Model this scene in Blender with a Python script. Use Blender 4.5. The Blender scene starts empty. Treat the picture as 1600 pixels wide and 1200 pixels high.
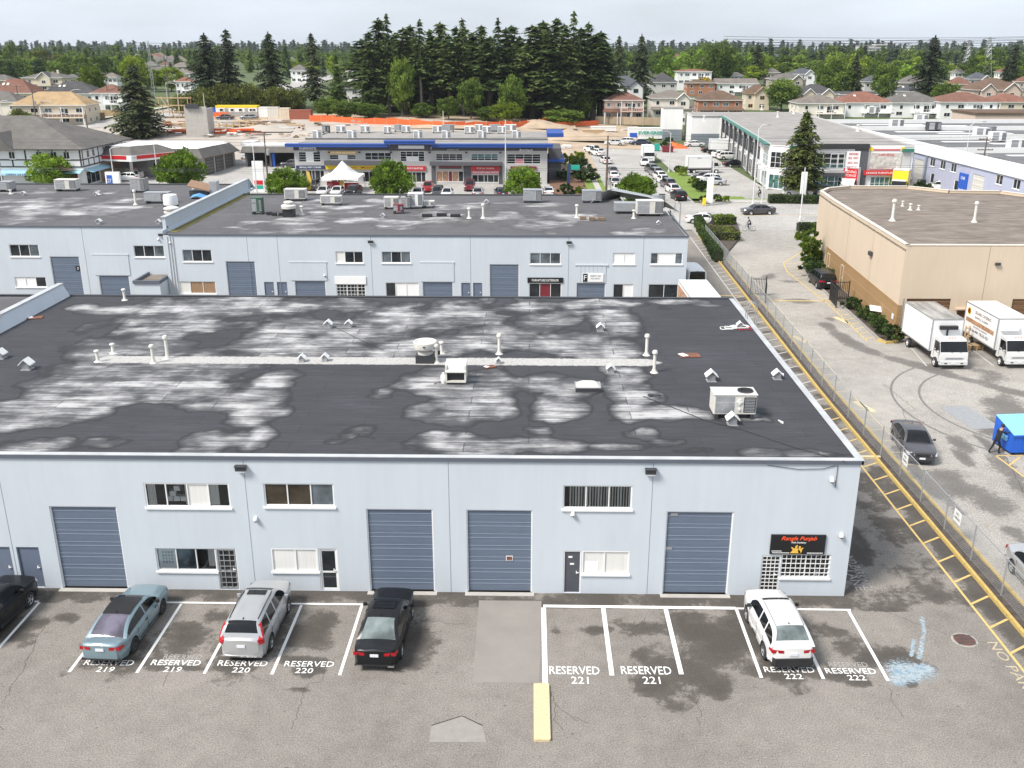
import bpy, math, random
import numpy as np
from mathutils import Vector, Matrix
R=math.radians
S=bpy.context.scene
COL=S.collection
# ---------------------------------------------------------------- camera
CH=22.5; CP=R(19.3); CY=R(-1.075); CF=1498.2
cd=bpy.data.cameras.new('camera'); cam=bpy.data.objects.new('camera',cd); COL.objects.link(cam)
cam.location=(0,0,CH); cam.rotation_euler=(R(90-19.3),0,R(1.075))
cd.sensor_width=36; cd.lens=36*CF/1600; cd.clip_start=.5; cd.clip_end=12000
S.camera=cam
# ---------------------------------------------------------------- sky, sun, exposure
SUN_EL,SUN_AZ=R(50),R(-124)      # azimuth from +Y towards +X
W=bpy.data.worlds.new('World'); S.world=W; W.use_nodes=True
wn=W.node_tree.nodes; wl=W.node_tree.links; bg=wn['Background']
sky=wn.new('ShaderNodeTexSky'); sky.sky_type='NISHITA'; sky.sun_disc=False
sky.sun_elevation=SUN_EL; sky.sun_rotation=SUN_AZ; sky.air_density=1.0; sky.dust_density=2.5; sky.ozone_density=1.0
# thin even overcast: the blue is veiled by cloud with soft lighter streaks
tcw=wn.new('ShaderNodeTexCoord'); mpw=wn.new('ShaderNodeMapping'); mpw.inputs['Scale'].default_value=(1.5,1.5,7)
nzw=wn.new('ShaderNodeTexNoise'); nzw.inputs['Scale'].default_value=2.2; nzw.inputs['Detail'].default_value=6
rmw=wn.new('ShaderNodeMapRange'); rmw.inputs['From Min'].default_value=.35; rmw.inputs['From Max'].default_value=.7
rmw.inputs['To Min'].default_value=.62; rmw.inputs['To Max'].default_value=.9
mxw=wn.new('ShaderNodeMix'); mxw.data_type='RGBA'; mxw.inputs['B'].default_value=(7.7,8.4,9.3,1)
wl.new(tcw.outputs['Generated'],mpw.inputs['Vector']); wl.new(mpw.outputs[0],nzw.inputs['Vector'])
wl.new(nzw.outputs['Fac'],rmw.inputs['Value']); wl.new(rmw.outputs[0],mxw.inputs['Factor'])
wl.new(sky.outputs[0],mxw.inputs['A']); wl.new(mxw.outputs['Result'],bg.inputs[0])
bg.inputs[1].default_value=.076
sl=bpy.data.lights.new('sun','SUN'); sun=bpy.data.objects.new('sun',sl); COL.objects.link(sun)
sl.energy=3.2; sl.angle=R(17); sl.color=(1,.95,.88)
sd=Vector((math.sin(SUN_AZ)*math.cos(SUN_EL),math.cos(SUN_AZ)*math.cos(SUN_EL),math.sin(SUN_EL)))
sun.rotation_euler=sd.to_track_quat('Z','Y').to_euler(); sun.location=(0,0,300)
vs=S.view_settings; vs.view_transform='Standard'; vs.look='None'; vs.exposure=.72; vs.gamma=1; vs.use_curve_mapping=False
S.cycles.max_bounces=6; S.cycles.transparent_max_bounces=16; S.cycles.volume_bounces=0

# ---------------------------------------------------------------- measuring helpers (pixel of the photograph -> point in the place)
_cp,_sp,_cy,_sy=math.cos(CP),math.sin(CP),math.cos(CY),math.sin(CY)
def _rz(v): return np.array([_cy*v[0]+_sy*v[1],-_sy*v[0]+_cy*v[1],v[2]])
_M=np.array([_rz((1,0,0)),_rz((0,-_sp,-_cp)),_rz((0,_cp,-_sp))])
def ray(px,py): return _M.T@np.array([px-800,py-600,CF])
def gz(px,py,z=0):
    d=ray(px,py); d=d*((z-CH)/d[2]); return float(d[0]),float(d[1])
def yp(px,py,Y):
    d=ray(px,py); d=d*(Y/d[1]); return float(d[0]),float(CH+d[2])
def interp(x,xs,ys): return float(np.interp(x,xs,ys))
def terr(x,y):
    w=min(1,max(0,(40-x)/70.)); w=w*w*(3-2*w)
    return interp(y,[0,215,330,450,700,1200,2000,3500],[0,0,3,7,9,10,12,14])+w*interp(y,[185,260,330,600],[0,3.5,3.5,0])
def at(px,py):
    d=ray(px,py); d=d/d[1]; t=60.
    while t<4000 and CH+d[2]*t>terr(d[0]*t,t): t+=.25
    return float(d[0]*t),t,terr(d[0]*t,t)
# ---------------------------------------------------------------- mesh helpers
class G:
    def __init__(s): s.v=[]; s.f=[]; s.m=[]
    def add(s,vs,fs,m=0):
        n=len(s.v); s.v+= [tuple(map(float,v)) for v in vs]
        for f in fs: s.f.append(tuple(i+n for i in f)); s.m.append(m)
        return s
    def box(s,x0,y0,z0,x1,y1,z1,m=0):
        return s.add([(x0,y0,z0),(x1,y0,z0),(x1,y1,z0),(x0,y1,z0),(x0,y0,z1),(x1,y0,z1),(x1,y1,z1),(x0,y1,z1)],
          [(3,2,1,0),(4,5,6,7),(0,1,5,4),(1,2,6,5),(2,3,7,6),(3,0,4,7)],m)
    def cbox(s,cx,cy,cz,sx,sy,sz,m=0,rz=0,ch=0):
        c,n=math.cos(rz),math.sin(rz)
        a,b=sx/2,sy/2
        if ch:
            p=[(-a+ch,-b),(a-ch,-b),(a,-b+ch),(a,b-ch),(a-ch,b),(-a+ch,b),(-a,b-ch),(-a,-b+ch)]
        else: p=[(-a,-b),(a,-b),(a,b),(-a,b)]
        return s.prism([(cx+x*c-y*n,cy+x*n+y*c) for x,y in p],cz-sz/2,cz+sz/2,m)
    def prism(s,p,z0,z1,m=0,mt=None):
        n=len(p)
        vs=[(x,y,z0) for x,y in p]+[(x,y,z1) for x,y in p]
        b=len(s.v); s.v+=[tuple(map(float,v)) for v in vs]
        for i in range(n):
            j=(i+1)%n; s.f.append((b+i,b+j,b+n+j,b+n+i)); s.m.append(m)
        s.f.append(tuple(b+n+i for i in range(n))); s.m.append(m if mt is None else mt)
        s.f.append(tuple(b+n-1-i for i in range(n))); s.m.append(m)
        return s
    def quad(s,a,b,c,d,m=0): return s.add([a,b,c,d],[(0,1,2,3)],m)
    def tube(s,p0,p1,r0,r1=None,n=8,m=0,cap=True):
        r1=r0 if r1 is None else r1
        p0,p1=Vector(p0),Vector(p1); d=p1-p0
        if d.length<1e-6: return s
        q=d.to_track_quat('Z','Y'); vs=[]
        for p,r in ((p0,r0),(p1,r1)):
            for i in range(n):
                a=2*math.pi*i/n; vs.append(p+q@Vector((math.cos(a)*r,math.sin(a)*r,0)))
        fs=[(i,(i+1)%n,n+(i+1)%n,n+i) for i in range(n)]
        if cap: fs+=[tuple(range(n-1,-1,-1)),tuple(range(n,2*n))]
        return s.add(vs,fs,m)
    def path(s,pts,r,n=6,m=0):
        for a,b in zip(pts,pts[1:]): s.tube(a,b,r,r,n,m)
        return s
    def lathe(s,prof,c=(0,0,0),n=16,m=0,axis='Z'):
        vs=[];k=len(prof)
        for i in range(n):
            a=2*math.pi*i/n
            for r,z in prof:
                p=(r*math.cos(a),r*math.sin(a),z)
                if axis=='X': p=(p[2],p[0],p[1])
                if axis=='Y': p=(p[0],p[2],p[1])
                vs.append((p[0]+c[0],p[1]+c[1],p[2]+c[2]))
        fs=[]
        for i in range(n):
            j=(i+1)%n
            for q in range(k-1): fs.append((i*k+q,j*k+q,j*k+q+1,i*k+q+1))
        return s.add(vs,fs,m)
    def ribbon(s,pts,w,z,m=0):
        # flat strip along a polyline on the ground
        n=len(pts); L=[];Rr=[]
        for i in range(n):
            a=Vector(pts[max(0,i-1)]); b=Vector(pts[min(n-1,i+1)]); d=(b-a); d.normalize()
            nx,ny=-d.y*w/2,d.x*w/2
            L.append((pts[i][0]+nx,pts[i][1]+ny,z)); Rr.append((pts[i][0]-nx,pts[i][1]-ny,z))
        return s.add(L+Rr,[(n+i,n+i+1,i+1,i) for i in range(n-1)],m)
    def kerb(s,pts,w,z0,z1,m=0):
        n=len(pts); V=[]
        for i in range(n):
            a=Vector(pts[max(0,i-1)]); b=Vector(pts[min(n-1,i+1)]); d=(b-a); d.normalize()
            nx,ny=-d.y*w/2,d.x*w/2; x,y=pts[i]
            V+=[(x+nx,y+ny,z0),(x+nx*.85,y+ny*.85,z1),(x-nx*.85,y-ny*.85,z1),(x-nx,y-ny,z0)]
        F=[]
        for i in range(n-1):
            for k in range(3): F.append((4*i+k,4*i+k+1,4*i+5+k,4*i+4+k))
        F+=[(0,1,2,3),(4*n-1,4*n-2,4*n-3,4*n-4)]
        return s.add(V,F,m)
    def mesh(s,name,mats,smooth=None):
        me=bpy.data.meshes.new(name); me.from_pydata(s.v,[],s.f)
        for m in (mats if isinstance(mats,(list,tuple)) else [mats]): me.materials.append(m)
        me.polygons.foreach_set('material_index',s.m)
        if smooth is not None:
            me.polygons.foreach_set('use_smooth',[True]*len(s.f)); me.set_sharp_from_angle(angle=R(smooth))
        me.update(); return me
    def obj(s,name,mats,parent=None,smooth=None,loc=None,rz=None,**k):
        return link(name,s.mesh(name,mats,smooth),parent,loc,rz,**k)
def link(name,me,parent=None,loc=None,rz=None,**k):
    o=bpy.data.objects.new(name,me); COL.objects.link(o)
    if parent is not None: o.parent=parent
    if loc is not None: o.location=loc
    if rz is not None: o.rotation_euler=rz if isinstance(rz,(tuple,list)) else (0,0,rz)
    for a,b in k.items():
        if b is not None: o[a]=b
    return o
def thing(name,label,cat,loc=(0,0,0),rz=0,group=None):
    return link(name,None,None,loc,rz,label=label,category=cat,group=group)
def tag(o,label,cat,group=None):
    o['label']=label; o['category']=cat
    if group: o['group']=group
    return o
CH_={}
def kids(o): return CH_.get(o.name) or [c for c in bpy.data.objects if c.parent==o]
def dup(root,loc,rz,label,group=None,scale=None,sub=None):
    # a copy of a thing with copies of its parts and their sub-parts
    if root.name not in CH_:
        CH_[root.name]=[(c,[g for g in bpy.data.objects if g.parent==c]) for c in bpy.data.objects if c.parent==root]
    r=root.copy(); COL.objects.link(r); r.location=loc; r.rotation_euler=(0,0,rz); r['label']=label
    if group: r['group']=group
    if scale: r.scale=scale if isinstance(scale,(tuple,list)) else (scale,)*3
    out=[r]
    for c,gs in CH_[root.name]:
        k=c.copy(); COL.objects.link(k); k.parent=r; out.append(k)
        for g in gs:
            q=g.copy(); COL.objects.link(q); q.parent=k; out.append(q)
    if sub:
        for o in out:
            if o.type!='MESH': continue
            for sl_ in o.material_slots:
                if sl_.material and sl_.material.name in sub:
                    nm=sub[sl_.material.name]; sl_.link='OBJECT'; sl_.material=nm
    return r
_TX={}
def text(s,mat,parent=None,loc=(0,0,0),rot=(0,0,0),w=None,h=None,ext=.004,name='lettering',shear=0,bold=0.0,center=True):
    key=(s,ext,shear,bold)
    if key not in _TX:
        c=bpy.data.curves.new('t','FONT'); c.body=s; c.extrude=ext; c.shear=shear; c.offset=bold; c.resolution_u=2
        o=bpy.data.objects.new('t',c); me=bpy.data.meshes.new_from_object(o)
        co=np.empty(len(me.vertices)*3,np.float32); me.vertices.foreach_get('co',co); co=co.reshape(-1,3)
        _TX[key]=([tuple(p.vertices) for p in me.polygons],co)
        bpy.data.objects.remove(o); bpy.data.curves.remove(c); bpy.data.meshes.remove(me)
    f,co=_TX[key]; co=co.copy()
    mn,mx=co.min(0),co.max(0); sx=(w/(mx[0]-mn[0])) if w else None; sy=(h/(mx[1]-mn[1])) if h else None
    sx=sx or sy; sy=sy or sx
    co[:,0]=(co[:,0]-(mn[0]+mx[0])/2)*sx; co[:,1]=(co[:,1]-(mn[1]+mx[1])/2)*sy
    me=bpy.data.meshes.new(name); me.from_pydata(co.tolist(),[],f); me.materials.append(mat)
    o=link(name,me,parent,loc); o.rotation_euler=rot
    return o
FRONT=(R(90),0,0)      # lettering on a wall that faces -Y
LEFTW=(R(90),0,R(-90)) # on a wall that faces -X
def npmesh(name,v,f,mats,attr=None,smooth=False):
    v=np.asarray(v,np.float32); f=np.asarray(f,np.int32); k=f.shape[1]
    me=bpy.data.meshes.new(name); me.vertices.add(len(v)); me.vertices.foreach_set('co',v.ravel())
    me.loops.add(f.size); me.loops.foreach_set('vertex_index',f.ravel())
    me.polygons.add(len(f)); me.polygons.foreach_set('loop_start',np.arange(len(f),dtype=np.int32)*k)
    me.polygons.foreach_set('loop_total',np.full(len(f),k,np.int32))
    if smooth: me.polygons.foreach_set('use_smooth',np.ones(len(f),bool))
    for m in (mats if isinstance(mats,(list,tuple)) else [mats]): me.materials.append(m)
    for n,a in (attr or {}).items():
        at_=me.attributes.new(n,'FLOAT','POINT'); at_.data.foreach_set('value',np.asarray(a,np.float32))
    me.update(); me.validate(); return me
def grid(xs,ys,zf=None):
    X,Y=np.meshgrid(np.asarray(xs,float),np.asarray(ys,float)); Z=np.zeros_like(X) if zf is None else zf(X,Y)
    v=np.stack([X.ravel(),Y.ravel(),Z.ravel()],1); nx,ny=len(xs),len(ys)
    i=(np.arange(ny-1)[:,None]*nx+np.arange(nx-1)[None,:]).ravel()
    return v,np.stack([i,i+1,i+nx+1,i+nx],1)
_rng=np.random.RandomState(7); _LAT=_rng.rand(256,256)
def vnoise(x,y):
    xi=np.floor(x).astype(int); yi=np.floor(y).astype(int); fx=x-xi; fy=y-yi
    fx=fx*fx*(3-2*fx); fy=fy*fy*(3-2*fy)
    a=_LAT[yi%256,xi%256]; b=_LAT[yi%256,(xi+1)%256]; c=_LAT[(yi+1)%256,xi%256]; d=_LAT[(yi+1)%256,(xi+1)%256]
    return (a*(1-fx)+b*fx)*(1-fy)+(c*(1-fx)+d*fx)*fy
def fbm(x,y,o=4):
    s=0;a=.5;t=0
    for k in range(o): s=s+a*vnoise(x*2**k+17*k,y*2**k+31*k); t+=a; a*=.5
    return s/t
vterr=np.vectorize(terr)
# ---------------------------------------------------------------- materials
MATS={}
def nodes(name):
    m=bpy.data.materials.new(name); m.use_nodes=True; nt=m.node_tree
    return m,nt,nt.nodes['Principled BSDF']
def N(nt,t,**k):
    n=nt.nodes.new(t)
    for a,b in k.items():
        if a in n.inputs: n.inputs[a].default_value=b
        else: setattr(n,a,b)
    return n
def noise(nt,scale,detail=4,rough=.55,vec=None,coord='Object',stretch=None):
    if vec is None:
        tc=N(nt,'ShaderNodeTexCoord'); vec=tc.outputs[coord] if coord!='World' else N(nt,'ShaderNodeNewGeometry').outputs['Position']
    if stretch:
        mp=N(nt,'ShaderNodeMapping'); mp.inputs['Scale'].default_value=stretch; nt.links.new(vec,mp.inputs[0]); vec=mp.outputs[0]
    n=N(nt,'ShaderNodeTexNoise'); n.inputs['Scale'].default_value=scale; n.inputs['Detail'].default_value=detail; n.inputs['Roughness'].default_value=rough
    nt.links.new(vec,n.inputs['Vector']); return n.outputs['Fac']
def ramp(nt,fac,stops):
    r=N(nt,'ShaderNodeValToRGB'); e=r.color_ramp.elements
    while len(e)<len(stops): e.new(.5)
    for q,(p,c) in zip(e,stops):
        q.position=p; q.color=(c,c,c,1) if not isinstance(c,(tuple,list)) else (*c[:3],1)
    nt.links.new(fac,r.inputs[0]); return r.outputs[0]
def mixc(nt,fac,a,b,mode='MIX'):
    x=N(nt,'ShaderNodeMix',data_type='RGBA',blend_type=mode)
    for nm,v in (('Factor',fac),('A',a),('B',b)):
        if isinstance(v,(int,float)): x.inputs[nm].default_value=v
        elif isinstance(v,(tuple,list)): x.inputs[nm].default_value=(*v[:3],1)
        else: nt.links.new(v,x.inputs[nm])
    return x.outputs['Result']
def mul(nt,a,b,op='MULTIPLY'):
    x=N(nt,'ShaderNodeMath',operation=op)
    for i,v in enumerate((a,b)):
        if isinstance(v,(int,float)): x.inputs[i].default_value=v
        else: nt.links.new(v,x.inputs[i])
    return x.outputs[0]
def bump(nt,bs,h,strength=.3,dist=.02):
    b=N(nt,'ShaderNodeBump'); b.inputs['Strength'].default_value=strength; b.inputs['Distance'].default_value=dist
    nt.links.new(h,b.inputs['Height']); nt.links.new(b.outputs[0],bs.inputs['Normal'])
def attr(nt,n):
    a=N(nt,'ShaderNodeAttribute'); a.attribute_name=n; return a.outputs['Fac']
def M(name,col,rough=.6,metal=0,var=.12,scale=3,bmp=0,coat=0,coord='Object',stretch=None,spec=.5):
    if name in MATS: return MATS[name]
    m,nt,b=nodes(name)
    b.inputs['Roughness'].default_value=rough; b.inputs['Metallic'].default_value=metal
    b.inputs['Coat Weight'].default_value=coat; b.inputs['Specular IOR Level'].default_value=spec
    if var:
        f=noise(nt,scale,5,.6,coord=coord,stretch=stretch)
        c=ramp(nt,f,[(.25,tuple(x*(1-var) for x in col)),(.75,tuple(min(1,x*(1+var)) for x in col))])
        nt.links.new(c,b.inputs['Base Color'])
        if bmp: bump(nt,b,f,bmp,.03)
    else: b.inputs['Base Color'].default_value=(*col,1)
    MATS[name]=m; return m
def srgb(r,g,b):
    f=lambda c:(c/255/12.92 if c<11 else ((c/255+.055)/1.055)**2.4)
    return (f(r),f(g),f(b))
ORD=['first','second','third','fourth','fifth','sixth','seventh','eighth','ninth','tenth','eleventh','twelfth','thirteenth','fourteenth','fifteenth','sixteenth','seventeenth','eighteenth','nineteenth','twentieth','twenty-first','twenty-second','twenty-third','twenty-fourth']
def ordn(i,n): return (ORD[i]+' from the left' if i<n/2 else ORD[n-1-i]+' from the right' if n-1-i<24 else 'number %d from left'%(i+1))
# ---- ground surfaces
def asphalt(name,light,dark,stain=True,fine=14):
    m,nt,b=nodes(name); b.inputs['Roughness'].default_value=.92; b.inputs['Specular IOR Level'].default_value=.25
    big=noise(nt,.12,5,.6,coord='World'); mid=noise(nt,1.3,5,.65,coord='World'); grit=noise(nt,fine,3,.8,coord='World'); peb=noise(nt,fine*1.35,3,.75,coord='World')
    f=mul(nt,mul(nt,big,.45),mul(nt,mid,.3),'ADD'); f=mul(nt,f,mul(nt,grit,.42),'ADD')
    c=ramp(nt,f,[(.40,tuple(x*.62 for x in light)),(.58,light),(.75,tuple(x*1.3 for x in light))])
    sp=ramp(nt,peb,[(.34,.50),(.45,.93),(.55,1.05),(.66,1.5)]); c=mixc(nt,1,c,sp,'MULTIPLY'); c=mixc(nt,1,c,ramp(nt,noise(nt,4.2,3,.7,coord='World'),[(.30,.62),(.36,1),(.66,1),(.74,1.12)]),'MULTIPLY')
    if stain:
        s=attr(nt,'stain')
        br=mul(nt,s,mul(nt,mul(nt,noise(nt,3.2,6,.75,coord='World'),.5,'SUBTRACT'),1.1),'ADD')
        k=ramp(nt,br,[(.30,0),(.52,.80),(.9,.96)])
        # mottling stays inside the stains
        dc=ramp(nt,grit,[(.3,tuple(x*.75 for x in dark)),(.7,tuple(x*1.35 for x in dark))])
        c=mixc(nt,k,c,dc)
    nt.links.new(c,b.inputs['Base Color']); bump(nt,b,peb,.35,.012)
    MATS[name]=m; return m
LOT=asphalt('lot_asphalt',(.218,.199,.179),(.068,.060,.053))
DRIVE=asphalt('drive_asphalt',(.33,.31,.283),(.13,.12,.112),fine=9)
ROADM=asphalt('road_asphalt',(.37,.355,.335),(.2,.2,.2),stain=False,fine=5)
CONC=M('concrete',(.42,.40,.37),.85,var=.14,scale=1.2,bmp=.1)
CONCD=M('old_concrete',(.30,.285,.26),.9,var=.2,scale=2,bmp=.15)
BLURRED=M('blurred_asphalt',(.245,.225,.205),.9,var=.10,scale=.9,coord='World')
def paintmat(name,col,wear=.5):
    m,nt,b=nodes(name); b.inputs['Roughness'].default_value=.75
    g=noise(nt,9,6,.75,coord='World'); f=ramp(nt,g,[(wear-.18,tuple(x*.45 for x in col)),(wear,col)])
    nt.links.new(f,b.inputs['Base Color']); MATS[name]=m; return m
WHITEP=paintmat('white_line_paint',(.80,.80,.78),.40)
FADEP=paintmat('faded_white_paint',(.55,.54,.52),.52)
OLDP=paintmat('worn_white_paint',(.36,.34,.32),.50)
OLDY=paintmat('worn_yellow_paint',(.46,.39,.27),.5)
YELP=paintmat('yellow_line_paint',(.60,.43,.16),.47)
YELK=paintmat('yellow_kerb_paint',(.52,.375,.12),.49)
YELF=paintmat('faded_yellow_paint',(.60,.50,.30),.46)
CRACK=M('crack_dark',(.05,.045,.04),1,var=.3)
DIRT=M('site_dirt',(.40,.31,.22),.95,var=.28,scale=.25,bmp=.2,coord='World')
SITE=M('site_gravel',(.40,.355,.31),.95,var=.18,scale=.12,coord='World')
SOILM=M('strip_soil',(.075,.06,.05),1,var=.55,scale=2.2,bmp=.4,coord='World')
MULCH=M('bark_mulch',(.16,.085,.05),1,var=.4,scale=6,bmp=.4,coord='World')
GRASS=M('grass',(.15,.22,.035),.95,var=.30,scale=2.2,bmp=.3,coord='World')
LAND=M('land',(.075,.10,.035),1,var=.45,scale=.03,coord='World')
# ---- roof membrane: dark rolls laid along X, dried ponding marks with dark rims
def membrane(name,dark,light,rim):
    m,nt,b=nodes(name); b.inputs['Roughness'].default_value=.8; b.inputs['Specular IOR Level'].default_value=.3
    pos=N(nt,'ShaderNodeNewGeometry').outputs['Position']
    s=attr(nt,'stain')
    wob=noise(nt,1.6,5,.7,coord='World')
    s2=mul(nt,s,mul(nt,mul(nt,wob,.5,'SUBTRACT'),.16),'ADD')
    streak=noise(nt,1.0,4,.6,coord='World',stretch=(.32,2.0,1))
    streak2=noise(nt,1.0,3,.6,coord='World',stretch=(.9,7,1))
    # roll seams every metre
    sx=N(nt,'ShaderNodeSeparateXYZ'); nt.links.new(pos,sx.inputs[0])
    fr=mul(nt,mul(nt,sx.outputs['Y'],1.04),0,'ADD'); fr=N(nt,'ShaderNodeMath',operation='FRACT').inputs[0].links and fr or fr
    q=N(nt,'ShaderNodeMath',operation='FRACT'); nt.links.new(fr,q.inputs[0])
    seam=ramp(nt,q.outputs[0],[(0,.55),(.05,1),(.93,1),(1,1.25)])
    base=ramp(nt,mul(nt,mul(nt,streak2,.6),mul(nt,noise(nt,.25,5,.6,coord='World'),.4),'ADD'),[(.3,tuple(x*.72 for x in dark)),(.55,dark),(.75,tuple(x*1.45 for x in dark))])
    rimk=ramp(nt,s2,[(.455,0),(.495,1),(.545,1),(.64,0)])
    lit=mul(nt,mul(nt,s2,.63,'SUBTRACT'),1.4)
    lk=mul(nt,lit,mul(nt,mul(nt,streak,.46,'SUBTRACT'),2.0),'ADD')
    lk=mul(nt,lk,mul(nt,mul(nt,streak2,.5,'SUBTRACT'),1.2),'ADD')
    gate=ramp(nt,s2,[(.525,0),(.75,1)])
    bt=N(nt,'ShaderNodeTexBrick'); bt.offset=.37; bt.inputs['Scale'].default_value=1.0; bt.inputs['Mortar Size'].default_value=.035; bt.inputs['Mortar Smooth'].default_value=.4; bt.inputs['Bias'].default_value=0; bt.inputs['Brick Width'].default_value=7.5; bt.inputs['Row Height'].default_value=.98
    bt.inputs['Color1'].default_value=(.25,.25,.25,1); bt.inputs['Color2'].default_value=(.85,.85,.85,1); bt.inputs['Mortar'].default_value=(0,0,0,1); nt.links.new(pos,bt.inputs['Vector'])
    roll=N(nt,'ShaderNodeRGBToBW'); nt.links.new(bt.outputs['Color'],roll.inputs[0])
    lk=mul(nt,lk,mul(nt,mul(nt,roll.outputs[0],.5,'SUBTRACT'),.75),'ADD'); blot=noise(nt,.55,5,.65,coord='World'); lk=mul(nt,lk,mul(nt,mul(nt,blot,.48,'SUBTRACT'),2.2),'ADD')
    lk2=ramp(nt,lk,[(.0,.07),(.30,.24),(.70,.56),(1.0,.95)])
    base=mixc(nt,.5,base,mixc(nt,1,base,ramp(nt,roll.outputs[0],[(0,.55),(.15,.9),(.9,1.12)]),'MULTIPLY'))
    c=mixc(nt,mul(nt,rimk,.62),base,rim)
    c=mixc(nt,mul(nt,lk2,gate),c,light)
    sc=ramp(nt,noise(nt,1.0,3,.8,coord='World',stretch=(1.6,9,1)),[(.70,0),(.78,.28)])
    c=mixc(nt,sc,c,tuple(x*3.2 for x in dark))
    c=mixc(nt,.75,c,mixc(nt,1,c,seam,'MULTIPLY'))
    bnd=attr(nt,'band'); bk=ramp(nt,mul(nt,bnd,mul(nt,mul(nt,noise(nt,4,4,.7,coord='World'),.5,'SUBTRACT'),.3),'ADD'),[(.45,0),(.55,1)])
    c=mixc(nt,bk,c,ramp(nt,noise(nt,7,5,.8,coord='World'),[(.33,(.09,.085,.08)),(.42,(.38,.37,.355)),(.7,(.50,.49,.475))]))
    nt.links.new(c,b.inputs['Base Color']); bump(nt,b,streak2,.12,.02)
    MATS[name]=m; return m
MEMB=membrane('roof_membrane',(.050,.051,.058),(.45,.445,.445),(.024,.023,.025))
MEMB2=membrane('back_roof_membrane',(.11,.107,.112),(.52,.51,.51),(.075,.072,.072))
GRAVEL=M('gravel_roof',(.185,.155,.13),1,var=.45,scale=.9,bmp=.4,coord='World',stretch=(.6,1.6,1))
GREYR=M('grey_flat_roof',(.27,.255,.24),.95,var=.22,scale=.35,coord='World')
DKROOF=M('dark_flat_roof',(.13,.13,.135),.9,var=.25,scale=.3,coord='World')
WHITER=M('white_flat_roof',(.74,.74,.74),.8,var=.06,scale=.4,coord='World')
# ---- walls
def stucco(name,col,var=.05):
    m,nt,b=nodes(name); b.inputs['Roughness'].default_value=.88; b.inputs['Specular IOR Level'].default_value=.25
    a=noise(nt,.5,5,.6,coord='World',stretch=(1,1,.45)); g=noise(nt,30,3,.7,coord='World')
    w=noise(nt,1.0,4,.65,coord='World',stretch=(3.2,3.2,.16))
    f=mul(nt,mul(nt,a,.6),mul(nt,w,.4),'ADD')
    c=ramp(nt,f,[(.3,tuple(x*(1-var*1.6) for x in col)),(.55,col),(.75,tuple(min(1,x*(1+var)) for x in col))])
    # ground splash dirt near the base of the wall
    nt.links.new(c,b.inputs['Base Color']); bump(nt,b,g,.12,.006); MATS[name]=m; return m
BLUEW=stucco('pale_blue_stucco',(.54,.585,.63),.045)
CREAMW=stucco('cream_wall',(.59,.485,.37)); BROWNW=stucco('tan_base_wall',(.34,.215,.105))
GREYW=stucco('light_grey_wall',(.50,.49,.475)); DGREYW=stucco('dark_grey_wall',(.105,.105,.115)); LAVW=stucco('lavender_wall',(.40,.42,.53))
WHITEW=stucco('white_wall',(.76,.76,.75)); PINKW=stucco('pink_stucco',(.58,.46,.39)); CREAM2=stucco('cream_stucco',(.66,.58,.46)); IVORY=stucco('ivory_siding',(.72,.67,.59))
BRICKW=stucco('red_brown_brick',(.38,.18,.11),.12); GREYB=stucco('grey_block_wall',(.36,.35,.34)); STONEW=stucco('tan_brick',(.45,.31,.2),.1); TAUPE=stucco('taupe_siding',(.42,.37,.32))
SLATEW=stucco('slate_grey_wall',(.20,.23,.255)); BLACKW=M('black_timber',(.03,.03,.03),.7)
DOORB=M('blue_grey_door',(.125,.158,.215),.5,var=.07,scale=1.5,stretch=(1,1,5)); DOORB2=M('blue_grey_steel',(.135,.165,.225),.45,var=.06)
DOORLN=M('door_rib',(.225,.27,.34),.5,var=.1)
BRDOOR=M('brown_door',(.125,.062,.030),.6,var=.14,scale=2,stretch=(1,1,6))
WHITEM=M('white_metal',(.78,.78,.77),.45,var=.04); OFFW=M('offwhite_metal',(.62,.60,.55),.5,var=.09,scale=4); ALU=M('aluminium',(.55,.55,.56),.38,metal=.7,var=.06)
GALV=M('galvanised',(.43,.44,.45),.45,metal=.55,var=.14,scale=4); DKMET=M('dark_metal',(.045,.047,.052),.5,var=.1); FLASH=M('slate_flashing',(.105,.12,.15),.55,var=.08,coord='World',scale=.8)
CAPM=M('cap_flashing',(.50,.51,.52),.45,metal=.2,var=.22,scale=.7,coord='World'); RUST=M('rusted_steel',(.17,.07,.045),.9,var=.4,scale=3); GREENM=M('green_metal',(.05,.12,.075),.6,var=.2)
BLACKP=M('black_plastic',(.02,.02,.022),.55,var=.1); RUBBER=M('rubber',(.026,.026,.027),.85,var=.2,scale=6)
WOOD=M('weathered_wood',(.20,.14,.09),.9,var=.25,scale=3,stretch=(1,1,.2)); TIMB=M('raw_timber',(.50,.36,.20),.85,var=.25,scale=2); PLY=M('plywood',(.48,.35,.22),.85,var=.12)
POLEW=M('pole_wood',(.13,.10,.08),.95,var=.25,scale=4,stretch=(1,1,.15)); LAMPW=M('pale_pole_paint',(.62,.62,.62),.5,var=.05)
BLUEF=M('blue_fascia',(.02,.075,.33),.45,var=.06); REDS=M('red_sign',(.55,.015,.02),.4,var=.06); YELS=M('yellow_sign',(.80,.60,.02),.4,var=.05); TEALS=M('teal_sign',(.02,.36,.28),.5,var=.05)
BLACKS=M('black_sign',(.012,.012,.014),.35,var=0); WHITES=M('white_sign',(.82,.82,.81),.45,var=.03); NEON=M('orange_red_letter',(.85,.09,.03),.4,var=0); GOLD=M('gold_letter',(.78,.46,.07),.4,var=.08,scale=12)
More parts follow.
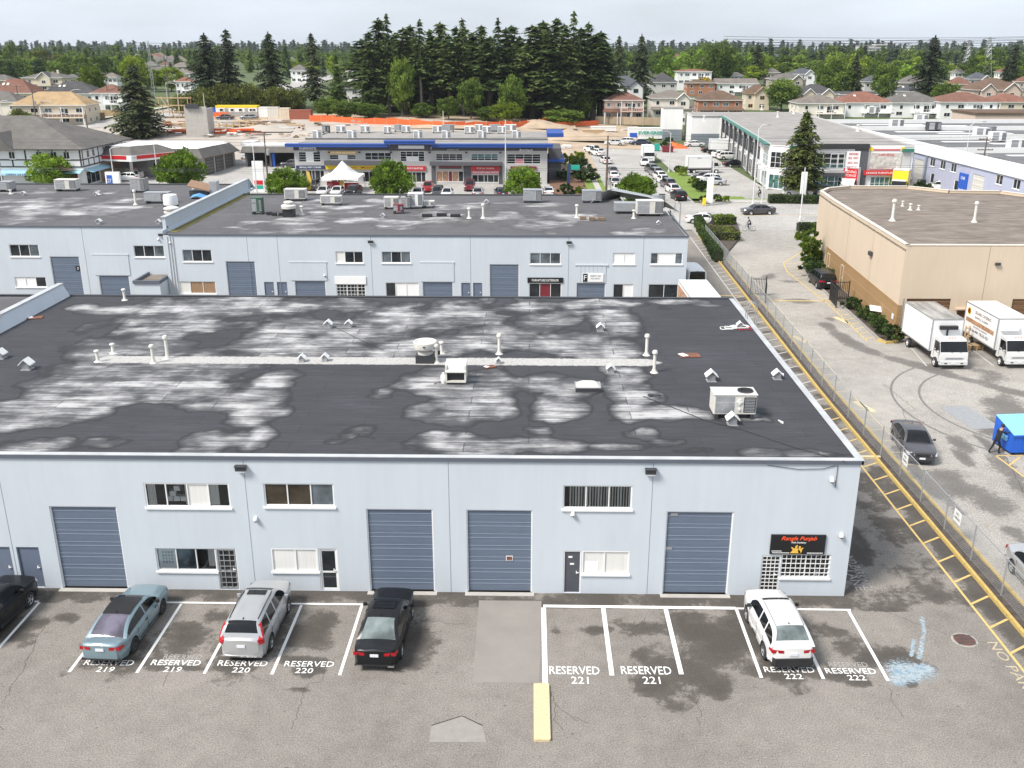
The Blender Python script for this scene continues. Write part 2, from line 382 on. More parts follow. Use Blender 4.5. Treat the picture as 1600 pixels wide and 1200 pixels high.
NAVY=M('navy_sign',(.03,.05,.12),.4,var=.05); MAROON=M('maroon_sign',(.18,.02,.03),.5,var=.05); BLUES=M('bright_blue_sign',(.02,.10,.48),.4,var=.05); ORANGE=M('orange_plastic',(.72,.13,.03),.7,var=.15,scale=2); BLIND=M('white_blind',(.70,.69,.65),.7,var=.08,scale=6,stretch=(6,6,.2)); CURTAIN=M('brown_curtain',(.30,.19,.11),.9,var=.3,scale=6,stretch=(5,5,.2))
AQUA=M('aqua_awning',(.32,.55,.66),.6,var=.06); GREENG=M('green_trim',(.03,.16,.12),.5,var=.08); PINKS=M('pink_print',(.62,.22,.25),.5,var=.25,scale=3); PRINT=M('photo_print',(.42,.24,.14),.5,var=.6,scale=3.5)
SKYL=M('skylight_dome',(.66,.64,.56),.25,var=.05)
DUMP=M('dumpster_blue',(.012,.11,.55),.45,var=.15,scale=2.5); DUMPL=M('dumpster_lid',(.22,.52,.72),.5,var=.1)
TARP=M('blue_tarp',(.10,.30,.62),.6,var=.2,scale=4); TENT=M('white_tent',(.84,.84,.83),.6,var=.03); TYVEK=M('white_foam_board',(.7,.7,.68),.7,var=.1)
def glassm(name,col,rough=.06,tint=.3):
    m,nt,b=nodes(name); b.inputs['Roughness'].default_value=rough; b.inputs['Specular IOR Level'].default_value=.5
    f=noise(nt,.9,3,.6,coord='World'); c=ramp(nt,f,[(.35,tuple(x*.5 for x in col)),(.65,tuple(x*1.5 for x in col))])
    nt.links.new(c,b.inputs['Base Color']); MATS[name]=m; return m
GLASS=glassm('window_glass',(.022,.026,.030)); GLASSB=glassm('brown_window_glass',(.045,.036,.024)); GLASSG=glassm('grey_window_glass',(.10,.12,.135)); GLASST=glassm('teal_window_glass',(.06,.15,.15)); CARG=glassm('car_glass',(.006,.007,.008),.05)
CARGL=glassm('pale_car_glass',(.16,.19,.19),.05); CARGP=glassm('purple_tint_glass',(.10,.09,.12),.05)
def paint(name,col,metal=.25,rough=.32):
    m,nt,b=nodes(name); b.inputs['Base Color'].default_value=(*col,1); b.inputs['Metallic'].default_value=metal; b.inputs['Roughness'].default_value=rough
    b.inputs['Coat Weight'].default_value=.8 if max(col)>.03 else .15; b.inputs['Specular IOR Level'].default_value=.5 if max(col)>.03 else .3; b.inputs['Coat Roughness'].default_value=.03
    f=noise(nt,1.1,5,.7); r=ramp(nt,f,[(.3,rough*.8),(.7,min(1,rough*1.35))]); nt.links.new(r,b.inputs['Roughness']); MATS[name]=m; return m
PAINT={k:paint(k+'_car_paint',c,mt) for k,c,mt in [('white',(.66,.66,.655),0),('silver',(.48,.49,.50),.5),('black',(.010,.011,.013),.1),('blue_green',(.21,.295,.335),.35),('charcoal',(.075,.072,.08),.4),('grey',(.20,.205,.215),.4),('red',(.33,.015,.02),.1),('dark_blue',(.015,.025,.06),.2),('maroon',(.16,.012,.02),.2),('beige',(.42,.38,.31),.3)]}
TAIL=M('red_lens',(.40,.010,.018),.2,var=.2,scale=9); HEADL=M('clear_lens',(.66,.68,.70),.12,metal=.2,var=.12,scale=9); PLATE=M('licence_plate',(.72,.73,.76),.5,var=.06,scale=30); RIM=M('alloy_rim',(.52,.53,.54),.35,metal=.6,var=.1); RIMD=M('dark_steel_rim',(.07,.07,.07),.5,metal=.3,var=.1); TRIM=M('black_trim',(.022,.022,.024),.6,var=.15); CHROME=M('chrome',(.65,.65,.66),.2,metal=.9,var=.03)
# ---- roofs of houses: shingle courses
def shingle(name,col):
    m,nt,b=nodes(name); b.inputs['Roughness'].default_value=.95; b.inputs['Specular IOR Level'].default_value=.15
    g=noise(nt,6,4,.7,stretch=(1,1,3)); w=noise(nt,.5,4,.6)
    f=mul(nt,mul(nt,g,.55),mul(nt,w,.45),'ADD')
    c=ramp(nt,f,[(.33,tuple(x*.6 for x in col)),(.55,col),(.72,tuple(x*1.35 for x in col))]); nt.links.new(c,b.inputs['Base Color']); bump(nt,b,g,.4,.05); MATS[name]=m; return m
SH={k:shingle(k+'_shingle',c) for k,c in [('grey',(.155,.145,.135)),('dark_grey',(.085,.083,.085)),('red_brown',(.20,.105,.08)),('brown',(.155,.105,.078)),('tan',(.40,.285,.165)),('red',(.235,.115,.085)),('slate',(.10,.105,.12)),('warm_grey',(.20,.175,.155))]}
# ---- foliage: leaf colour differs from clump to clump (attribute tone) and tree to tree
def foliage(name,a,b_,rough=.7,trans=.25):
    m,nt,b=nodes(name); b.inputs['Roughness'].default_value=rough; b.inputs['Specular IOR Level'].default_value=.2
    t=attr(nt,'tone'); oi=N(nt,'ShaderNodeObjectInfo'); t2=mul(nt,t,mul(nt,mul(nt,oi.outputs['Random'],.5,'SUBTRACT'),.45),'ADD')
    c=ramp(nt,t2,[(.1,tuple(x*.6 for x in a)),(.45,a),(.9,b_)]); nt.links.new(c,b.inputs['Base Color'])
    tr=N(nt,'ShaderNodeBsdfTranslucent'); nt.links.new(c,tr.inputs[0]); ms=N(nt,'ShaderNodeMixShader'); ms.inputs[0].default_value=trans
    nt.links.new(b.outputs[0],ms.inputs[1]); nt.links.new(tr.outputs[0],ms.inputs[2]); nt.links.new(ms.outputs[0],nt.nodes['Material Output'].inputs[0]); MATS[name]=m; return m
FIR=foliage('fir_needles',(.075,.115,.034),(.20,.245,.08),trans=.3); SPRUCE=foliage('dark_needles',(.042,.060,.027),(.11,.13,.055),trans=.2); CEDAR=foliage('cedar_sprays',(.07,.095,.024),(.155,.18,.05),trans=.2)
LEAF=foliage('bright_leaves',(.15,.25,.025),(.33,.47,.06),trans=.45); LEAFY=foliage('yellow_green_leaves',(.17,.24,.02),(.32,.40,.04),trans=.4); LEAFD=foliage('green_leaves',(.115,.18,.030),(.25,.34,.06),trans=.42); OLIVE=foliage('olive_leaves',(.12,.14,.028),(.24,.255,.055),trans=.35); PURPLE=foliage('purple_leaves',(.035,.012,.02),(.07,.025,.04)); GOLDL=foliage('yellow_flowers',(.45,.33,.03),(.6,.45,.05)); HEDGE=foliage('hedge_leaves',(.042,.075,.02),(.11,.155,.038),trans=.3); FARB=foliage('far_needles',(.06,.09,.05),(.11,.15,.075),trans=.2)
BARK=M('bark',(.125,.10,.08),1,var=.3,scale=3,bmp=.4,stretch=(1,1,.2)); BARKP=M('pale_bark',(.24,.21,.18),1,var=.25,scale=3,stretch=(1,1,.2))
# ================================================================ SETTING
def struct(name,me,parent=None,**k):
    o=link(name,me,parent)
    if parent is None: o['kind']='structure'
    for a,b in k.items(): o[a]=b
    return o
def blobfield(X,Y,blobs,bands=(),z=0,amp=.55,sc=.9):
    s=np.full(X.shape,-1.5)
    for b in blobs:
        px,py,rx,ry=b[:4]; k=b[4] if len(b)>4 else 1
        cx,cy=gz(px,py,z); a=abs(gz(px+rx,py,z)[0]-cx); c=(gz(px,py-ry,z)[1]-gz(px,py+ry,z)[1])/2
        d=1-np.sqrt(((X-cx)/a)**2+((Y-cy)/max(c,.15))**2); d=np.clip(d,-1.5,.7)*k
        s=np.maximum(s,d)
    for pts,wd in bands:
        P=[gz(px,py,z) for px,py in pts]
        for (x0,y0),(x1,y1) in zip(P,P[1:]):
            L2=(x1-x0)**2+(y1-y0)**2; t=np.clip(((X-x0)*(x1-x0)+(Y-y0)*(y1-y0))/L2,0,1)
            d=1-np.hypot(X-x0-t*(x1-x0),Y-y0-t*(y1-y0))/wd; s=np.maximum(s,np.clip(d,-1.5,.6))
    n=fbm(X*sc+40,Y*sc+40,5)-.5
    return s,n
# ---- land, out to the horizon
ys=np.concatenate([np.arange(-80,240,20),np.arange(240,700,12),np.arange(700,2000,60),np.arange(2000,2951,190)])
xs=np.concatenate([np.arange(-2200,-600,160),np.arange(-600,600,20),np.arange(600,2201,160)])
v,f=grid(xs,ys); v[:,2]=vterr(v[:,0],v[:,1])-.12-np.where(v[:,1]<200,.15,0)
struct('ground',npmesh('ground',v,f,LAND,smooth=True))
def sheet(name,x0,x1,y0,y1,mat,z=0,step=None,st=None,parent=None,cut=None):
    sx=step or max((x1-x0)/60,1.0); sy=step or max((y1-y0)/60,1.0)
    xs=np.linspace(x0,x1,max(2,int((x1-x0)/sx)+1)); ys=np.linspace(y0,y1,max(2,int((y1-y0)/sy)+1))
    v,f=grid(xs,ys)
    if y1>190: v[:,2]=vterr(v[:,0],v[:,1])
    v[:,2]+=z
    at_={'stain':st(v[:,0],v[:,1])} if st else None
    return struct(name,npmesh(name,v,f,mat,at_,smooth=True),parent)
LB=[(1100,985,75,24),(1010,980,40,14),(1160,995,40,30),(1060,1040,50,34),(1045,1078,42,30),(1130,1070,30,24),(1120,1020,60,26),(1290,985,40,20),(1312,1010,20,24),(1360,1033,36,12),(1330,1056,50,8),(1398,1030,42,20),(1421,1068,13,8),(1342,1066,20,6),(930,984,28,7),(868,984,10,8),(1180,960,30,12),
 (285,985,34,34),(330,962,26,14),(262,1010,30,20),(390,1000,45,45),(505,972,30,18),(490,990,34,20),(478,1048,24,10),(650,1000,34,36),(640,1034,30,14),(20,985,40,24),(105,966,20,7),(62,972,16,6),(190,1032,60,10),(465,1034,40,8),(655,935,26,8),(375,1043,40,8),(276,1043,44,6),(470,1078,30,7),(430,965,30,40,.9),
 (1346,868,16,24),(1330,895,22,24),(1352,850,10,30),(1440,838,24,12),(1390,775,10,10),(1215,1050,70,12,.8),(1200,1000,60,50),(200,985,50,50,.8)]
LBAND=[([(1372,735),(1440,810),(1500,880),(1560,955),(1600,1005)],.75)]
def lotstain(X,Y):
    s,n=blobfield(X,Y,LB,LBAND)
    w=np.clip((Y-35.45)/.5,0,1)*np.where(X<13.8,1,0)*(.42+.0*X)-1.5*np.where(Y<35.4,1,0)
    s=np.maximum(s,w)
    n2=fbm(X*.35+9,Y*.35+3,4)-.5
    return np.clip(.40+.55*s+1.3*n*np.where(s>-.6,1,np.where(X>14,.25,.5))+.15*n2,0,1)
lot=sheet('parking_lot',-30,20.05,20,36.75,LOT,0,.13,lotstain)
sheet('parking_lot_apron',-90,20.05,-20,20,LOT,0,1.0,lambda X,Y:np.clip(.1+.5*(fbm(X*.3,Y*.3)-.5),0,1))
sheet('side_lane',13.6,20.72,36.75,90,LOT,0,.25,lotstain)
sheet('side_lane_far',13.6,21.6,90,125.5,LOT,-.002,.5,lambda X,Y:np.clip(.15+.6*(fbm(X*.3,Y*.3)-.5),0,1))
sheet('rear_lane',-90,13.6,63.9,88.4,LOT,0,.6,lambda X,Y:np.clip(.2+.8*(fbm(X*.3,Y*.3)-.5),0,1))
sheet('west_lane',-90,-30,20,40,LOT,0,1.2,lambda X,Y:np.clip(.2+.8*(fbm(X*.3,Y*.3)-.5),0,1))
DB=[(1575,640,50,26),(1560,668,36,20),(1500,692,16,14),(1505,715,12,14),(1548,700,9,26),(1575,735,24,22),(1480,745,36,14),(1505,762,34,18),(1545,790,40,22),(1590,835,20,22),(1450,760,18,18),(1545,585,22,12,.6),(1300,500,10,4),(1520,650,14,5,.7),(1590,690,30,10,.7),(1330,625,6,3),(1440,660,6,2),(1238,440,24,3),(1250,470,26,4),(1205,432,14,4),(1595,760,20,20)]
DBAND=[([(1288,506),(1310,522),(1345,545),(1400,562),(1440,572),(1500,590),(1560,606),(1610,618)],.75),([(1400,700),(1440,745),(1500,800)],.5)]
def drvstain(X,Y):
    s,n=blobfield(X,Y,DB,DBAND,sc=.7)
    return np.clip(.34+.62*s+.9*n*np.where(s>-.7,1,.5),0,1)
drive=sheet('driveway',21.25,60,-10,126,DRIVE,0,.26,drvstain)
sheet('driveway_east',60,120,12,126,DRIVE,-.002,3,lambda X,Y:0*X+.1)
street=sheet('street',-420,420,126,149.2,ROADM,-.004)
# ---- street furniture of the road surface
def part(name,g,mat,parent,**k): return g.obj(name,mat,parent,**k)
for x in np.arange(-60,130,9.0):
    part('lane_line',G().ribbon([(x,142.2),(x+3.4,142.2)],.14,.004),FADEP,street)
part('centre_line',G().ribbon([(-200,137.4),(200,137.4)],.13,.004),YELF,street); part('centre_line',G().ribbon([(-200,137.7),(200,137.7)],.13,.004),YELF,street)
for x in np.arange(24,130,9.0): part('lane_line',G().ribbon([(x,131.8),(x+3.4,131.8)],.14,.004),FADEP,street)
# ---- far side of the street
struct('pavement',G().box(26.6,149.2,-.1,130,152.0,.13).box(-95,149.2,-.1,13.4,151.6,.13).mesh('pavement',CONC))
retail_lot=sheet('retail_lot',-44,9.5,151.6,172,ROADM,.012)
forecourt=sheet('gas_station_forecourt',-120,-44,151.6,210,ROADM,.010)
side=sheet('side_street',12.8,25.4,149.2,246,ROADM,.014,2)
sheet('side_street_end',5,36,222,236,ROADM,.02,2)
sheet('plaza_lot',27.5,40,152,236,ROADM,.016,2); sheet('plaza_forecourt',40,150,152,164,ROADM,.016,3); sheet('plaza_east_lot',62.5,69,164,226,ROADM,.015,3)
for n_,x0,x1,y0,y1,mt,zz in [('grass_verge',9.6,11.0,152,188,GRASS,.10),('footpath',11.0,12.0,151.6,200,CONC,.13),('grass_verge',12.0,12.8,152,180,GRASS,.10),('grass_bank',25.4,29.6,153.0,188,GRASS,.10),('grass_bank',29.5,34,152.1,155.5,GRASS,.09),('planted_bank',3.4,9.6,152,182,MULCH,.10),('grass_verge',26.6,62,152.0,153.0,GRASS,.12),('dirt_mound_base',2,13,186,225,DIRT,.05)]:
    sheet(n_,x0,x1,y0,y1,mt,zz,2)
sheet('construction_ground',-112,9.4,200,266,SITE,.05,3); sheet('construction_dirt',-8,28,226,276,DIRT,.075,3); sheet('construction_edge',-112,30,262,278,DIRT,.06,3)
def strip(name,pts,w,mat,z):
    P=[]
    for (x0,y0),(x1,y1) in zip(pts,pts[1:]):
        for t in np.linspace(0,1,12,endpoint=False): P.append((x0+(x1-x0)*t,y0+(y1-y0)*t))
    P.append(pts[-1]); g=G().ribbon(P,w,0); g.v=[(x,y,terr(x,y)+z) for x,y,_ in g.v]
    return struct(name,g.mesh(name,mat))
strip('hill_road',[(-150,228),(-104,256),(-98,330),(-95,420),(-105,560)],12,ROADM,.10); strip('hill_footpath',[(-160,231),(-115,260),(-106,330),(-103,420)],2.2,CONC,.16); strip('grass_verge',[(-164,234),(-117,262),(-108,330)],1.6,GRASS,.15)
# ---- lines of the front stalls
ST=[]
def stall(x,y0,y1,w=.12,mat=WHITEP,xt=None):
    part('stall_line',G().ribbon([(x,y0),(x if xt is None else xt,y1)],w,.005),mat,lot)
for x in (-17.5,-14.9,-12.31,-9.72,-7.13): stall(x,30.62,35.44,xt=x+.04)
stall(-21.0,30.7,35.44); part('stall_line',G().ribbon([(-21.06,35.5),(-24.5,35.5)],.12,.005),WHITEP,lot); part('stall_line',G().ribbon([(-17.52,35.54),(-7.03,35.54)],.12,.005),WHITEP,lot)
part('stall_line',G().ribbon([(.67,35.56),(8.86,35.54)],.2,.005),WHITEP,lot); part('stall_line',G().ribbon([(8.8,35.52),(13.72,35.5)],.12,.0075),WHITEP,lot)
for x,y0,w in ((.68,30.2,.2),(3.22,30.8,.18),(5.87,30.92,.18),(8.87,30.76,.13),(11.2,30.73,.13),(13.6,30.66,.13)): stall(x,y0,35.43,w)
def ground_word(s,px,py,w,h,mat=WHITEP,rz=0,name='stall_lettering',bold=.0):
    x,y=gz(px,py); return text(s,mat,lot,(x,y,.006),(0,0,rz),w,h,.0,name,bold=bold)
for (a,b,n_) in (((171,1035.5),(165,1046),'219'),((275.5,1035.5),(270,1046),'219'),((379.5,1036.5),(377,1047),'220'),((483.4,1037.5),(475.5,1048),'220'),((897.5,1047.5),(906,1063),'221'),((1009.5,1047.5),(1018,1063),'221'),((1233,1046.5),(1240,1057),'222'),((1329,1048.5),(1338.5,1059),'222')):
    k=1 if n_!='221' else 1.3
    ground_word('RESERVED',*a,1.92,(.345 if n_!='221' else .5),bold=.004); ground_word(n_,*b,.68 if k==1 else .66,(.32 if n_!='221' else .43),bold=.004)
for a,s_ in (((1325,1038.5),'RESERVED'),((286,1026.5),'RESERVED')): ground_word(s_,*a,1.5,.30,OLDP)
# worn lettering on the lane
for (px,py,s_,w) in ((1597,1064,'NO PARKING',5.0),(1328,893,'FIRE LANE',3.2),(1341,893,'NO PARKING',2.8)):
    x,y=gz(px,py); text(s_,OLDY if w>4 else OLDP,lot,(x,y,.006),(0,0,R(-90)),w,.42,.0,'lane_lettering')
# cracks
rc=random.Random(3)
def crack(pts,w=.016,mat=CRACK,parent=lot,jit=.09,name='crack'):
    P=[gz(*p) for p in pts]; O=[]
    for (x0,y0),(x1,y1) in zip(P,P[1:]):
        n=max(2,int(math.hypot(x1-x0,y1-y0)/.18))
        for i in range(n): t=i/n; O.append((x0+(x1-x0)*t+rc.gauss(0,jit*.5),y0+(y1-y0)*t+rc.gauss(0,jit*.5)))
    O.append(P[-1]); part(name,G().ribbon(O,w,.0042),mat,parent)
for p in ([(80,962),(62,990),(45,1030),(22,1070),(2,1098)],[(545,1018),(508,1035),(505,1060),(475,1075),(468,1110),(455,1140)],[(475,1075),(440,1078)],[(265,1050),(255,1072)],[(862,1080),(868,1100),(880,1112),(920,1130)],[(868,1100),(866,1126),(880,1140)],[(893,1120),(905,1126)],[(1095,1072),(1090,1100),(1093,1135)],[(1350,942),(1420,970),(1480,990)],[(1525,1002),(1560,1006),(1600,1011)],[(1388,1075),(1395,1095),(1410,1120)],[(1332,992),(1345,1010),(1358,1028)],[(640,968),(690,972),(728,976)],[(322,970),(286,985),(280,1012)],[(1480,946),(1520,944),(1560,950)],[(0,1130),(6,1140)],[(1010,965),(985,985),(1010,1005)],[(1210,880),(1300,872)],[(1345,858),(1440,868)]): crack(p)
for p in ([(1560,690),(1600,770)],[(1410,640),(1425,690)],[(1380,600),(1430,640)]): crack(p,.03,parent=drive)
# blurred rectangle, pad, manhole, spilled paint, yellow concrete stop
x0,_=gz(731,1000); x1,_=gz(863,1000)
part('blurred_rectangle',G().quad((-2.05,30.3,.0035),(.45,30.3,.0035),(.6,35.95,.0035),(-2.1,35.95,.0035)),BLURRED,lot)  # smooth rectangle stands for a blurred area, no asphalt repair is known
P=[gz(*p) for p in ((674,1134),(722,1119),(754,1134),(760,1160),(670,1160))]
part('concrete_pad',G().prism(P,.001,.012),M('worn_pad',(.27,.25,.23),.9,var=.12,scale=3,coord='World'),lot); part('pad_joint',G().ribbon(P[:3],.05,.014),CRACK,lot)
part('yellow_stop',G().cbox(.53,28.6,.05,.58,3.1,.10,ch=.04),YELF,lot)
x,y=gz(1507,1000)
mh=part('manhole_cover',G().lathe([(.0,.012),(.40,.012),(.42,.004)],(x,y,0),28),RUST,lot); part('manhole_ring',G().lathe([(.42,.013),(.50,.013),(.51,.0)],(x,y,0),28),CONCD,mh)
gr=G()
for i in range(-3,4): gr.box(x-.36,y+i*.1-.025,.012,x+.36,y+i*.1+.025,.02)
part('manhole_rib',gr,DKMET,mh)
def spillmat():
    m,nt,b=nodes('spilled_pale_blue_paint'); b.inputs['Roughness'].default_value=.5
    s=attr(nt,'stain'); n=noise(nt,9,7,.85,coord='World',stretch=(.7,1.3,1)); c=ramp(nt,noise(nt,3,4,.6,coord='World'),[(.35,(.27,.40,.50)),(.5,(.42,.52,.58)),(.7,(.50,.54,.56))]); nt.links.new(c,b.inputs['Base Color'])
    a=ramp(nt,mul(nt,s,mul(nt,mul(nt,n,.5,'SUBTRACT'),1.5),'ADD'),[(.47,0),(.62,.7)]); nt.links.new(a,b.inputs['Alpha']); return m
xs=np.arange(13.3,18.2,.06); ys=np.arange(30.1,35.6,.06); v,f=grid(xs,ys); v[:,2]=.007
s,n=blobfield(v[:,0],v[:,1],[(1418,1050,40,18),(1402,1062,18,12),(1440,1045,22,9)],[([(1440,965),(1444,985),(1440,1010),(1436,1028)],.12),([(1428,1000),(1424,1024)],.10)])
link('paint_spill',npmesh('paint_spill',v,f,spillmat(),{'stain':np.clip(.45+.4*np.clip(s,-1,.5)+.3*n,0,1)}),lot)
# ---- right side: two yellow kerbs with a soil strip and a chain link fence between
def cx(y,x0=20.15): return x0+max(0,y-62)*.021
Y1=np.linspace(-4,121,42)
struct('planting_strip',G().add([(cx(y)+dx,y,.055+.03*math.sin(y*2.1+dx*9)) for y in np.linspace(-4,121,190) for dx in (.08,.35,.6,.95)],[(i*4+k,i*4+k+1,i*4+5+k,i*4+4+k) for i in range(189) for k in range(3)]).mesh('planting_strip',SOILM))
kerb1=struct('yellow_kerb',G().kerb([(cx(y),y) for y in Y1],.17,-.05,.15).mesh('yellow_kerb',YELK))
kerb2=struct('yellow_kerb',G().kerb([(cx(y)+1.02,y) for y in np.linspace(-4,109,36)],.16,-.05,.14).mesh('yellow_kerb',YELK))
part('hatch_line',G().ribbon([(19.0+max(0,y-60)*.02,y) for y in np.linspace(8,52.2,12)],.11,.005),YELP,lot); part('hatch_line',G().ribbon([(19.0+max(0,y-60)*.02,y) for y in np.linspace(53,121,12)],.11,.005),FADEP,lot)
for i,y in enumerate(np.arange(9.38,120,1.78)):
    xa=19.05+max(0,y-60)*.02; part('hatch_stroke',G().ribbon([(xa,y),(xa+.98,y+.62)],.11,.005),YELP if y<60 else FADEP,lot)
part('hatch_line',G().ribbon([(cx(y)+2.15,y) for y in np.linspace(50,110,16)],.09,.005),YELF,drive)
for y in np.arange(50.6,110,1.78): part('hatch_stroke',G().ribbon([(cx(y)+1.12,y),(cx(y)+2.1,y+.15)],.08,.005),YELF,drive)
part('parking_block',G().cbox(19.7,51.6,.06,1.5,.22,.12,ch=.03),YELF,lot)
part('stop_line',G().ribbon([(22.9,88.5),(28.4,88.5)],.28,.005),YELP,drive); part('stop_line',G().ribbon([(17.0,90.6),(20.4,90.2)],.22,.005),YELP,lot)
for (px,py) in ((1222,527),(1350,635),(1250,530),(1315,500)): 
    x,y=gz(px,py); part('worn_paint_mark',G().ribbon([(x-.3,y+1),(x+.3,y-1)],.5,.005),YELF,drive)
for k,rr in enumerate((7.5,9.3)):
    part('tyre_mark',G().ribbon([(34-rr*math.cos(a),60+rr*math.sin(a)*1.1) for a in np.linspace(-.9,1.2,24)],.16,.0045),M('tyre_rubber_mark',(.17,.16,.15),.95,var=.3,scale=4,coord='World'),drive)
x,y=gz(1515,652); part('steel_plate',G().cbox(x,y,.01,1.9,4.0,.02,rz=R(8)),GALV,drive)
for i in range(4):
    a=gz(*((1412,530),(1507,537),(1602,545),(1700,553))[i]); b=gz(*((1448,572),(1553,572),(1652,575),(1750,578))[i]); part('stall_line',G().ribbon([a,b],.11,.005),FADEP,drive)
# dumpster bay
P=[gz(*p) for p in ((1557,713),(1600,745))]; part('bay_line',G().ribbon([P[0],P[1]],.12,.005),YELP,drive)
P=[gz(*p) for p in ((1557,712),(1600,712))]; part('bay_line',G().ribbon([P[0],P[1]],.12,.006),YELP,drive)
P=[gz(*p) for p in ((1577,727),(1594,714))]; part('bay_line',G().ribbon([P[0],P[1]],.12,.0055),YELP,drive)
# planting island beside the driveway mouth, hatched gore beside the beige building
ISL=[gz(*p) for p in ((1088,350),(1150,347),(1155,360),(1152,378),(1140,392),(1128,412),(1112,392),(1096,370))]
ik=struct('island_kerb',G().prism(ISL,-.05,.15).mesh('island_kerb',YELK)); struct('island_soil',G().prism([(x*.985+.4,y*.985+1.8) for x,y in ISL],-.05,.19).mesh('island_soil',SOILM))
GO=[gz(*p) for p in ((1256,391),(1224,411),(1230,425),(1294,475),(1355,533),(1372,533))]
part('gore_line',G().ribbon(GO,.13,.005),YELP,drive)
KB=[gz(*p) for p in ((1270,400),(1252,420),(1297,465),(1325,487),(1372,530),(1386,537),(1402,533))]
struct('bed_kerb',G().kerb(KB,.2,-.05,.15).mesh('bed_kerb',CONCD)); part('bed_kerb_nose',G().kerb([gz(*p) for p in ((1373,532),(1384,537),(1402,535))],.24,.0,.19),YELK,drive)
kb=sorted((p[1],p[0]) for p in KB); go=sorted((p[1],p[0]) for p in GO[1:5])
for y in np.arange(go[0][0]+.7,go[-1][0]-.3,1.45):
    x=interp(y,[p[0] for p in go],[p[1] for p in go]); xr=interp(y+.5,[p[0] for p in kb],[p[1] for p in kb])-.12
    if xr>x+.2: part('gore_stroke',G().ribbon([(x,y),(xr,y+.5)],.13,.005),YELP,drive)
BED=KB+[(30.2,76.0),(31.1,100.4)]
struct('bed_soil',G().prism(BED[::1],-.05,.08).mesh('bed_soil',SOILM))
# ================================================================ BUILDINGS: helpers
def clearglass():
    m,nt,b=nodes('clear_glass'); gl=N(nt,'ShaderNodeBsdfGlossy'); gl.inputs['Roughness'].default_value=.03; gl.inputs['Color'].default_value=(.75,.8,.85,1)
    tr=N(nt,'ShaderNodeBsdfTransparent'); tr.inputs[0].default_value=(.93,.94,.94,1); fr=N(nt,'ShaderNodeFresnel'); fr.inputs['IOR'].default_value=1.45
    ms=N(nt,'ShaderNodeMixShader'); nt.links.new(fr.outputs[0],ms.inputs[0]); nt.links.new(tr.outputs[0],ms.inputs[1]); nt.links.new(gl.outputs[0],ms.inputs[2]); nt.links.new(ms.outputs[0],nt.nodes['Material Output'].inputs[0]); return m
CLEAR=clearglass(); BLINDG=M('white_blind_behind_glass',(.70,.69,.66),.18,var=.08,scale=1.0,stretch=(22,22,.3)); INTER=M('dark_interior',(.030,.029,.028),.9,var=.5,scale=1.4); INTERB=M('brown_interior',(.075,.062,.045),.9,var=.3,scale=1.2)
class Face:
    # a wall plane: u along the wall, z up, d inwards
    def __init__(s,o,ang): s.o=o; s.c=(math.cos(ang),math.sin(ang)); s.n=(-math.sin(ang),math.cos(ang)); s.ang=ang
    def P(s,u,z,d=0): return (s.o[0]+u*s.c[0]+d*s.n[0],s.o[1]+u*s.c[1]+d*s.n[1],z)
    def box(s,g,u0,z0,u1,z1,d0,d1,m=0):
        g.add([s.P(u0,z0,d0),s.P(u1,z0,d0),s.P(u1,z0,d1),s.P(u0,z0,d1),s.P(u0,z1,d0),s.P(u1,z1,d0),s.P(u1,z1,d1),s.P(u0,z1,d1)],[(3,2,1,0),(4,5,6,7),(0,1,5,4),(1,2,6,5),(2,3,7,6),(3,0,4,7)],m); return g
    def wall(s,g,u0,u1,z0,z1,holes=(),dep=.14,m=0,jm=None):
        U=sorted({u0,u1,*[h[0] for h in holes],*[h[1] for h in holes]}); Z=sorted({z0,z1,*[h[2] for h in holes],*[h[3] for h in holes]})
        for a,b in zip(U,U[1:]):
            for c,d in zip(Z,Z[1:]):
                mu,mz=(a+b)/2,(c+d)/2
                if any(h[0]<mu<h[1] and h[2]<mz<h[3] for h in holes): continue
                g.add([s.P(a,c),s.P(b,c),s.P(b,d),s.P(a,d)],[(0,1,2,3)],m)
        for a,b,c,d in holes:
            q=[(a,c),(b,c),(b,d),(a,d)]
            for i in range(4):
                p,r=q[i],q[(i+1)%4]; g.add([s.P(*p),s.P(*p,dep),s.P(*r,dep),s.P(*r)],[(0,1,2,3)],m if jm is None else jm)
        return g
    def rot(s): return (R(90),0,s.ang)
    def text(s,t,mat,par,u,z,w=None,h=None,d=-.02,**k): return text(t,mat,par,s.P(u,z,d),s.rot(),w,h,**k)
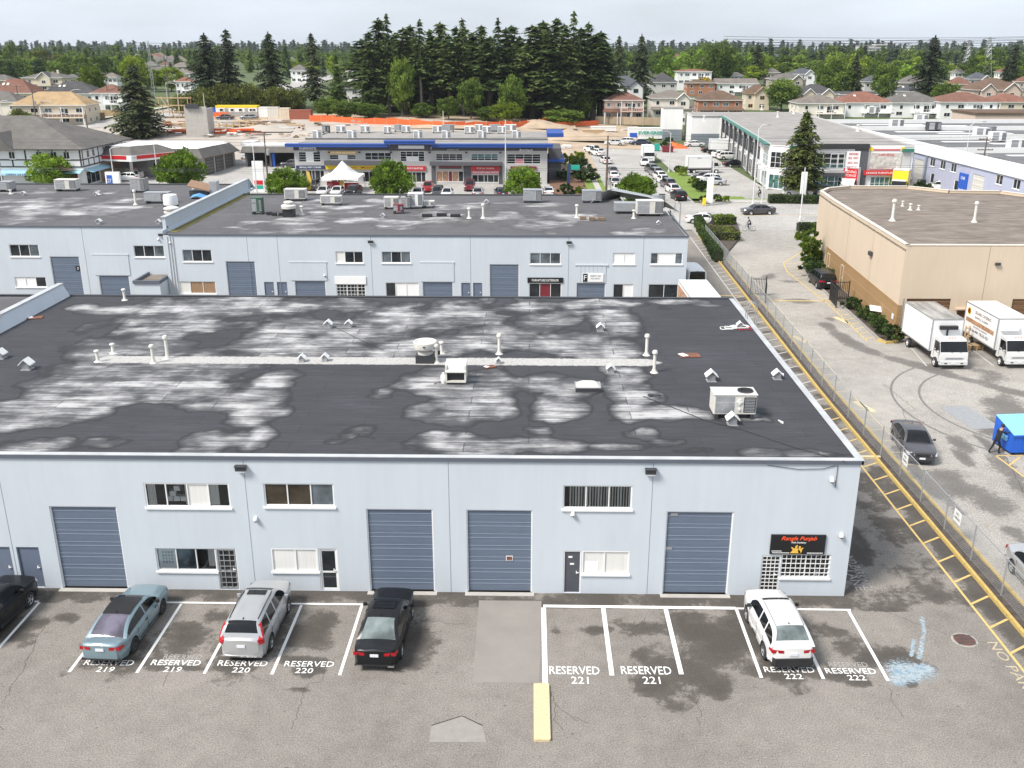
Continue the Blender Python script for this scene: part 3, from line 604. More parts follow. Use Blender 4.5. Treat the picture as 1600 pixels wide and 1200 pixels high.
def window(F,par,u0,u1,z0,z1,cols=(1,1,1),rows=1,frame=WHITEM,pane=GLASS,d=.09,fw=.06,sill=True,panes=None,inner=None,name='window',bars=0):
    fr=G(); F.box(fr,u0,z0,u1,z0+fw,d-.05,d+.03); F.box(fr,u0,z1-fw,u1,z1,d-.05,d+.03)
    F.box(fr,u0,z0+fw,u0+fw,z1-fw,d-.05,d+.03); F.box(fr,u1-fw,z0+fw,u1,z1-fw,d-.05,d+.03)
    tot=sum(cols); us=[u0+(u1-u0)*sum(cols[:i])/tot for i in range(len(cols)+1)]
    for u in us[1:-1]: F.box(fr,u-fw*.4,z0+fw,u+fw*.4,z1-fw,d-.045,d+.028)
    zs=[z0+(z1-z0)*i/rows for i in range(rows+1)]
    for z in zs[1:-1]: F.box(fr,u0+fw,z-.025,u1-fw,z+.025,d-.042,d+.025)
    if bars:
        n=int((u1-u0)/bars)
        for i in range(1,n): u=u0+(u1-u0)*i/n; F.box(fr,u-.014,z0,u+.014,z1,d-.075,d-.055)
        n=int((z1-z0)/bars)
        for i in range(1,n): z=z0+(z1-z0)*i/n; F.box(fr,u0,z-.014,u1,z+.014,d-.078,d-.05)
    o=fr.obj(name,frame,par)
    k=0
    for i in range(len(cols)):
        for j in range(rows):
            pm=panes[k] if panes else pane; k+=1
            F.box(G(),0,0,0,0,0,0)
            g=G(); F.box(g,us[i]+.02,zs[j]+.02,us[i+1]-.02,zs[j+1]-.02,d,d+.012); g.obj('pane',pm,o)
    if sill: g=G(); F.box(g,u0-.06,z0-.09,u1+.06,z0-.003,-.07,.06); g.obj('sill',frame,o)
    return o
def blinds(F,par,u0,u1,z0,z1,step=.10,mat=BLIND,d=.17,wid=.062,tilt=.5):
    g=G(); n=int((u1-u0)/step)
    for i in range(n):
        u=u0+(i+.5)*(u1-u0)/n; a=tilt+.25*math.sin(i*1.7)
        g.add([F.P(u-wid/2*math.cos(a),z0,d-wid/2*math.sin(a)),F.P(u+wid/2*math.cos(a),z0,d+wid/2*math.sin(a)),F.P(u+wid/2*math.cos(a),z1,d+wid/2*math.sin(a)),F.P(u-wid/2*math.cos(a),z1,d-wid/2*math.sin(a))],[(0,1,2,3)])
    return g.obj('blind',mat,par)
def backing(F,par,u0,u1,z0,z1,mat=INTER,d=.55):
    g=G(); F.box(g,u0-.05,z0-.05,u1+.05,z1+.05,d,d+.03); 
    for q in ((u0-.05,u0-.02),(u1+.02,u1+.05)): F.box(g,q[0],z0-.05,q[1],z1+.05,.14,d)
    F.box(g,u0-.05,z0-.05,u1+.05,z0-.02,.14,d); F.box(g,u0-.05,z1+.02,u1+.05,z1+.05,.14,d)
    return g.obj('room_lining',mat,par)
def ohdoor(F,par,u0,u1,z0,z1,n=7,mat=DOORB,ln=DOORLN,lab=None,d=.10):
    fr=G(); F.box(fr,u0,z1-.05,u1,z1,d-.06,d+.02); F.box(fr,u0,z0,u0+.05,z1-.05,d-.06,d+.02); F.box(fr,u1-.05,z0,u1,z1-.05,d-.06,d+.02)
    o=fr.obj('overhead_door',WHITEM if mat is DOORB else mat,par)
    if lab: o['label']=lab
    h=(z1-.05-z0-.03)/n
    for i in range(n):
        g=G(); a=z0+.03+i*h; F.box(g,u0+.05,a+.006,u1-.05,a+h-.006,d,d+.04)
        F.box(g,u0+.05,a+h-.04,u1-.05,a+h-.008,d-.016,d,1); F.box(g,u0+.05,a+h*.60,u1-.05,a+h*.60+.03,d-.014,d,1); F.box(g,u0+.05,a+h*.2,u1-.05,a+h*.2+.012,d-.006,d,0)
        g.obj('door_panel',[mat,ln],o)
    g=G(); F.box(g,u0+.05,z0,u1-.05,z0+.028,d-.01,d+.03); g.obj('door_seal',RUBBER,o)
    return o
def mandoor(F,par,u0,u1,z0,z1,mat=DOORB2,frame=None,glass=None,d=.07,handle=True,name='door',bars=0,side=1):
    g=G(); F.box(g,u0+.05,z0+.02,u1-.05,z1-.05,d,d+.04); o=g.obj(name,mat,par)
    g=G(); F.box(g,u0,z1-.05,u1,z1,d-.05,d+.03); F.box(g,u0,z0,u0+.05,z1-.05,d-.05,d+.03); F.box(g,u1-.05,z0,u1,z1-.05,d-.05,d+.03); g.obj('door_frame',frame or mat,o)
    if glass is not None:
        g=G(); F.box(g,u0+.13,z0+.12,u1-.13,z0+.85,d-.006,d); F.box(g,u0+.13,z0+.95,u1-.13,z1-.16,d-.006,d); g.obj('pane',glass,o)
    if bars:
        g=G(); n=int((u1-u0-.1)/bars)
        for i in range(n+1): u=u0+.05+(u1-u0-.1)*i/n; F.box(g,u-.014,z0+.05,u+.014,z1-.06,d-.05,d-.03)
        n=int((z1-z0)/(bars*1.15))
        for i in range(n+1): z=z0+.06+(z1-z0-.14)*i/n; F.box(g,u0+.05,z-.014,u1-.05,z+.014,d-.053,d-.027)
        g.obj('security_bar',WHITEM if bars<.2 else GALV,o)
    if handle: g=G(); uu=u1-.16 if side>0 else u0+.16; F.box(g,uu-.05,z0+.98,uu+.07,z0+1.02,d-.08,d-.05); F.box(g,uu-.05,z0+.94,uu-.02,z0+1.06,d-.06,d-.003); g.obj('handle',WHITEM,o)
    return o
def walllight(F,par,u,z):
    g=G(); F.box(g,u-.22,z-.10,u+.22,z+.10,-.20,.0); F.box(g,u-.24,z+.10,u+.24,z+.13,-.26,.0); o=g.obj('wall_light',DKMET,par); g=G(); F.box(g,u-.19,z-.16,u+.19,z-.10,-.19,-.03); g.obj('lens',HEADL,o); return o
def seccam(F,par,u,z):
    x,y,zz=F.P(u,z,-.10); g=G().lathe([(.0,.09),(.07,.08),(.10,.02),(.10,-.03),(.085,-.05)],(x,y,zz),14,0).lathe([(.085,-.05),(.06,-.10),(.0,-.12)],(x,y,zz),14,1); F.box(g,u-.05,z+.02,u+.05,z+.12,-.08,0); return g.obj('security_camera',[WHITEM,BLACKP],par,smooth=40)
# ================================================================ FRONT WAREHOUSE
FY=36.6; F=Face((0,FY),0); WT=6.3
wh=thing('warehouse','long pale blue two storey warehouse with stained black flat roof in front','warehouse',(0,FY,0))
def local(root):
    for c in [o for o in bpy.data.objects if o.parent==root]: c.matrix_parent_inverse=Matrix.Translation(root.location).inverted()
doors=[(-20.5,-17.6),(-6.9,-4.06),(-2.63,.18),(5.86,8.69)]
DZ=4.02
wins=[(-16.29,-12.66,4.02,5.15),(-11.2,-8.22,4.1,5.17),(1.46,4.37,4.10,5.19)]
lows=[(-16.18,-13.56,.93,2.04),(-11.13,-9.12,.96,2.08),(2.34,4.37,.98,2.1),(10.9,13.0,.89,2.02)]
dr=[(-13.54,-12.66,.02,2.06),(-9.08,-8.25,.02,2.1),(1.54,2.3,.02,2.09),(10.05,10.87,.02,1.98),(-22.27,-21.28,.02,2.03),(-23.6,-22.55,.02,2.03),(-25.4,-24.4,.02,2.03),(-32.6+2,-27.8,.02,4.02)]
hol=[(a,b,.02,DZ) for a,b in doors]+wins+lows+dr
g=G(); F.wall(g,-75,13.76,0,WT,hol)
g.add([(13.76,FY,0),(13.72,63.85,0),(13.72,63.85,WT),(13.76,FY,WT)],[(0,1,2,3)])
g.add([(13.72,63.85,0),(-75,63.85,0),(-75,63.85,WT),(13.72,63.85,WT)],[(0,1,2,3)])
wall=g.obj('wall',BLUEW,wh)
xs=np.arange(-32.0,13.66,.16); ys=np.arange(36.68,63.85,.16); v,f=grid(xs,ys)
RB=[(60,640,110,24),(140,610,110,32),(220,580,130,36),(330,575,110,30),(300,610,90,26),(215,540,90,22),(260,505,110,24),(330,480,140,20),(400,475,120,18),(180,485,60,9),(125,480,30,6),(430,540,70,26),(470,510,90,18),(430,590,40,18),(380,625,70,22),(330,635,70,10),(400,645,50,16),(25,660,40,20),(140,645,40,14),
 (540,475,60,10),(560,520,90,26),(520,545,80,16),(620,500,60,28),(640,545,80,18),(690,500,60,26),(730,490,80,22),(760,530,90,26),(700,540,50,20),(820,480,50,12),(860,500,60,22),(890,540,80,26),(960,500,50,26),(960,545,36,20),(930,475,110,8),(1060,472,60,5),(1100,477,40,4),
 (680,600,50,26),(730,620,80,30),(660,640,28,16),(770,600,60,26),(720,650,70,14),(790,640,24,16),(850,600,44,22),(870,625,50,26),(870,650,40,12),(905,600,50,12),(975,590,44,22),(990,610,44,20),(985,645,36,18),(1040,645,70,12),(1130,648,70,9),(1010,675,34,14),
 (700,690,70,16),(760,700,80,14),(680,680,40,8),(870,696,70,14),(850,673,26,6,.5),(960,698,60,7),(1050,690,50,9,.6),(1090,700,40,7,.5),(1190,706,44,10),(1260,708,50,9,.8),(1160,655,50,6,.7),
 (50,695,64,14),(10,705,60,12),(165,692,34,8,.42),(560,685,32,11,.38),(355,690,74,16),(310,705,50,8),(410,680,24,14),(600,612,16,3,.35),(590,619,20,3,.35)]
s,n=blobfield(v[:,0],v[:,1],[(b[0],b[1],b[2]*1.1,b[3]*1.14,*b[4:]) for b in RB],z=6.42,sc=.55)
n2=fbm(v[:,0]*1.5+5,v[:,1]*1.1+9,4)-.5
st=np.clip(.47+.62*np.clip(s,-.75,.62)+.75*n*np.where(s>-.6,1,.2)+.3*n2,0,1)
st=np.where(s<-.5,np.minimum(st,.40),st)
bd=np.clip(1.0-np.abs(v[:,1]-49.62)/1.25,0,1)*np.clip((v[:,0]+24.2)/1.0,0,1)*np.clip((7.9-v[:,0])/1.5,0,1)
v[:,2]=6.40+.015*fbm(v[:,0]*.4,v[:,1]*.4,3)
link('roof',npmesh('roof',v,f,MEMB,{'stain':st,'band':bd},smooth=True),wh)
g=G().box(-75,36.66,6.38,-32.3,63.8,6.40); v2,f2=grid(np.arange(-75,-32.2,.5),np.arange(36.68,63.85,.4)); st2=np.clip(.35+.9*(fbm(v2[:,0]*.18,v2[:,1]*.25,4)-.42),0,1); v2[:,2]=6.40
link('roof',npmesh('roof',v2,f2,MEMB2,{'stain':st2,'band':0*st2},smooth=True),wh)
# edge flashing: dark fascia with a pale metal cap
g=G(); F.box(g,-75,6.26,13.84,6.43,-.07,-.003); g.box(13.76,FY-.07,6.26,13.84,63.9,6.43); g.box(-75,63.853,6.26,13.84,63.92,6.43); g.obj('fascia',FLASH,wh)
g=G().box(-75,FY-.08,6.432,13.86,FY+.20,6.46).box(13.55,FY+.203,6.432,13.86,63.65,6.46).box(-75,63.653,6.432,13.86,63.94,6.47,1); g.obj('cap_flashing',[CAPM,DKMET],wh)
for i,u in enumerate((-22.42,-11.95,-3.35,5.2)): g=G(); F.box(g,u-.012,0,u+.012,6.255,-.004,.01); g.obj('wall_joint',M('blue_grey_joint',(.20,.24,.28),.9,var=.1),wh)  # dark blue-grey strip marks each joint between wall panels
for i,(a,b) in enumerate(doors): ohdoor(F,wh,a,b,.02,DZ)
ohdoor(F,wh,-30.6,-27.8,.02,DZ)
for a,b in doors: g=G(); F.box(g,a-.1,0,b+.1,.02,-.28,.1); g.obj('door_sill',CONC,wh)
W3=dict(pane=CLEAR)
w=window(F,wh,*wins[0],cols=(1,1,1,1),panes=[CLEAR,CLEAR,BLINDG,CLEAR],d=.07); backing(F,wh,*wins[0]); blinds(F,w,-16.2,-15.85,4.1,5.1,.06,tilt=.1,d=.112,wid=.058); blinds(F,w,-14.6,-13.15,4.1,5.1,.06,tilt=.05,d=.112,wid=.058)
for (bu,bz) in ((-15.35,4.18),(-15.05,4.18),(-14.75,4.18),(-15.2,4.42),(-15.0,4.66)): g=G(); F.box(g,bu-.13,bz,bu+.13,bz+.22,.26,.5); g.obj('carton',WHITEM,w)
w=window(F,wh,*wins[1],panes=[GLASSB,GLASSB,GLASSG])
w=window(F,wh,*wins[2],**W3); backing(F,wh,*wins[2]); blinds(F,w,1.72,4.33,4.16,5.14,.115,tilt=.6,wid=.085,d=.145)
w=window(F,wh,*lows[0],**W3,fw=.05); backing(F,wh,*lows[0]); g=G(); F.box(g,-16.1,1.0,-15.35,1.98,.105,.108); g.obj('paper_notice',WHITES,w)
g=G()
for i in range(4):
    for j in range(4): F.box(g,-15.95+i*.13,1.25+j*.16,-15.86+i*.13,1.36+j*.16,.1025,.1045)
g.obj('notice_print',GALV,w)
g=G(); F.box(g,-15.3,.99,-14.5,2.0,.15,.158); g.obj('blind',GLASSG,w); g=G(); F.box(g,-14.0,1.0,-13.7,1.95,.3,.33); g.obj('curtain',BLIND,w)
w=window(F,wh,*lows[1],cols=(1.1,1),pane=BLINDG,fw=.05,d=.05)
w=window(F,wh,*lows[2],cols=(1,1.1),pane=BLINDG,fw=.05,d=.05); g=G(); F.box(g,2.45,1.05,3.05,1.55,.040,.049); g.obj('paper_notice',WHITES,w)
w=window(F,wh,*lows[3],cols=(1,1),**W3,fw=.05,bars=.205); backing(F,wh,*lows[3]); g=G(); F.box(g,12.4,.95,12.55,1.2,.13,.16); g.obj('bottle',WHITES,w)
mandoor(F,wh,*dr[0],GALV,WHITEM,GLASS,bars=.24); mandoor(F,wh,*dr[1],WHITEM,WHITEM,GLASS); o=mandoor(F,wh,*dr[2],M('charcoal_door',(.075,.08,.095),.5),WHITEM); g=G(); F.box(g,1.75,1.72,1.92,1.8,.055,.068); F.box(g,1.82,1.38,2.0,1.46,.055,.068); g.obj('door_sticker',WHITES,o)
mandoor(F,wh,*dr[3],BLACKP,WHITEM,None,bars=.17); 
for q in dr[4:7]: mandoor(F,wh,*q)
g=G(); F.box(g,-.95,1.55,-.65,1.78,.07,.082); F.box(g,-.92,1.58,-.68,1.75,.06,.069,1); g.obj('red_notice',[WHITES,RUST],wh)
for a,b,c,d in ((6.05,3.78,6.35,3.90),(5.92,2.15,6.2,2.29)): g=G(); F.box(g,a,b,c,d,.07,.083); g.obj('door_sticker',GALV,wh)
walllight(F,wh,-12.05,5.9); walllight(F,wh,5.08,5.9); seccam(F,wh,12.62,5.55); seccam(F,wh,13.3,2.97); seccam(F,wh,1.89,3.88); seccam(F,wh,-11.64,3.5)
pts=[F.P(9.9,6.2,-.03),F.P(11.2,6.02,-.03),F.P(12.2,6.05,-.03),F.P(12.72,6.2,-.03)]; G().path(pts,.012).path([F.P(12.8,6.25,-.03),F.P(12.8,5.2,-.03)],.012).obj('cable',DKMET,wh)
# parapet over the party wall at the left of the black roof
g=G().box(-32.3,37.0,6.3,-32.02,63.7,7.25); g.obj('parapet',BLUEW,wh); G().box(-32.36,36.95,7.252,-31.96,63.75,7.31).obj('parapet_cap',CAPM,wh)
g=G().quad((-32.02,36.95,7.25),(-31.6,36.95,6.41),(-31.6,63.7,6.41),(-32.02,63.7,7.25)); g.obj('parapet_flashing',BLUEW,wh)
local(wh)
# ---- shop sign of the end unit
sg=thing('shop_sign','black shop sign with orange script lettering and gold dancers above barred window','sign',(11.5,FY,2.07))
G().cbox(0,-.05,.46,2.32,.07,.92).obj('board',BLACKS,sg)
text('Rangla Punjab',NEON,sg,(.03,-.09,.74),FRONT,1.5,.24,.006,shear=.35,bold=.012); text('Folk Academy',WHITES,sg,(.03,-.09,.56),FRONT,.62,.10,.004,shear=.3)
def blob(cx_,cz,pts): return [(cx_+a,cz+b) for a,b in pts]
g=G()
def flat(pts,d0=-.098,d1=-.087):
    n=len(pts); b=len(g.v); g.v+=[(a,d0,c) for a,c in pts]+[(a,d1,c) for a,c in pts]; g.f.append(tuple(b+i for i in range(n))); g.m.append(0)
    for i in range(n): j=(i+1)%n; g.f.append((b+j,b+i,b+n+i,b+n+j)); g.m.append(0)
flat([(-.30,.06),(.16,.06),(.12,.16),(.02,.28),(-.02,.30),(-.14,.29),(-.22,.17)]); flat([(.05,.07),(.16,.07),(.20,.18),(.17,.28),(.06,.30),(.02,.2)])
for a,b,r in ((-.06,.36,.05),(.09,.35,.05)): flat([(a+r*math.cos(t),b+r*math.sin(t)) for t in np.linspace(0,6.28,10)[:-1]],-.099,-.086)
flat([(-.2,.22),(-.28,.33),(-.24,.35),(-.12,.27)],-.1,-.085); flat([(-.07,.39),(-.03,.46),(.0,.44),(-.02,.37)],-.101,-.0865); flat([(.15,.26),(.22,.33),(.25,.31),(.18,.22)],-.1,-.085)
g.obj('emblem',GOLD,sg)
text('604 000',BLACKS,sg,(-.9,-.0,.2),FRONT,.1,.01) if 0 else None
g=G()
for a,b,w_ in ((-1.09,.155,.42),(-1.06,.07,.68),(.42,.07,.68)):
    x=a
    while x<a+w_: l=random.Random(int(x*999)).uniform(.025,.06); g.box(x,-.095,b-.016,x+l,-.086,b+.016); x+=l+.012
g.obj('small_print',WHITES,sg)
# ================================================================ BACK WAREHOUSE
BW=thing('warehouse','second pale blue warehouse behind the black roof with grey loading doors','warehouse',(-10,87,0))
B=Face((0,87.0),0); B2=Face((0,88.7),0)
bwin=[(-32.1,-29.37,3.84,4.97),(-17.89,-15.35,3.77,4.85),(-13.64,-10.96,3.79,4.86),(0.01,2.84,3.73,4.79),(7.63,9.66,3.76,4.82),(11.08,14.0,3.77,4.83)]
blow=[(-32.9,-29.3,.8,1.97),(-18.0,-15.3,.5,1.78),(-13.4,-10.3,.3,1.95),(-.05,2.95,.3,1.95),(7.75,9.6,.05,1.9),(11.0,13.9,.05,1.9)]
bdoor=[(-28.17,-25.43,.02,3.9),(-3.7,-.98,.02,3.72),(-21.88,-19.0,.02,2.1),(-9.95,-7.12,.02,2.05),(4.35,7.03,.02,2.0)]
bman=[(-24.75,-23.85,.02,1.95),(-23.55,-22.6,.02,1.95),(-6.35,-5.5,.02,1.95),(-5.25,-4.4,.02,1.95)]
g=G(); B.wall(g,-33.7,14.4,0,6.3,bwin+blow+bdoor+bman); g.add([(14.4,87,0),(14.9,103,0),(14.9,103,6.3),(14.4,87,6.3)],[(0,1,2,3)]); g.add([(-33.7,87,0),(-33.7,87,6.7),(-33.7,88.7,6.7),(-33.7,88.7,0)],[(0,1,2,3)])
bl=[(-49.1,-46.3,3.9,5.05),(-37.3,-34.4,3.9,5.0),(-49.1,-46.1,.95,1.93)]; bl2=[(-45.4,-42.6,.02,3.93),(-41,-38.1,.02,2.13)]
B2.wall(g,-80,-33.7,0,6.72,bl+bl2); g.obj('wall',BLUEW,BW)
g=G(); B.box(g,-33.2,6.26,14.48,6.42,-.07,-.003); g.box(14.43,87.003,6.26,14.5,101,6.42); B2.box(g,-80,6.69,-33.75,6.84,-.07,-.003); g.obj('fascia',FLASH,BW)
def broof(x0,x1,y0,y1,z,bs,seed):
    xs=np.arange(x0,x1,.3); ys=np.arange(y0,y1,.3); v,f=grid(xs,ys); s,n=blobfield(v[:,0],v[:,1],[(b[0],b[1],b[2]*1.1,b[3]*1.5) for b in bs],z=z,sc=.5)
    st=np.clip(.40+.55*np.clip(s,-.8,.6)+.9*n*np.where(s>-.6,1,.4),0,1); bd=np.clip(1-np.abs(v[:,1]-98.2)/1.0,0,1)*.5; v[:,2]=z
    link('roof',npmesh('roof',v,f,MEMB2,{'stain':st,'band':bd},smooth=True),BW)
broof(-33.5,14.5,87.05,101.2,6.38,[(470,345,80,12),(430,360,80,9),(520,330,60,8),(560,345,60,6),(620,350,60,6),(700,340,60,8),(780,338,60,6),(850,330,40,8),(840,350,60,9),(900,340,60,8),(1010,360,50,6),(980,362,40,4),(380,352,30,7),(450,318,20,4),(690,320,60,6)],1)
broof(-33.5,10.6,101.2,112.2,6.38,[(530,322,60,7),(600,318,60,6),(720,322,70,5),(800,318,60,5),(480,316,30,5),(850,320,40,4)],2)
broof(-80,-34.0,88.8,117.6,6.80,[(60,318,90,9),(40,340,60,9),(130,335,70,6),(180,325,60,8),(200,315,40,6),(30,300,60,5),(150,300,40,3),(90,330,80,6)],3)
g=G().box(-34.3,88.3,6.3,-33.55,117.6,6.5).box(-34.15,88.4,6.3,-33.85,116.0,7.7); g.add([(-34.4,116,6.3),(-33.6,116,6.3),(-33.7,116,7.7),(-34.1,116,7.7),(-34.4,118,6.3),(-33.6,118,6.3)],[(0,1,2,3),(3,2,5,4)]); g.obj('parapet',BLUEW,BW); G().box(-34.25,88.3,7.702,-33.75,116.05,7.76).obj('parapet_cap',CAPM,BW)
# mossy gutter strip beside the parapet, rear edge kerb, sloped seamed metal over the rear corner
G().box(-33.5,88,6.385,-32.7,112,6.41).obj('moss_strip',M('roof_moss',(.13,.12,.03),1,var=.5,scale=2,bmp=.4),BW)
g=G().box(-80,117.3,6.7,-34.2,117.62,6.93).box(-33.4,112.0,6.3,10.4,112.3,6.52); g.obj('rear_kerb',DKMET,BW)
g=G().box(-80,117.5,0,-34.2,117.6,6.69).box(-33.7,112.1,0,10.4,112.2,6.29); g.obj('rear_wall',BLUEW,BW)
g=G(); A=[(10.3,112.3,6.3),(14.7,104.2,6.3),(15.6,101.2,6.3)]; T_=[(9.6,110.2,7.5),(13.4,104.0,7.5),(13.9,101.0,7.5)]
for i in range(2): g.quad(A[i],A[i+1],T_[i+1],T_[i])
g.quad((10.3,112.3,6.3),(9.6,110.2,7.5),(7.9,107.4,7.5),(6.6,106.2,6.4)); g.quad(T_[0],T_[1],(12.6,103.4,7.5),(9.0,108.6,7.5)); g.quad(T_[1],T_[2],(13.2,101.0,7.5),(12.6,103.4,7.5)); g.obj('sloped_metal_parapet',GALV,BW)
g=G()
for t in np.linspace(0,1,18):
    for i in range(2):
        a=Vector(A[i]).lerp(Vector(A[i+1]),t); b=Vector(T_[i]).lerp(Vector(T_[i+1]),t); g.tube(a+Vector((0,0,.02)),b+Vector((0,0,.02)),.03,n=4)
    a=Vector((10.3,112.3,6.3)).lerp(Vector((6.6,106.2,6.4)),t); b=Vector((9.6,110.2,7.5)).lerp(Vector((7.9,107.4,7.5)),t); g.tube(a,b,.03,n=4)
g.obj('standing_seam',GALV,BW)
for u in (-26.0,-23.2,-10.9-3.7,-5.45,3.57,10.4): g=G(); B.box(g,u-.02,0,u+.02,6.25,-.004,.01); g.obj('wall_joint',MATS['blue_grey_joint'],BW)
g=G(); B2.box(g,-42,0,-41.96,6.65,-.004,.01); g.obj('wall_joint',MATS['blue_grey_joint'],BW)
for q in bdoor[:2]: ohdoor(B,BW,*q)
for q in bdoor[2:]: ohdoor(B,BW,*q,n=4)
ohdoor(B2,BW,*bl2[0]); ohdoor(B2,BW,*bl2[1],n=4)
for k,q in enumerate(bman): mandoor(B,BW,*q)
pm={0:[GLASSG,GLASS,GLASS],1:[BLIND,GLASS,GLASS],2:[GLASSG,GLASS,GLASSG],3:[GLASSG,GLASSG,GLASSG]}
for i in range(4): window(B,BW,*bwin[i],panes=pm[i])
window(B,BW,*bwin[4],cols=(1,1),panes=[WHITES,WHITES]); window(B,BW,*bwin[5],cols=(1,2.4,1),panes=[GLASSG,WHITES,GLASSG])
window(B,BW,*blow[0],cols=(1,1,1),panes=[BLIND,CURTAIN,CURTAIN]); o=window(B,BW,*blow[1],cols=(1,1,.8),panes=[GLASS,GLASS,GLASS],bars=.3); window(B,BW,*blow[2],cols=(1.1,1.2,1.4),panes=[GLASS,WHITES,WHITES]); window(B,BW,*blow[3],panes=[GLASS,MAROON,GLASS]); window(B,BW,*blow[4],cols=(1,1),panes=[GLASS,WHITES]); window(B,BW,*blow[5],cols=(1,1),panes=[GLASS,GLASS])
for q in bl[:2]: window(B2,BW,*q,panes=[GLASS,GLASS,GLASSG])
window(B2,BW,*bl[2],panes=[WHITES,WHITES,GLASS])
for F_,a,b,c,d in ((B,-22.2,-18.8,2.12,3.82),(B,-10.1,-7.0,2.07,3.85),(B2,-41.3,-37.9,2.15,4.1)):
    g=G(); F_.box(g,a,c,b,d,-.05,-.003); F_.box(g,a-.05,d,b+.05,d+.06,-.08,-.003); g.obj('infill_panel',BLUEW,BW)
g=G()
for i in range(7): B.box(g,4.35+i*.385,2.02,4.35+i*.385+.36,3.62,-.05,-.003)
B.box(g,4.2,3.64,7.2,3.74,-.10,-.003); g.obj('infill_panel',BLUEW,BW)
walllight(B,BW,-14.6,5.75); walllight(B,BW,3.57,5.75); walllight(B2,BW,-34.5,6.0); seccam(B,BW,-19.0,2.6); seccam(B2,BW,-34.8,5.6); seccam(B,BW,-33.1,5.6)
for u in (-33.35,-33.1,-32.85): B.box(G(),0,0,0,0,0,0); g=G().tube(B.P(u,0,-.05),B.P(u,6.2,-.05),.035,n=6); g.obj('conduit',LAMPW,BW)
# entrance vestibule in the corner
g=G().box(-36.1,85.0,0,-33.75,88.6,2.2); g.obj('vestibule',BLUEW,BW); g=G().box(-36.2,84.9,2.2,-33.72,85.1,2.5).box(-36.2,85.1,2.2,-36.0,88.6,2.5).box(-33.92,85.1,2.2,-33.72,88.6,2.5); g.obj('vestibule_parapet',FLASH,BW); G().box(-36.0,85.1,2.2,-33.92,88.6,2.24).obj('vestibule_roof',GRAVEL,BW)
local(BW)
def board(name,label,F_,u0,u1,z0,z1,mat,txt=None,tmat=WHITES,d=.08,th=None,cat='sign',extra=None,grp=None,shear=0,tw=.8,d0=0):
    c=F_.P((u0+u1)/2,z0,d0); t=thing(name,label,cat,c,F_.ang,grp); w=u1-u0; h=z1-z0
    G().box(-w/2,-d,0,w/2,-.003,h).obj('board',mat,t)
    for tt in (txt if isinstance(txt,list) else [(txt,.5,.45,tmat,tw,0)] if txt else []):
        s_,zc,hh,mt,ww,ux=tt; text(s_,mt,t,(ux*w,-d-.012,zc*h),FRONT,ww*w,hh*h,.004,shear=shear,bold=.01)
    return t
board('shop_sign','white plate sign over barred shop window of back warehouse',B,-18.1,-15.2,1.8,2.5,WHITES)
board('shop_sign','black fascia sign over dark shopfront of back warehouse',B,-.2,3.1,2.0,2.48,BLACKS,'FURNITURE EXTERIOR',WHITES,tw=.75)
t=board('shop_sign','white and black plate above half height grey door of back warehouse',B,4.9,6.8,2.12,2.9,WHITES,[('DIRECT  604',.72,.2,GALV,.5,.12),('PACIFIC',.4,.16,GALV,.45,.12)],d=.12)
G().cbox(-.72,-.128,.4,.42,.012,.76).obj('emblem',BLACKS,t); text('F',WHITES,t,(-.72,-.14,.4),FRONT,.25,.45)
board('plate_sign','small black plate on the left loading door of back warehouse',B2,-43.1,-42.65,2.55,3.0,BLACKS,'Z',WHITES,tw=.4,d=.03,d0=.08)
# ================================================================ TAN WAREHOUSE
TB=thing('warehouse','tan and brown tilt-up warehouse with gravel roof at right','warehouse',(30.1,76.6,0))
L0=(30.1,76.6); L1=(31.45,101.3); TH=7.62
TF=Face((30.1,76.6),R(.3)); la=math.atan2(L0[1]-L1[1],L0[0]-L1[0]); TL=Face(L1,la); LL=math.hypot(L1[0]-L0[0],L1[1]-L0[1])
du0=TF.P; 
def tu(px,py): x,z=yp(px,py,76.7); return x-30.1,z
ud0,zd=tu(1418,456); ud1,_=tu(1487,456); um0,zm=tu(1493,494); um1,_=tu(1517,494); ue0,ze=tu(1584,456)
holes=[(ud0,ud1,.02,3.25),(um0,um1,.02,2.35),(ue0,ue0+3.6,.02,3.25),(ue0+8,ue0+11.6,.02,3.25)]
g=G(); TF.wall(g,0,45,0,TH,holes); g.obj('wall',CREAMW,TB)
g=G(); TL.wall(g,0,LL,2.72,TH); g.obj('wall',CREAMW,TB); g=G(); TL.wall(g,-.0,LL,0,2.70); TL.box(g,0,2.55,LL,2.72,-.03,.02); g.obj('base_wall',BROWNW,TB)
g=G(); TF.box(g,-.02,0,ud0-.35,2.7,-.03,-.003); g.obj('base_wall',BROWNW,TB)
for z in (.9,1.75): g=G(); TL.box(g,0,z-.015,LL,z+.015,-.008,.01); TF.box(g,0,z-.015,ud0-.36,z+.015,-.036,-.02); g.obj('wall_reveal',M('tan_reveal',(.45,.31,.18),.9),TB)
for u in (LL*.31,LL*.645): g=G(); TL.box(g,u-.02,0,u+.02,TH,-.006,.01); g.obj('wall_joint',M('cream_joint',(.30,.22,.15),.9),TB)
for px in (1545,): u,_=tu(px,400); g=G(); TF.box(g,u-.02,0,u+.02,TH,-.006,.01); g.obj('wall_joint',MATS['cream_joint'],TB)
g=G(); TF.box(g,ud0-.3,0,ud0-.25,3.3,-.05,.0); g.obj('pipe',GALV,TB)
RP=[(30.1,76.6),(75,76.85),(75,99),(58,104),(53.5,105.5),(52,108.0),(46.5,108.4),(43.2,111.8),(36.5,111.8),(33.6,110.2),(32.0,107.6),(31.45,101.3)]
G().prism(RP,TH-.5,TH-.32).obj('roof',GRAVEL,TB)
g=G()
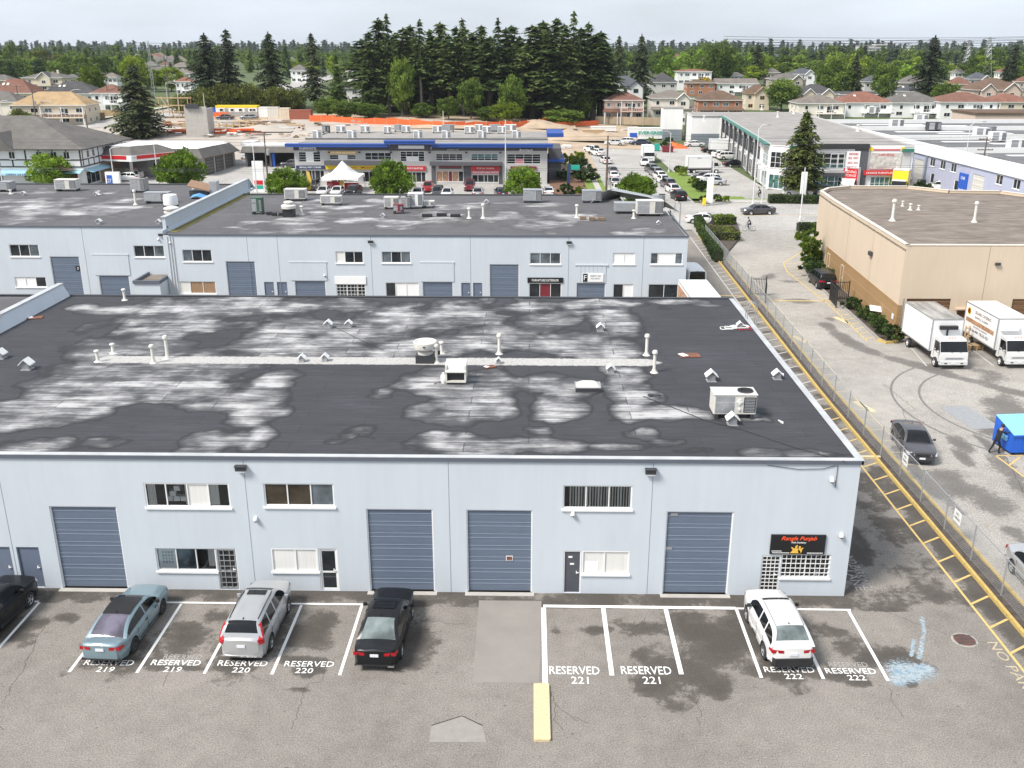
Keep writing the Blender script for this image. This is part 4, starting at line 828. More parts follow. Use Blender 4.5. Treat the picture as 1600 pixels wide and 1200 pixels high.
for i in range(len(RP)):
    a=Vector(RP[i]); b=Vector(RP[(i+1)%len(RP)]); d=b-a; L=d.length; fa=Face(RP[i],math.atan2(d.y,d.x)); 
    if i in (1,): continue
    fa.box(g,0,TH-.28,L,TH+.0,0.003,.28,0); fa.box(g,-.05,TH+.002,L+.05,TH+.06,-.04,.32,1)
    if i not in (0,len(RP)-1): fa.box(g,0,0,L,TH-.29,.003,.2,0)
g.obj('parapet',[CREAMW,M('cream_cap',(.66,.60,.52),.6)],TB)
for i,q in enumerate(holes[:1]+holes[2:]): ohdoor(TF,TB,*q,n=6,mat=BRDOOR,ln=BROWNW)
mandoor(TF,TB,*holes[1],BRDOOR,CREAMW); g=G(); TF.box(g,um0-.15,2.36,um1+.15,2.5,-.25,-.003); g.obj('door_hood',CREAMW,TB)
mandoor(TL,TB,LL*.04,LL*.04+1,.0,2.2,BROWNW,CREAMW,d=-.05); mandoor(TL,TB,LL*.27,LL*.27+1,.0,2.2,BROWNW,CREAMW,d=-.05)
g=G(); TL.box(g,LL*.63,5.0,LL*.66,5.35,-.25,-.003); g.obj('wall_light',DKMET,TB); u,z=tu(1558,412); g=G(); TF.box(g,u-.2,z-.1,u+.2,z+.1,-.2,-.003); g.obj('wall_light',DKMET,TB)
g=G(); TL.box(g,LL*.955,1.3,LL*.975,1.75,-.06,-.035); g.obj('wall_box',WHITEM,TB)
local(TB)
# ================================================================ ROOFTOP EQUIPMENT
RZ=6.41
_p=None
def pipe(px,py,h,label,z=RZ,r=.085,grp='vent pipes on the flat roofs',mat=None):
    global _p
    x,y=gz(px,py,z)
    if _p is None:
        t=thing('vent_pipe',label,'vent pipe',(x,y,z),0,grp)
        G().lathe([(.22,0),(.14,.06),(.085,.2),(.085,.94)],n=12).obj('pipe',OFFW,t,smooth=40)
        G().lathe([(.085,.92),(.15,.92),(.15,1.0),(.10,1.06),(0,1.07)],n=12).obj('cap',OFFW,t,smooth=40); _p=t; t.scale=(1,1,h); return t
    return dup(_p,(x,y,z),rc.uniform(0,3),label,grp,(r/.085,r/.085,h))
_g=None
def gvent(px,py,label,z=RZ,s=1.0,rz=0,grp='gabled roof vents'):
    global _g
    x,y=gz(px,py,z)
    if _g is None:
        t=thing('roof_vent',label,'roof vent',(x,y,z),0,grp)
        G().box(-.19,-.2,0,.19,.2,.32).box(-.26,-.27,0,.26,.27,.03).obj('housing',GALV,t)
        g=G(); g.add([(-.33,-.3,.28),(0,-.3,.58),(0,.3,.58),(-.33,.3,.28),(.33,-.3,.28),(.33,.3,.28),(-.33,-.3,.33),(0,-.3,.63),(.33,-.3,.33),(-.33,.3,.33),(0,.3,.63),(.33,.3,.33)],[(6,7,10,9),(7,8,11,10),(0,1,7,6),(1,4,8,7),(3,2,1,0),(2,5,4,1),(9,10,2,3),(10,11,5,2)]); g.obj('hood',WHITEM,t)
        G().box(-.14,-.21,.08,.14,-.2,.28).obj('louvre',GALV,t); G().add([(-.19,-.19,.32),(.19,-.19,.32),(0,-.19,.5),(-.19,.19,.32),(.19,.19,.32),(0,.19,.5)],[(0,1,2),(4,3,5)]).obj('gable',GALV,t); _g=t; t.rotation_euler=(0,0,rz); return t
    return dup(_g,(x,y,z),rz,label,grp,s*.82)
def hvac(px,py,w,d,h,label,z=RZ,rz=0,mat=OFFW,grp='rooftop units',fan=True,name='rooftop_unit',legs=.25,style=0):
    x,y=gz(px,py,z); t=thing(name,label,'rooftop unit',(x,y+d/2,z),rz,grp)
    g=G()
    for q in (-.42,.42): g.box(q*w-.08,-d/2,0,q*w+.08,d/2,legs)
    g.obj('sleeper',DKMET,t)
    G().cbox(0,0,legs+h/2,w,d,h,ch=.03).cbox(0,0,legs+h+.012,w+.06,d+.06,.024).obj('casing',mat,t)
    g=G()
    for i in range(9): g.box(w*.22,-d/2-.02,legs+.12+i*(h-.24)/9,w*.46,-d/2-.003,legs+.12+i*(h-.24)/9+(h-.24)/16)
    g.box(w*.2,-d/2-.008,legs+.08,w*.48,-d/2-.002,legs+h-.1,1); g.obj('grille',[GALV,BLACKP],t)
    g=G().box(-w*.46,-d/2-.012,legs+.06,-w*.02,-d/2-.002,legs+h*.62).box(-w*.46,-d/2-.014,legs+h*.66,-w*.02,-d/2-.002,legs+h-.06); g.obj('access_panel',GALV,t)
    if fan:
        a,b,c=w*.27,0,legs+h+.025
        G().lathe([(.36*min(1,d),0),(.36*min(1,d),.05),(.30*min(1,d),.05),(.29*min(1,d),.0)],(a,b,c),20).obj('fan_ring',DKMET,t)
        g=G()
        for k in range(5): al=k*1.2566; g.add([(a,b,c+.01),(a+.28*min(1,d)*math.cos(al),b+.28*min(1,d)*math.sin(al),c+.01),(a+.28*min(1,d)*math.cos(al+.8),b+.28*min(1,d)*math.sin(al+.8),c+.03)],[(0,1,2)])
        for k in range(6): g.tube((a-.34*min(1,d),b-.25+.1*k,c+.055),(a+.34*min(1,d),b-.25+.1*k,c+.055),.008,n=4)
        g.lathe([(.30*min(1,d),.004),(0,.004)],(a,b,c),16); g.obj('fan',BLACKP,t)
    return t
# front roof
t=hvac(1147,655,1.95,1.05,.92,'large beige rooftop unit with round fan at right of black roof'); g=G().box(.12,-.58,.72,.22,-.535,.98).box(.06,-.582,.80,.30,-.536,.90).box(.15,-.58,.45,.24,-.535,.55); g.obj('bracket',WHITEM,t)
x,y=gz(664,568,RZ); t=thing('exhaust_fan','white round drum exhaust fan on square curb near roof centre','exhaust fan',(x,y+.4,RZ))
G().box(-.5,-.45,0,.5,.45,.45).obj('curb',DKMET,t); G().lathe([(.42,.45),(.42,.6),(.30,.66),(.30,.75)],n=20).obj('neck',OFFW,t,smooth=40)
G().lathe([(.30,.74),(.60,.78),(.64,.95),(.64,1.12),(.60,1.16),(.5,1.13),(.46,1.08),(.2,1.12),(0,1.13)],n=24).obj('drum',OFFW,t,smooth=40); G().box(-.06,-.67,.95,.06,-.63,1.02).box(.66,-.1,.4,.8,.1,.6).obj('fitting',DKMET,t)
x,y=gz(712,602,RZ); t=thing('intake_hood','boxy off-white intake hood with dark open mouth on black roof','roof hood',(x,y+.55,RZ))
g=G().box(-.52,-.5,.12,-.44,.55,1.0).box(.44,-.5,.12,.52,.55,1.0).box(-.44,-.5,.12,.44,.55,.2).box(-.44,.45,.2,.44,.55,1.0).box(-.53,-.1,.0+1.003,.53,.56,1.06); g.add([(-.53,-.55,.72),(.53,-.55,.72),(.53,-.1,1.06),(-.53,-.1,1.06),(-.53,-.55,.66),(.53,-.55,.66),(.53,-.1,1.0),(-.53,-.1,1.0)],[(0,1,2,3),(4,7,6,5),(0,4,5,1),(1,5,6,2),(3,7,4,0)]); g.obj('casing',OFFW,t); G().box(-.43,-.3,.2,.43,-.27,.7).obj('intake_mouth',BLACKP,t); G().box(-.45,-.45,0,.45,.5,.12).obj('curb',DKMET,t)
x,y=gz(693,598,RZ); t=thing('gas_canister','small white canister beside the boxy intake hood','canister',(x,y,RZ)); G().lathe([(.13,0),(.14,.05),(.14,.38),(.06,.48),(.05,.54),(0,.55)],n=14).obj('tank',WHITEM,t,smooth=40); G().path([(.1,0,.1),(-.3,-.2,.06),(-.45,-.3,.04)],.02).obj('hose',DKMET,t)
x,y=gz(919,613,RZ); t=thing('skylight','rectangular domed skylight on black roof','skylight',(x,y+.45,RZ)); G().box(-.62,-.45,0,.62,.45,.2).obj('curb',DKMET,t); g=G(); 
for q in (-.64,.58): g.box(q,-.47,.2,q+.06,.47,.25)
for q in (-.47,.41): g.box(-.58,q,.2,.58,q+.06,.25)
g.obj('frame',ALU,t); xs=np.linspace(-.58,.58,13); ys=np.linspace(-.41,.41,9); v,f=grid(xs,ys); v[:,2]=.22+.20*(1-(v[:,0]/.58)**4)*(1-(v[:,1]/.41)**4); link('dome',npmesh('dome',v,f,SKYL,smooth=True),t)
for px,py,h,lb in ((1010,555,1.15,'tall white vent pipe at right end of the white roof band, further from camera'),(1022,582,1.15,'tall white vent pipe at right end of the white roof band, nearer camera'),(780,553,1.1,'tall white vent pipe standing alone right of the drum fan'),(240,567,.98,'white vent pipe on the left of the white band, nearer of the tall pair'),(262,560,1.25,'white vent pipe on the left of the white band, taller of the tall pair'),(153,565,.62,'short white vent pipe, leftmost on the white roof band'),(177,552,.55,'short white vent pipe behind the leftmost short one'),(682,567,1.0,'white vent pipe touching the right side of the drum fan'),(690,552,.65,'short white vent pipe just behind the drum fan'),(195,469,.75,'white vent pipe at far left edge of the black roof'),(2,515,.95,'white vent pipe by the left parapet of the black roof')): pipe(px,py,h,lb)
for px,py,s,lb in ((43,577,1.25,'gabled roof vent on plain dark roof at far left'),(2,560,1.1,'gabled roof vent cut by the left edge of the picture'),(472,565,.85,'left gabled vent of the pair on the white roof band'),(508,564,.85,'right gabled vent of the pair on the white roof band'),(513,512,1.0,'left gabled vent of the pair behind the white roof band'),(545,511,.9,'right gabled vent of the pair behind the white roof band'),(938,517,.95,'gabled vent behind the white band, near roof right'),(954,582,.9,'gabled vent just in front of the white band at its right end'),(1111,595,1.15,'gabled vent between the right pipes and the beige rooftop unit'),(1144,663,1.1,'gabled vent directly in front of the beige rooftop unit'),(1214,592,1.0,'gabled vent near the right edge of the black roof'),(779,568,.7,'small gabled vent in front of the lone tall pipe'),(1156,512,.8,'gabled vent in the cable heap at the far right of black roof')): gvent(px,py,lb,s=s)
x,y=gz(22,498,RZ); t=tag(G().box(-.2,-.2,0,.2,.2,.35).obj('roof_box',GALV,None,loc=(x,y,RZ)),'small galvanised box beside the left parapet','box')
for px,py,w,d,mt,nm,lb,rz in ((1077,556,1.15,.75,RUST,'rusty_panel','flat rusty metal panel lying on right of black roof',.1),(55,497,.9,.6,RUST,'rusty_panel','flat rusty panel lying near left parapet of black roof',.3),(765,574,.6,.4,RUST,'board_scrap','broken brown board scrap right of the intake hood',.5),(1222,585,.05,.35,WHITEM,'trim_scrap','white metal scrap near right edge vent',.2),(1220,660,.06,.4,WHITEM,'trim_scrap','white scrap left of the beige unit front',.3),(1022,618,.6,.3,DKMET,'rubber_scrap','dark scrap of membrane lying mid right roof',.2)):
    x,y=gz(px,py,RZ); t=thing(nm,lb,'scrap',(x,y,RZ),rz); G().cbox(0,0,.03,w,d,.05,ch=.02).obj('sheet',mt,t); G().cbox(-w*.3,0,.07,w*.3,d*.7,.03,rz=.4).obj('fragment',WHITEM if mt is RUST else mt,t)
x,y=gz(1150,513,RZ); t=thing('cable_coil','heap of white and red cable coils at far right of black roof','cable coil',(x,y,RZ)); rr=random.Random(5)
for i in range(7):
    r0=rr.uniform(.2,.4); ox,oy=rr.uniform(-.6,.6),rr.uniform(-.25,.25); G().path([(ox+r0*math.cos(a)*1.3,oy+r0*math.sin(a),.05+.03*math.sin(3*a)) for a in np.linspace(0,6.4,14)],.025,5).obj('loop',WHITEM if i!=3 else TAIL,t)
P=[gz(*p,RZ) for p in ((1005,620),(1050,637),(1100,657),(1160,672),(1230,696),(1320,722))]; o=G().path([(x,y,RZ+.03) for x,y in P],.018,5).obj('roof_cable',DKMET); tag(o,'thin black cable running diagonally across the right of the roof','cable')
P=[gz(*p,RZ) for p in ((520,510),(560,530),(600,548))]; o=G().path([(x,y,RZ+.03) for x,y in P],.012,5).obj('roof_cable',DKMET); tag(o,'short thin cable behind the drum fan','cable')
# access ladder hoops at far right corner of each roof
def hoops(x,y,z,label):
    t=thing('roof_ladder',label,'ladder',(x,y,z)); g=G()
    for q in (-.25,.25): G().path([(.5,q,-2.5),(.5,q,.6),(.42,q,.95),(.2,q,1.05),(0,q,.95),(-.1,q,.6),(-.1,q,0)],.03,6).obj('rail',GALV,t)
    for k in range(7): g.tube((.5,-.25,-2.3+k*.35),(.5,.25,-2.3+k*.35),.02)
    g.obj('rung',GALV,t)
hoops(13.75,58.6,6.46,'grey ladder hoops at right edge of the black roof'); hoops(15.1,100.2,6.46,'dark ladder hoops at rear right corner of back warehouse')
# back roof units
bz=6.4
for px,py,w,d,h,lb,mt,st in ((245,318,2.9,1.3,1.0,'wide galvanised rooftop unit on left back roof',GALV,0),(103,299,2.8,1.4,1.2,'white rooftop unit at rear edge of left back roof',WHITEM,0),(216,301,1.9,1.4,1.5,'grey condenser unit at rear edge of left back roof',GREYB,1),(461,314,2.6,1.3,1.15,'beige rooftop unit behind round tree on back roof',OFFW,0),(402,335,1.2,1.0,1.6,'dark green box unit on left of back roof',GREENM,0),(517,321,2.5,1.0,.85,'low beige unit on middle of back roof',OFFW,0),(611,327,1.6,1.2,1.1,'off-white box left of the white cooler on back roof',OFFW,0),(634,327,1.1,1.0,1.1,'grey condenser beside the white cooler on back roof',GREYB,1),(649,326,1.7,1.3,1.5,'white cooler unit standing tallest on back roof centre',WHITEM,0),(622,334,1.1,.9,.75,'small red-lidded dark unit on back roof centre',MAROON,0),(670,325,1.2,1.0,.5,'low white box right of the tall white cooler',OFFW,0),(832,317,2.3,1.3,1.3,'grey and brown unit at rear of back roof near right trees',GALV,0),(925,317,2.4,1.3,1.2,'galvanised unit beside the sloped metal parapet',GALV,0),(985,334,3.6,1.6,.9,'long grey unit in front of the sloped metal parapet',GALV,0),(1015,338,3.0,1.4,1.45,'beige unit with fan grille at right corner of back roof',OFFW,0),(1030,325,1.3,1.2,1.2,'grey vent unit behind the beige corner unit',GALV,1),(8,300,1.6,1.4,1.0,'grey unit cut by left picture edge on back roof',GALV,0)):
    hvac(px,py,w*.9,d*.9,h*.88,lb,bz if px>270 else 6.82,0,OFFW if mt is WHITEM and px<600 else mt,fan=st==1,legs=.25)
x,y=gz(268,327,6.82); t=thing('exhaust_fan','white cylinder exhaust fan on left back roof','exhaust fan',(x,y,6.82)); G().box(-.6,-.6,0,.6,.6,.4).obj('curb',DKMET,t); G().lathe([(.6,.4),(.72,.5),(.72,1.2),(.66,1.5),(.3,1.56),(0,1.57)],n=20).obj('drum',WHITEM,t,smooth=40)
x,y=gz(269,337,6.82); t=thing('turbine_vent','white stacked louvre vent in front of cylinder fan','roof vent',(x,y,6.82)); G().lathe([(.5,0),(.5,.25),(.75,.3),(.75,.45),(.5,.5),(.5,.6),(.75,.65),(.75,.8),(.3,.95),(0,.96)],n=16).obj('drum',OFFW,t,smooth=30); G().box(-.6,-.6,0,.6,.6,.05).obj('curb',GALV,t)
x,y=gz(452,338,bz); t=thing('exhaust_fan','white round exhaust fan on black curb at back roof left','exhaust fan',(x,y,bz)); G().box(-.55,-.5,0,.55,.5,.75).obj('curb',BLACKP,t); G().lathe([(.4,.75),(.72,.82),(.75,1.1),(.6,1.2),(0,1.22)],n=18).obj('drum',OFFW,t,smooth=40); G().lathe([(.35,1.2),(.5,1.45),(.3,1.55),(0,1.56)],n=14).obj('cap',OFFW,t,smooth=40)
x,y=gz(315,307,6.82); t=thing('smoker_hood','brown rusted open hood unit at rear of left back roof','rooftop unit',(x,y,6.82)); g=G(); g.add([(-1.3,-.7,1.3),(1.2,-.7,.75),(1.2,.9,1.2),(-1.3,.9,1.75),(-1.3,-.7,1.15),(1.2,-.7,.6)],[(0,1,2,3),(0,4,5,1)]); g.obj('lid',M('brown_steel',(.26,.16,.10),.6,var=.2),t); G().box(-1.2,-.4,0,.9,.8,.7).obj('casing',DKMET,t); G().box(1.1,-.4,0,1.9,.7,1.7).obj('burner',GALV,t)
x,y=gz(318,308,6.82); t=tag(G().add([(-1.1,-.5,.1),(-.3,-.7,.32),(.5,-.5,.12),(1.0,-.2,.05),(-.9,.2,.35),(-.1,.1,.55),(.7,.3,.22),(-1.2,.5,.05),(.2,.7,.1)],[(0,1,5,4),(1,2,6,5),(2,3,6),(0,4,7),(4,5,8,7),(5,6,8)]).obj('tarp',TARP,None,loc=(x,y-.9,6.83)),'crumpled blue tarp in front of the brown hood unit','tarp')
for px,py,h,lb in ((212,320,1.5,'vent pipe right of middle on left back roof'),(302,297,1.0,'vent pipe near rear parapet end of left back roof'),(733,341,1.0,'vent pipe, left of the pair at back roof centre right'),(755,341,1.4,'vent pipe, right of the pair at back roof centre right'),(901,340,1.25,'single vent pipe at right of back roof'),(472,336,.9,'vent pipe beside the round fan on back roof'),(155,304,.4,'short stub pipe at left of left back roof'),(17,303,.45,'short stub pipe at far left of left back roof'),(990,341,.8,'stub pipe in front of long grey unit')): pipe(px,py,h,lb,z=bz if px>330 else 6.82,r=.11)
for px,py,s,lb in ((155,350,1.0,'gabled vent at front of left back roof, centre'),(248,350,.9,'gabled vent at front right of left back roof'),(37,305,.9,'gabled vent at rear left of left back roof'),(150,306,.9,'gabled vent at rear centre of left back roof'),(1029,351,.8,'gabled vent at front right of back roof'),(598,340,.9,'gabled vent left of the centre cluster on back roof'),(760,318,.9,'small vent at rear of back roof')): gvent(px,py,lb,z=bz if px>270 else 6.82,s=s)
for px,py,w,lb in ((690,338,4.2,'cluster of low black curbs on centre of back roof'),(925,343,2.6,'wood sleepers lying on right of back roof'),(430,336,2.0,'black pipe supports on left of back roof'),(200,327,1.5,'black block on left back roof')):
    x,y=gz(px,py,bz); t=thing('roof_curb',lb,'curb',(x,y,bz),0)
    for k in range(3): G().cbox((k-1)*w*.34,rr.uniform(-.4,.4),.15,w*.24,.5,.28).obj('block',BLACKP if 'wood' not in lb else WOOD,t)
# tan warehouse roof pipes
for px,py,h,s,lb in ((1394,345,1.9,1.75,'thick white flue on the gravel roof, left one'),(1522,347,1.8,1.6,'thick white flue on the gravel roof, right one'),(1410,322,.5,1.1,'short vent stub at rear of gravel roof, left'),(1422,328,.6,1.4,'short vent stub on gravel roof, nearer'),(1435,328,.45,1.2,'short vent stub on gravel roof, rightmost')): pipe(px,py,h,lb,z=TH-.32,r=.075*s)
# ================================================================ VEHICLES
STY={
 'sedan':dict(L=4.8,W=1.80,H=1.44,rear=.98,fr=.80,belt=.92,c3=-1.62,c2=-.78,c1=.42,c0=1.18,wr=.325,ax=(-1.36,1.36),bp=(-.12,)),
 'coupe':dict(L=4.75,W=1.78,H=1.38,rear=.97,fr=.76,belt=.90,c3=-1.80,c2=-.78,c1=.36,c0=1.22,wr=.315,ax=(-1.34,1.38),bp=(-.05,)),
 'suv':dict(L=4.55,W=1.83,H=1.66,rear=1.06,fr=.98,belt=1.04,c3=-2.16,c2=-1.78,c1=.42,c0=1.22,wr=.35,ax=(-1.33,1.32),bp=(-.25,-1.05)),
 'cross':dict(L=4.35,W=1.82,H=1.58,rear=1.04,fr=.95,belt=1.02,c3=-2.06,c2=-1.40,c1=.38,c0=1.15,wr=.34,ax=(-1.30,1.27),bp=(-.25,-1.0)),
 'van':dict(L=5.6,W=1.98,H=2.35,rear=1.2,fr=1.15,belt=1.2,c3=-2.78,c2=-2.70,c1=1.35,c0=2.0,wr=.36,ax=(-1.8,1.85),bp=(.55,)),
}
def carbody(st,near):
    q=STY[st]; L,Wd,H=q['L'],q['W']/2,q['H']; wr=q['wr']; ay=q['ax']
    ys=list(np.linspace(-L/2,L/2,34 if near else 18))
    for a in ay: ys+= [a+wr*1.16*math.cos(t) for t in np.linspace(0,math.pi,11 if near else 7)]
    ys+= [-L/2+.06,L/2-.06,-L/2+.16,L/2-.16]; ys=sorted({round(y,3) for y in ys})
    def top(y):
        if y>q['c0']: t=(y-q['c0'])/(L/2-q['c0']); return q['belt']+(q['fr']-q['belt'])*(t**1.7)-.0
        if y<q['c3']: t=(q['c3']-y)/(L/2+q['c3']+1e-6); return q['belt']+.02+(q['rear']-q['belt']-.02)*min(1,t*1.3)-.05*max(0,t-.75)
        return q['belt']
    def hw(y):
        t=abs(2*y/L); w=Wd*(1-.13*t**4-.06*t**12); return w*(.985 if abs(y)<.2 else 1)
    V=[];st_=[]
    for y in ys:
        zb=.20+ (.06 if abs(y)>L/2-.35 else 0); arch=0
        for a in ay:
            d=(wr*1.16)**2-(y-a)**2
            if d>=-1e-6: arch=max(arch,wr+math.sqrt(max(0,d)))
        z=top(y); w=hw(y); e=1.0
        for d,k in ((.0,.90),(.06,.955),(.16,.985)):
            if abs(abs(y)-(L/2-d))<.012: e=k
        w*=e; zt=z-(.05 if e<.93 else 0); zl=zb+(.06 if e<.93 else 0)
        lo=max(zl,arch); lo2=max(zl+.10,arch)
        zs=zl+(zt-zl)*.52
        prof=[(0,zl if not arch else zl),(w*.80,zl),(w*.83,lo),(w*.97,lo+.004),(w,max(lo2,arch+.008)),(w*1.0,max(zs,arch+.05)),(w*.995,max(zt-.16,arch+.09)),(w*.965,max(zt-.05,arch+.12)),(w*.90,zt),(w*.5,zt+.03),(0,zt+.04)]
        V.append(prof)
    n=len(V[0]); vs=[]
    for y,p in zip(ys,V): vs+= [(x,y,z) for x,z in p]+[(-x,y,z) for x,z in p[-2:0:-1]]
    m=2*n-2; body=G(); F_=[];mi=[]
    for i in range(len(ys)-1):
        for k in range(m):
            kk=(k+1)%m; F_.append((i*m+k,i*m+kk,(i+1)*m+kk,(i+1)*m+k)[::-1])
            seg=k if k<n-1 else m-1-k
            mi.append(1 if seg<=2 or (q.get('clad') and seg==3) else 0)
    F_.append(tuple(range(m))); mi.append(0); F_.append(tuple((len(ys)-1)*m+k for k in range(m-1,-1,-1))); mi.append(0)
    body.v=vs; body.f=F_; body.m=mi
    # cabin
    c3,c2,c1,c0=q['c3'],q['c2'],q['c1'],q['c0']; wb=Wd*.925; wt=Wd*(.70 if st not in('van',) else .86)
    gy=sorted({round(v,3) for v in list(np.linspace(c3,c2,6))+list(np.linspace(c2,c1,9))+list(np.linspace(c1,c0,6))+[b+s_*.045 for b in q['bp'] for s_ in (-1,1)]})
    def roofz(y):
        if y<=c2: t=(y-c3)/(c2-c3); return q['belt']+(H-.05-q['belt'])*math.sin(t*math.pi/2)**.85
        if y>=c1: t=(c0-y)/(c0-c1); return q['belt']+(H-.03-q['belt'])*math.sin(t*math.pi/2)**.9
        t=(y-c2)/(c1-c2); return H-.05+.02*t+.045*math.sin(t*math.pi)
    P=[]
    for y in gy:
        z=roofz(y); h=z-q['belt']; b=q['belt']-.01
        X=lambda zz: wb-(wb-wt)*max(0,(zz-q['belt']))/(H-q['belt'])
        pr=[(X(b)+.0,b),(X(b+.10*h),b+.10*h),(X(b+.84*h),b+.84*h),(X(b+.95*h)-.03,b+.96*h),(X(z)*.86-.02,z+.0),(X(z)*.45,z+.02*min(1,h*2)),(0,z+.025*min(1,h*2))]
        P.append([(x,y,zz) for x,zz in pr]+[(-x,y,zz) for x,zz in pr[-2::-1]])
    k0=len(P[0]); parts={k:G() for k in('body','windshield','rear_window','side_window')}
    allv=[v for p in P for v in p]
    for i in range(len(gy)-1):
        y0,y1=gy[i],gy[i+1]; ym=(y0+y1)/2
        for k in range(k0-1):
            seg=k if k<6 else 11-k
            f=(i*k0+k,i*k0+k+1,(i+1)*k0+k+1,(i+1)*k0+k)[::-1]
            if seg==1 and not any(abs(ym-b)<.05 for b in q['bp']) and c3+.12<ym<c0-.10 and not (st=='van' and ym<.5): dst='side_window'
            elif seg>=4 and ym>c1: dst='windshield'
            elif seg>=4 and ym<c2 and i>=(1 if st in('suv','cross') else 0): dst='rear_window'
            else: dst='body'
            parts[dst].f.append(f); parts[dst].m.append(0)
    for d,g in parts.items():
        used=sorted({j for f in g.f for j in f}); mp={j:i for i,j in enumerate(used)}
        g.v=[allv[j] for j in used]; g.f=[tuple(mp[j] for j in f) for f in g.f]
    body.add(parts['body'].v,parts['body'].f,0)
    return body,parts,top,hw,roofz
def wheel(x,y,r,par,rim=RIM,near=True,wd=.21):
    s=1 if x>0 else -1; n=22 if near else 12
    t=G().lathe([(r*.62,-wd/2),(r*.9,-wd/2),(r,-wd*.36),(r,wd*.36),(r*.9,wd/2),(r*.62,wd/2)],n=n,axis='X')
    o=t.obj('wheel',RUBBER,par,smooth=40,loc=(x,y,r))
    g=G().lathe([(0,.06*s),(.10*r,.075*s),(.55*r,.055*s),(.64*r,.09*s),(.64*r,-.05*s)],n=n,axis='X')
    if near:
        for k in range(5):
            a=k*1.2566+.3
            g.add([(.082*s,math.cos(a+d)*r*q_,math.sin(a+d)*r*q_) for q_,d in ((.30,-.33),(.58,-.26),(.58,.26),(.30,.33))],[(0,1,2,3) if s>0 else (3,2,1,0)],1)
    g.obj('rim',[rim,RUBBER],o,smooth=35)
    return o
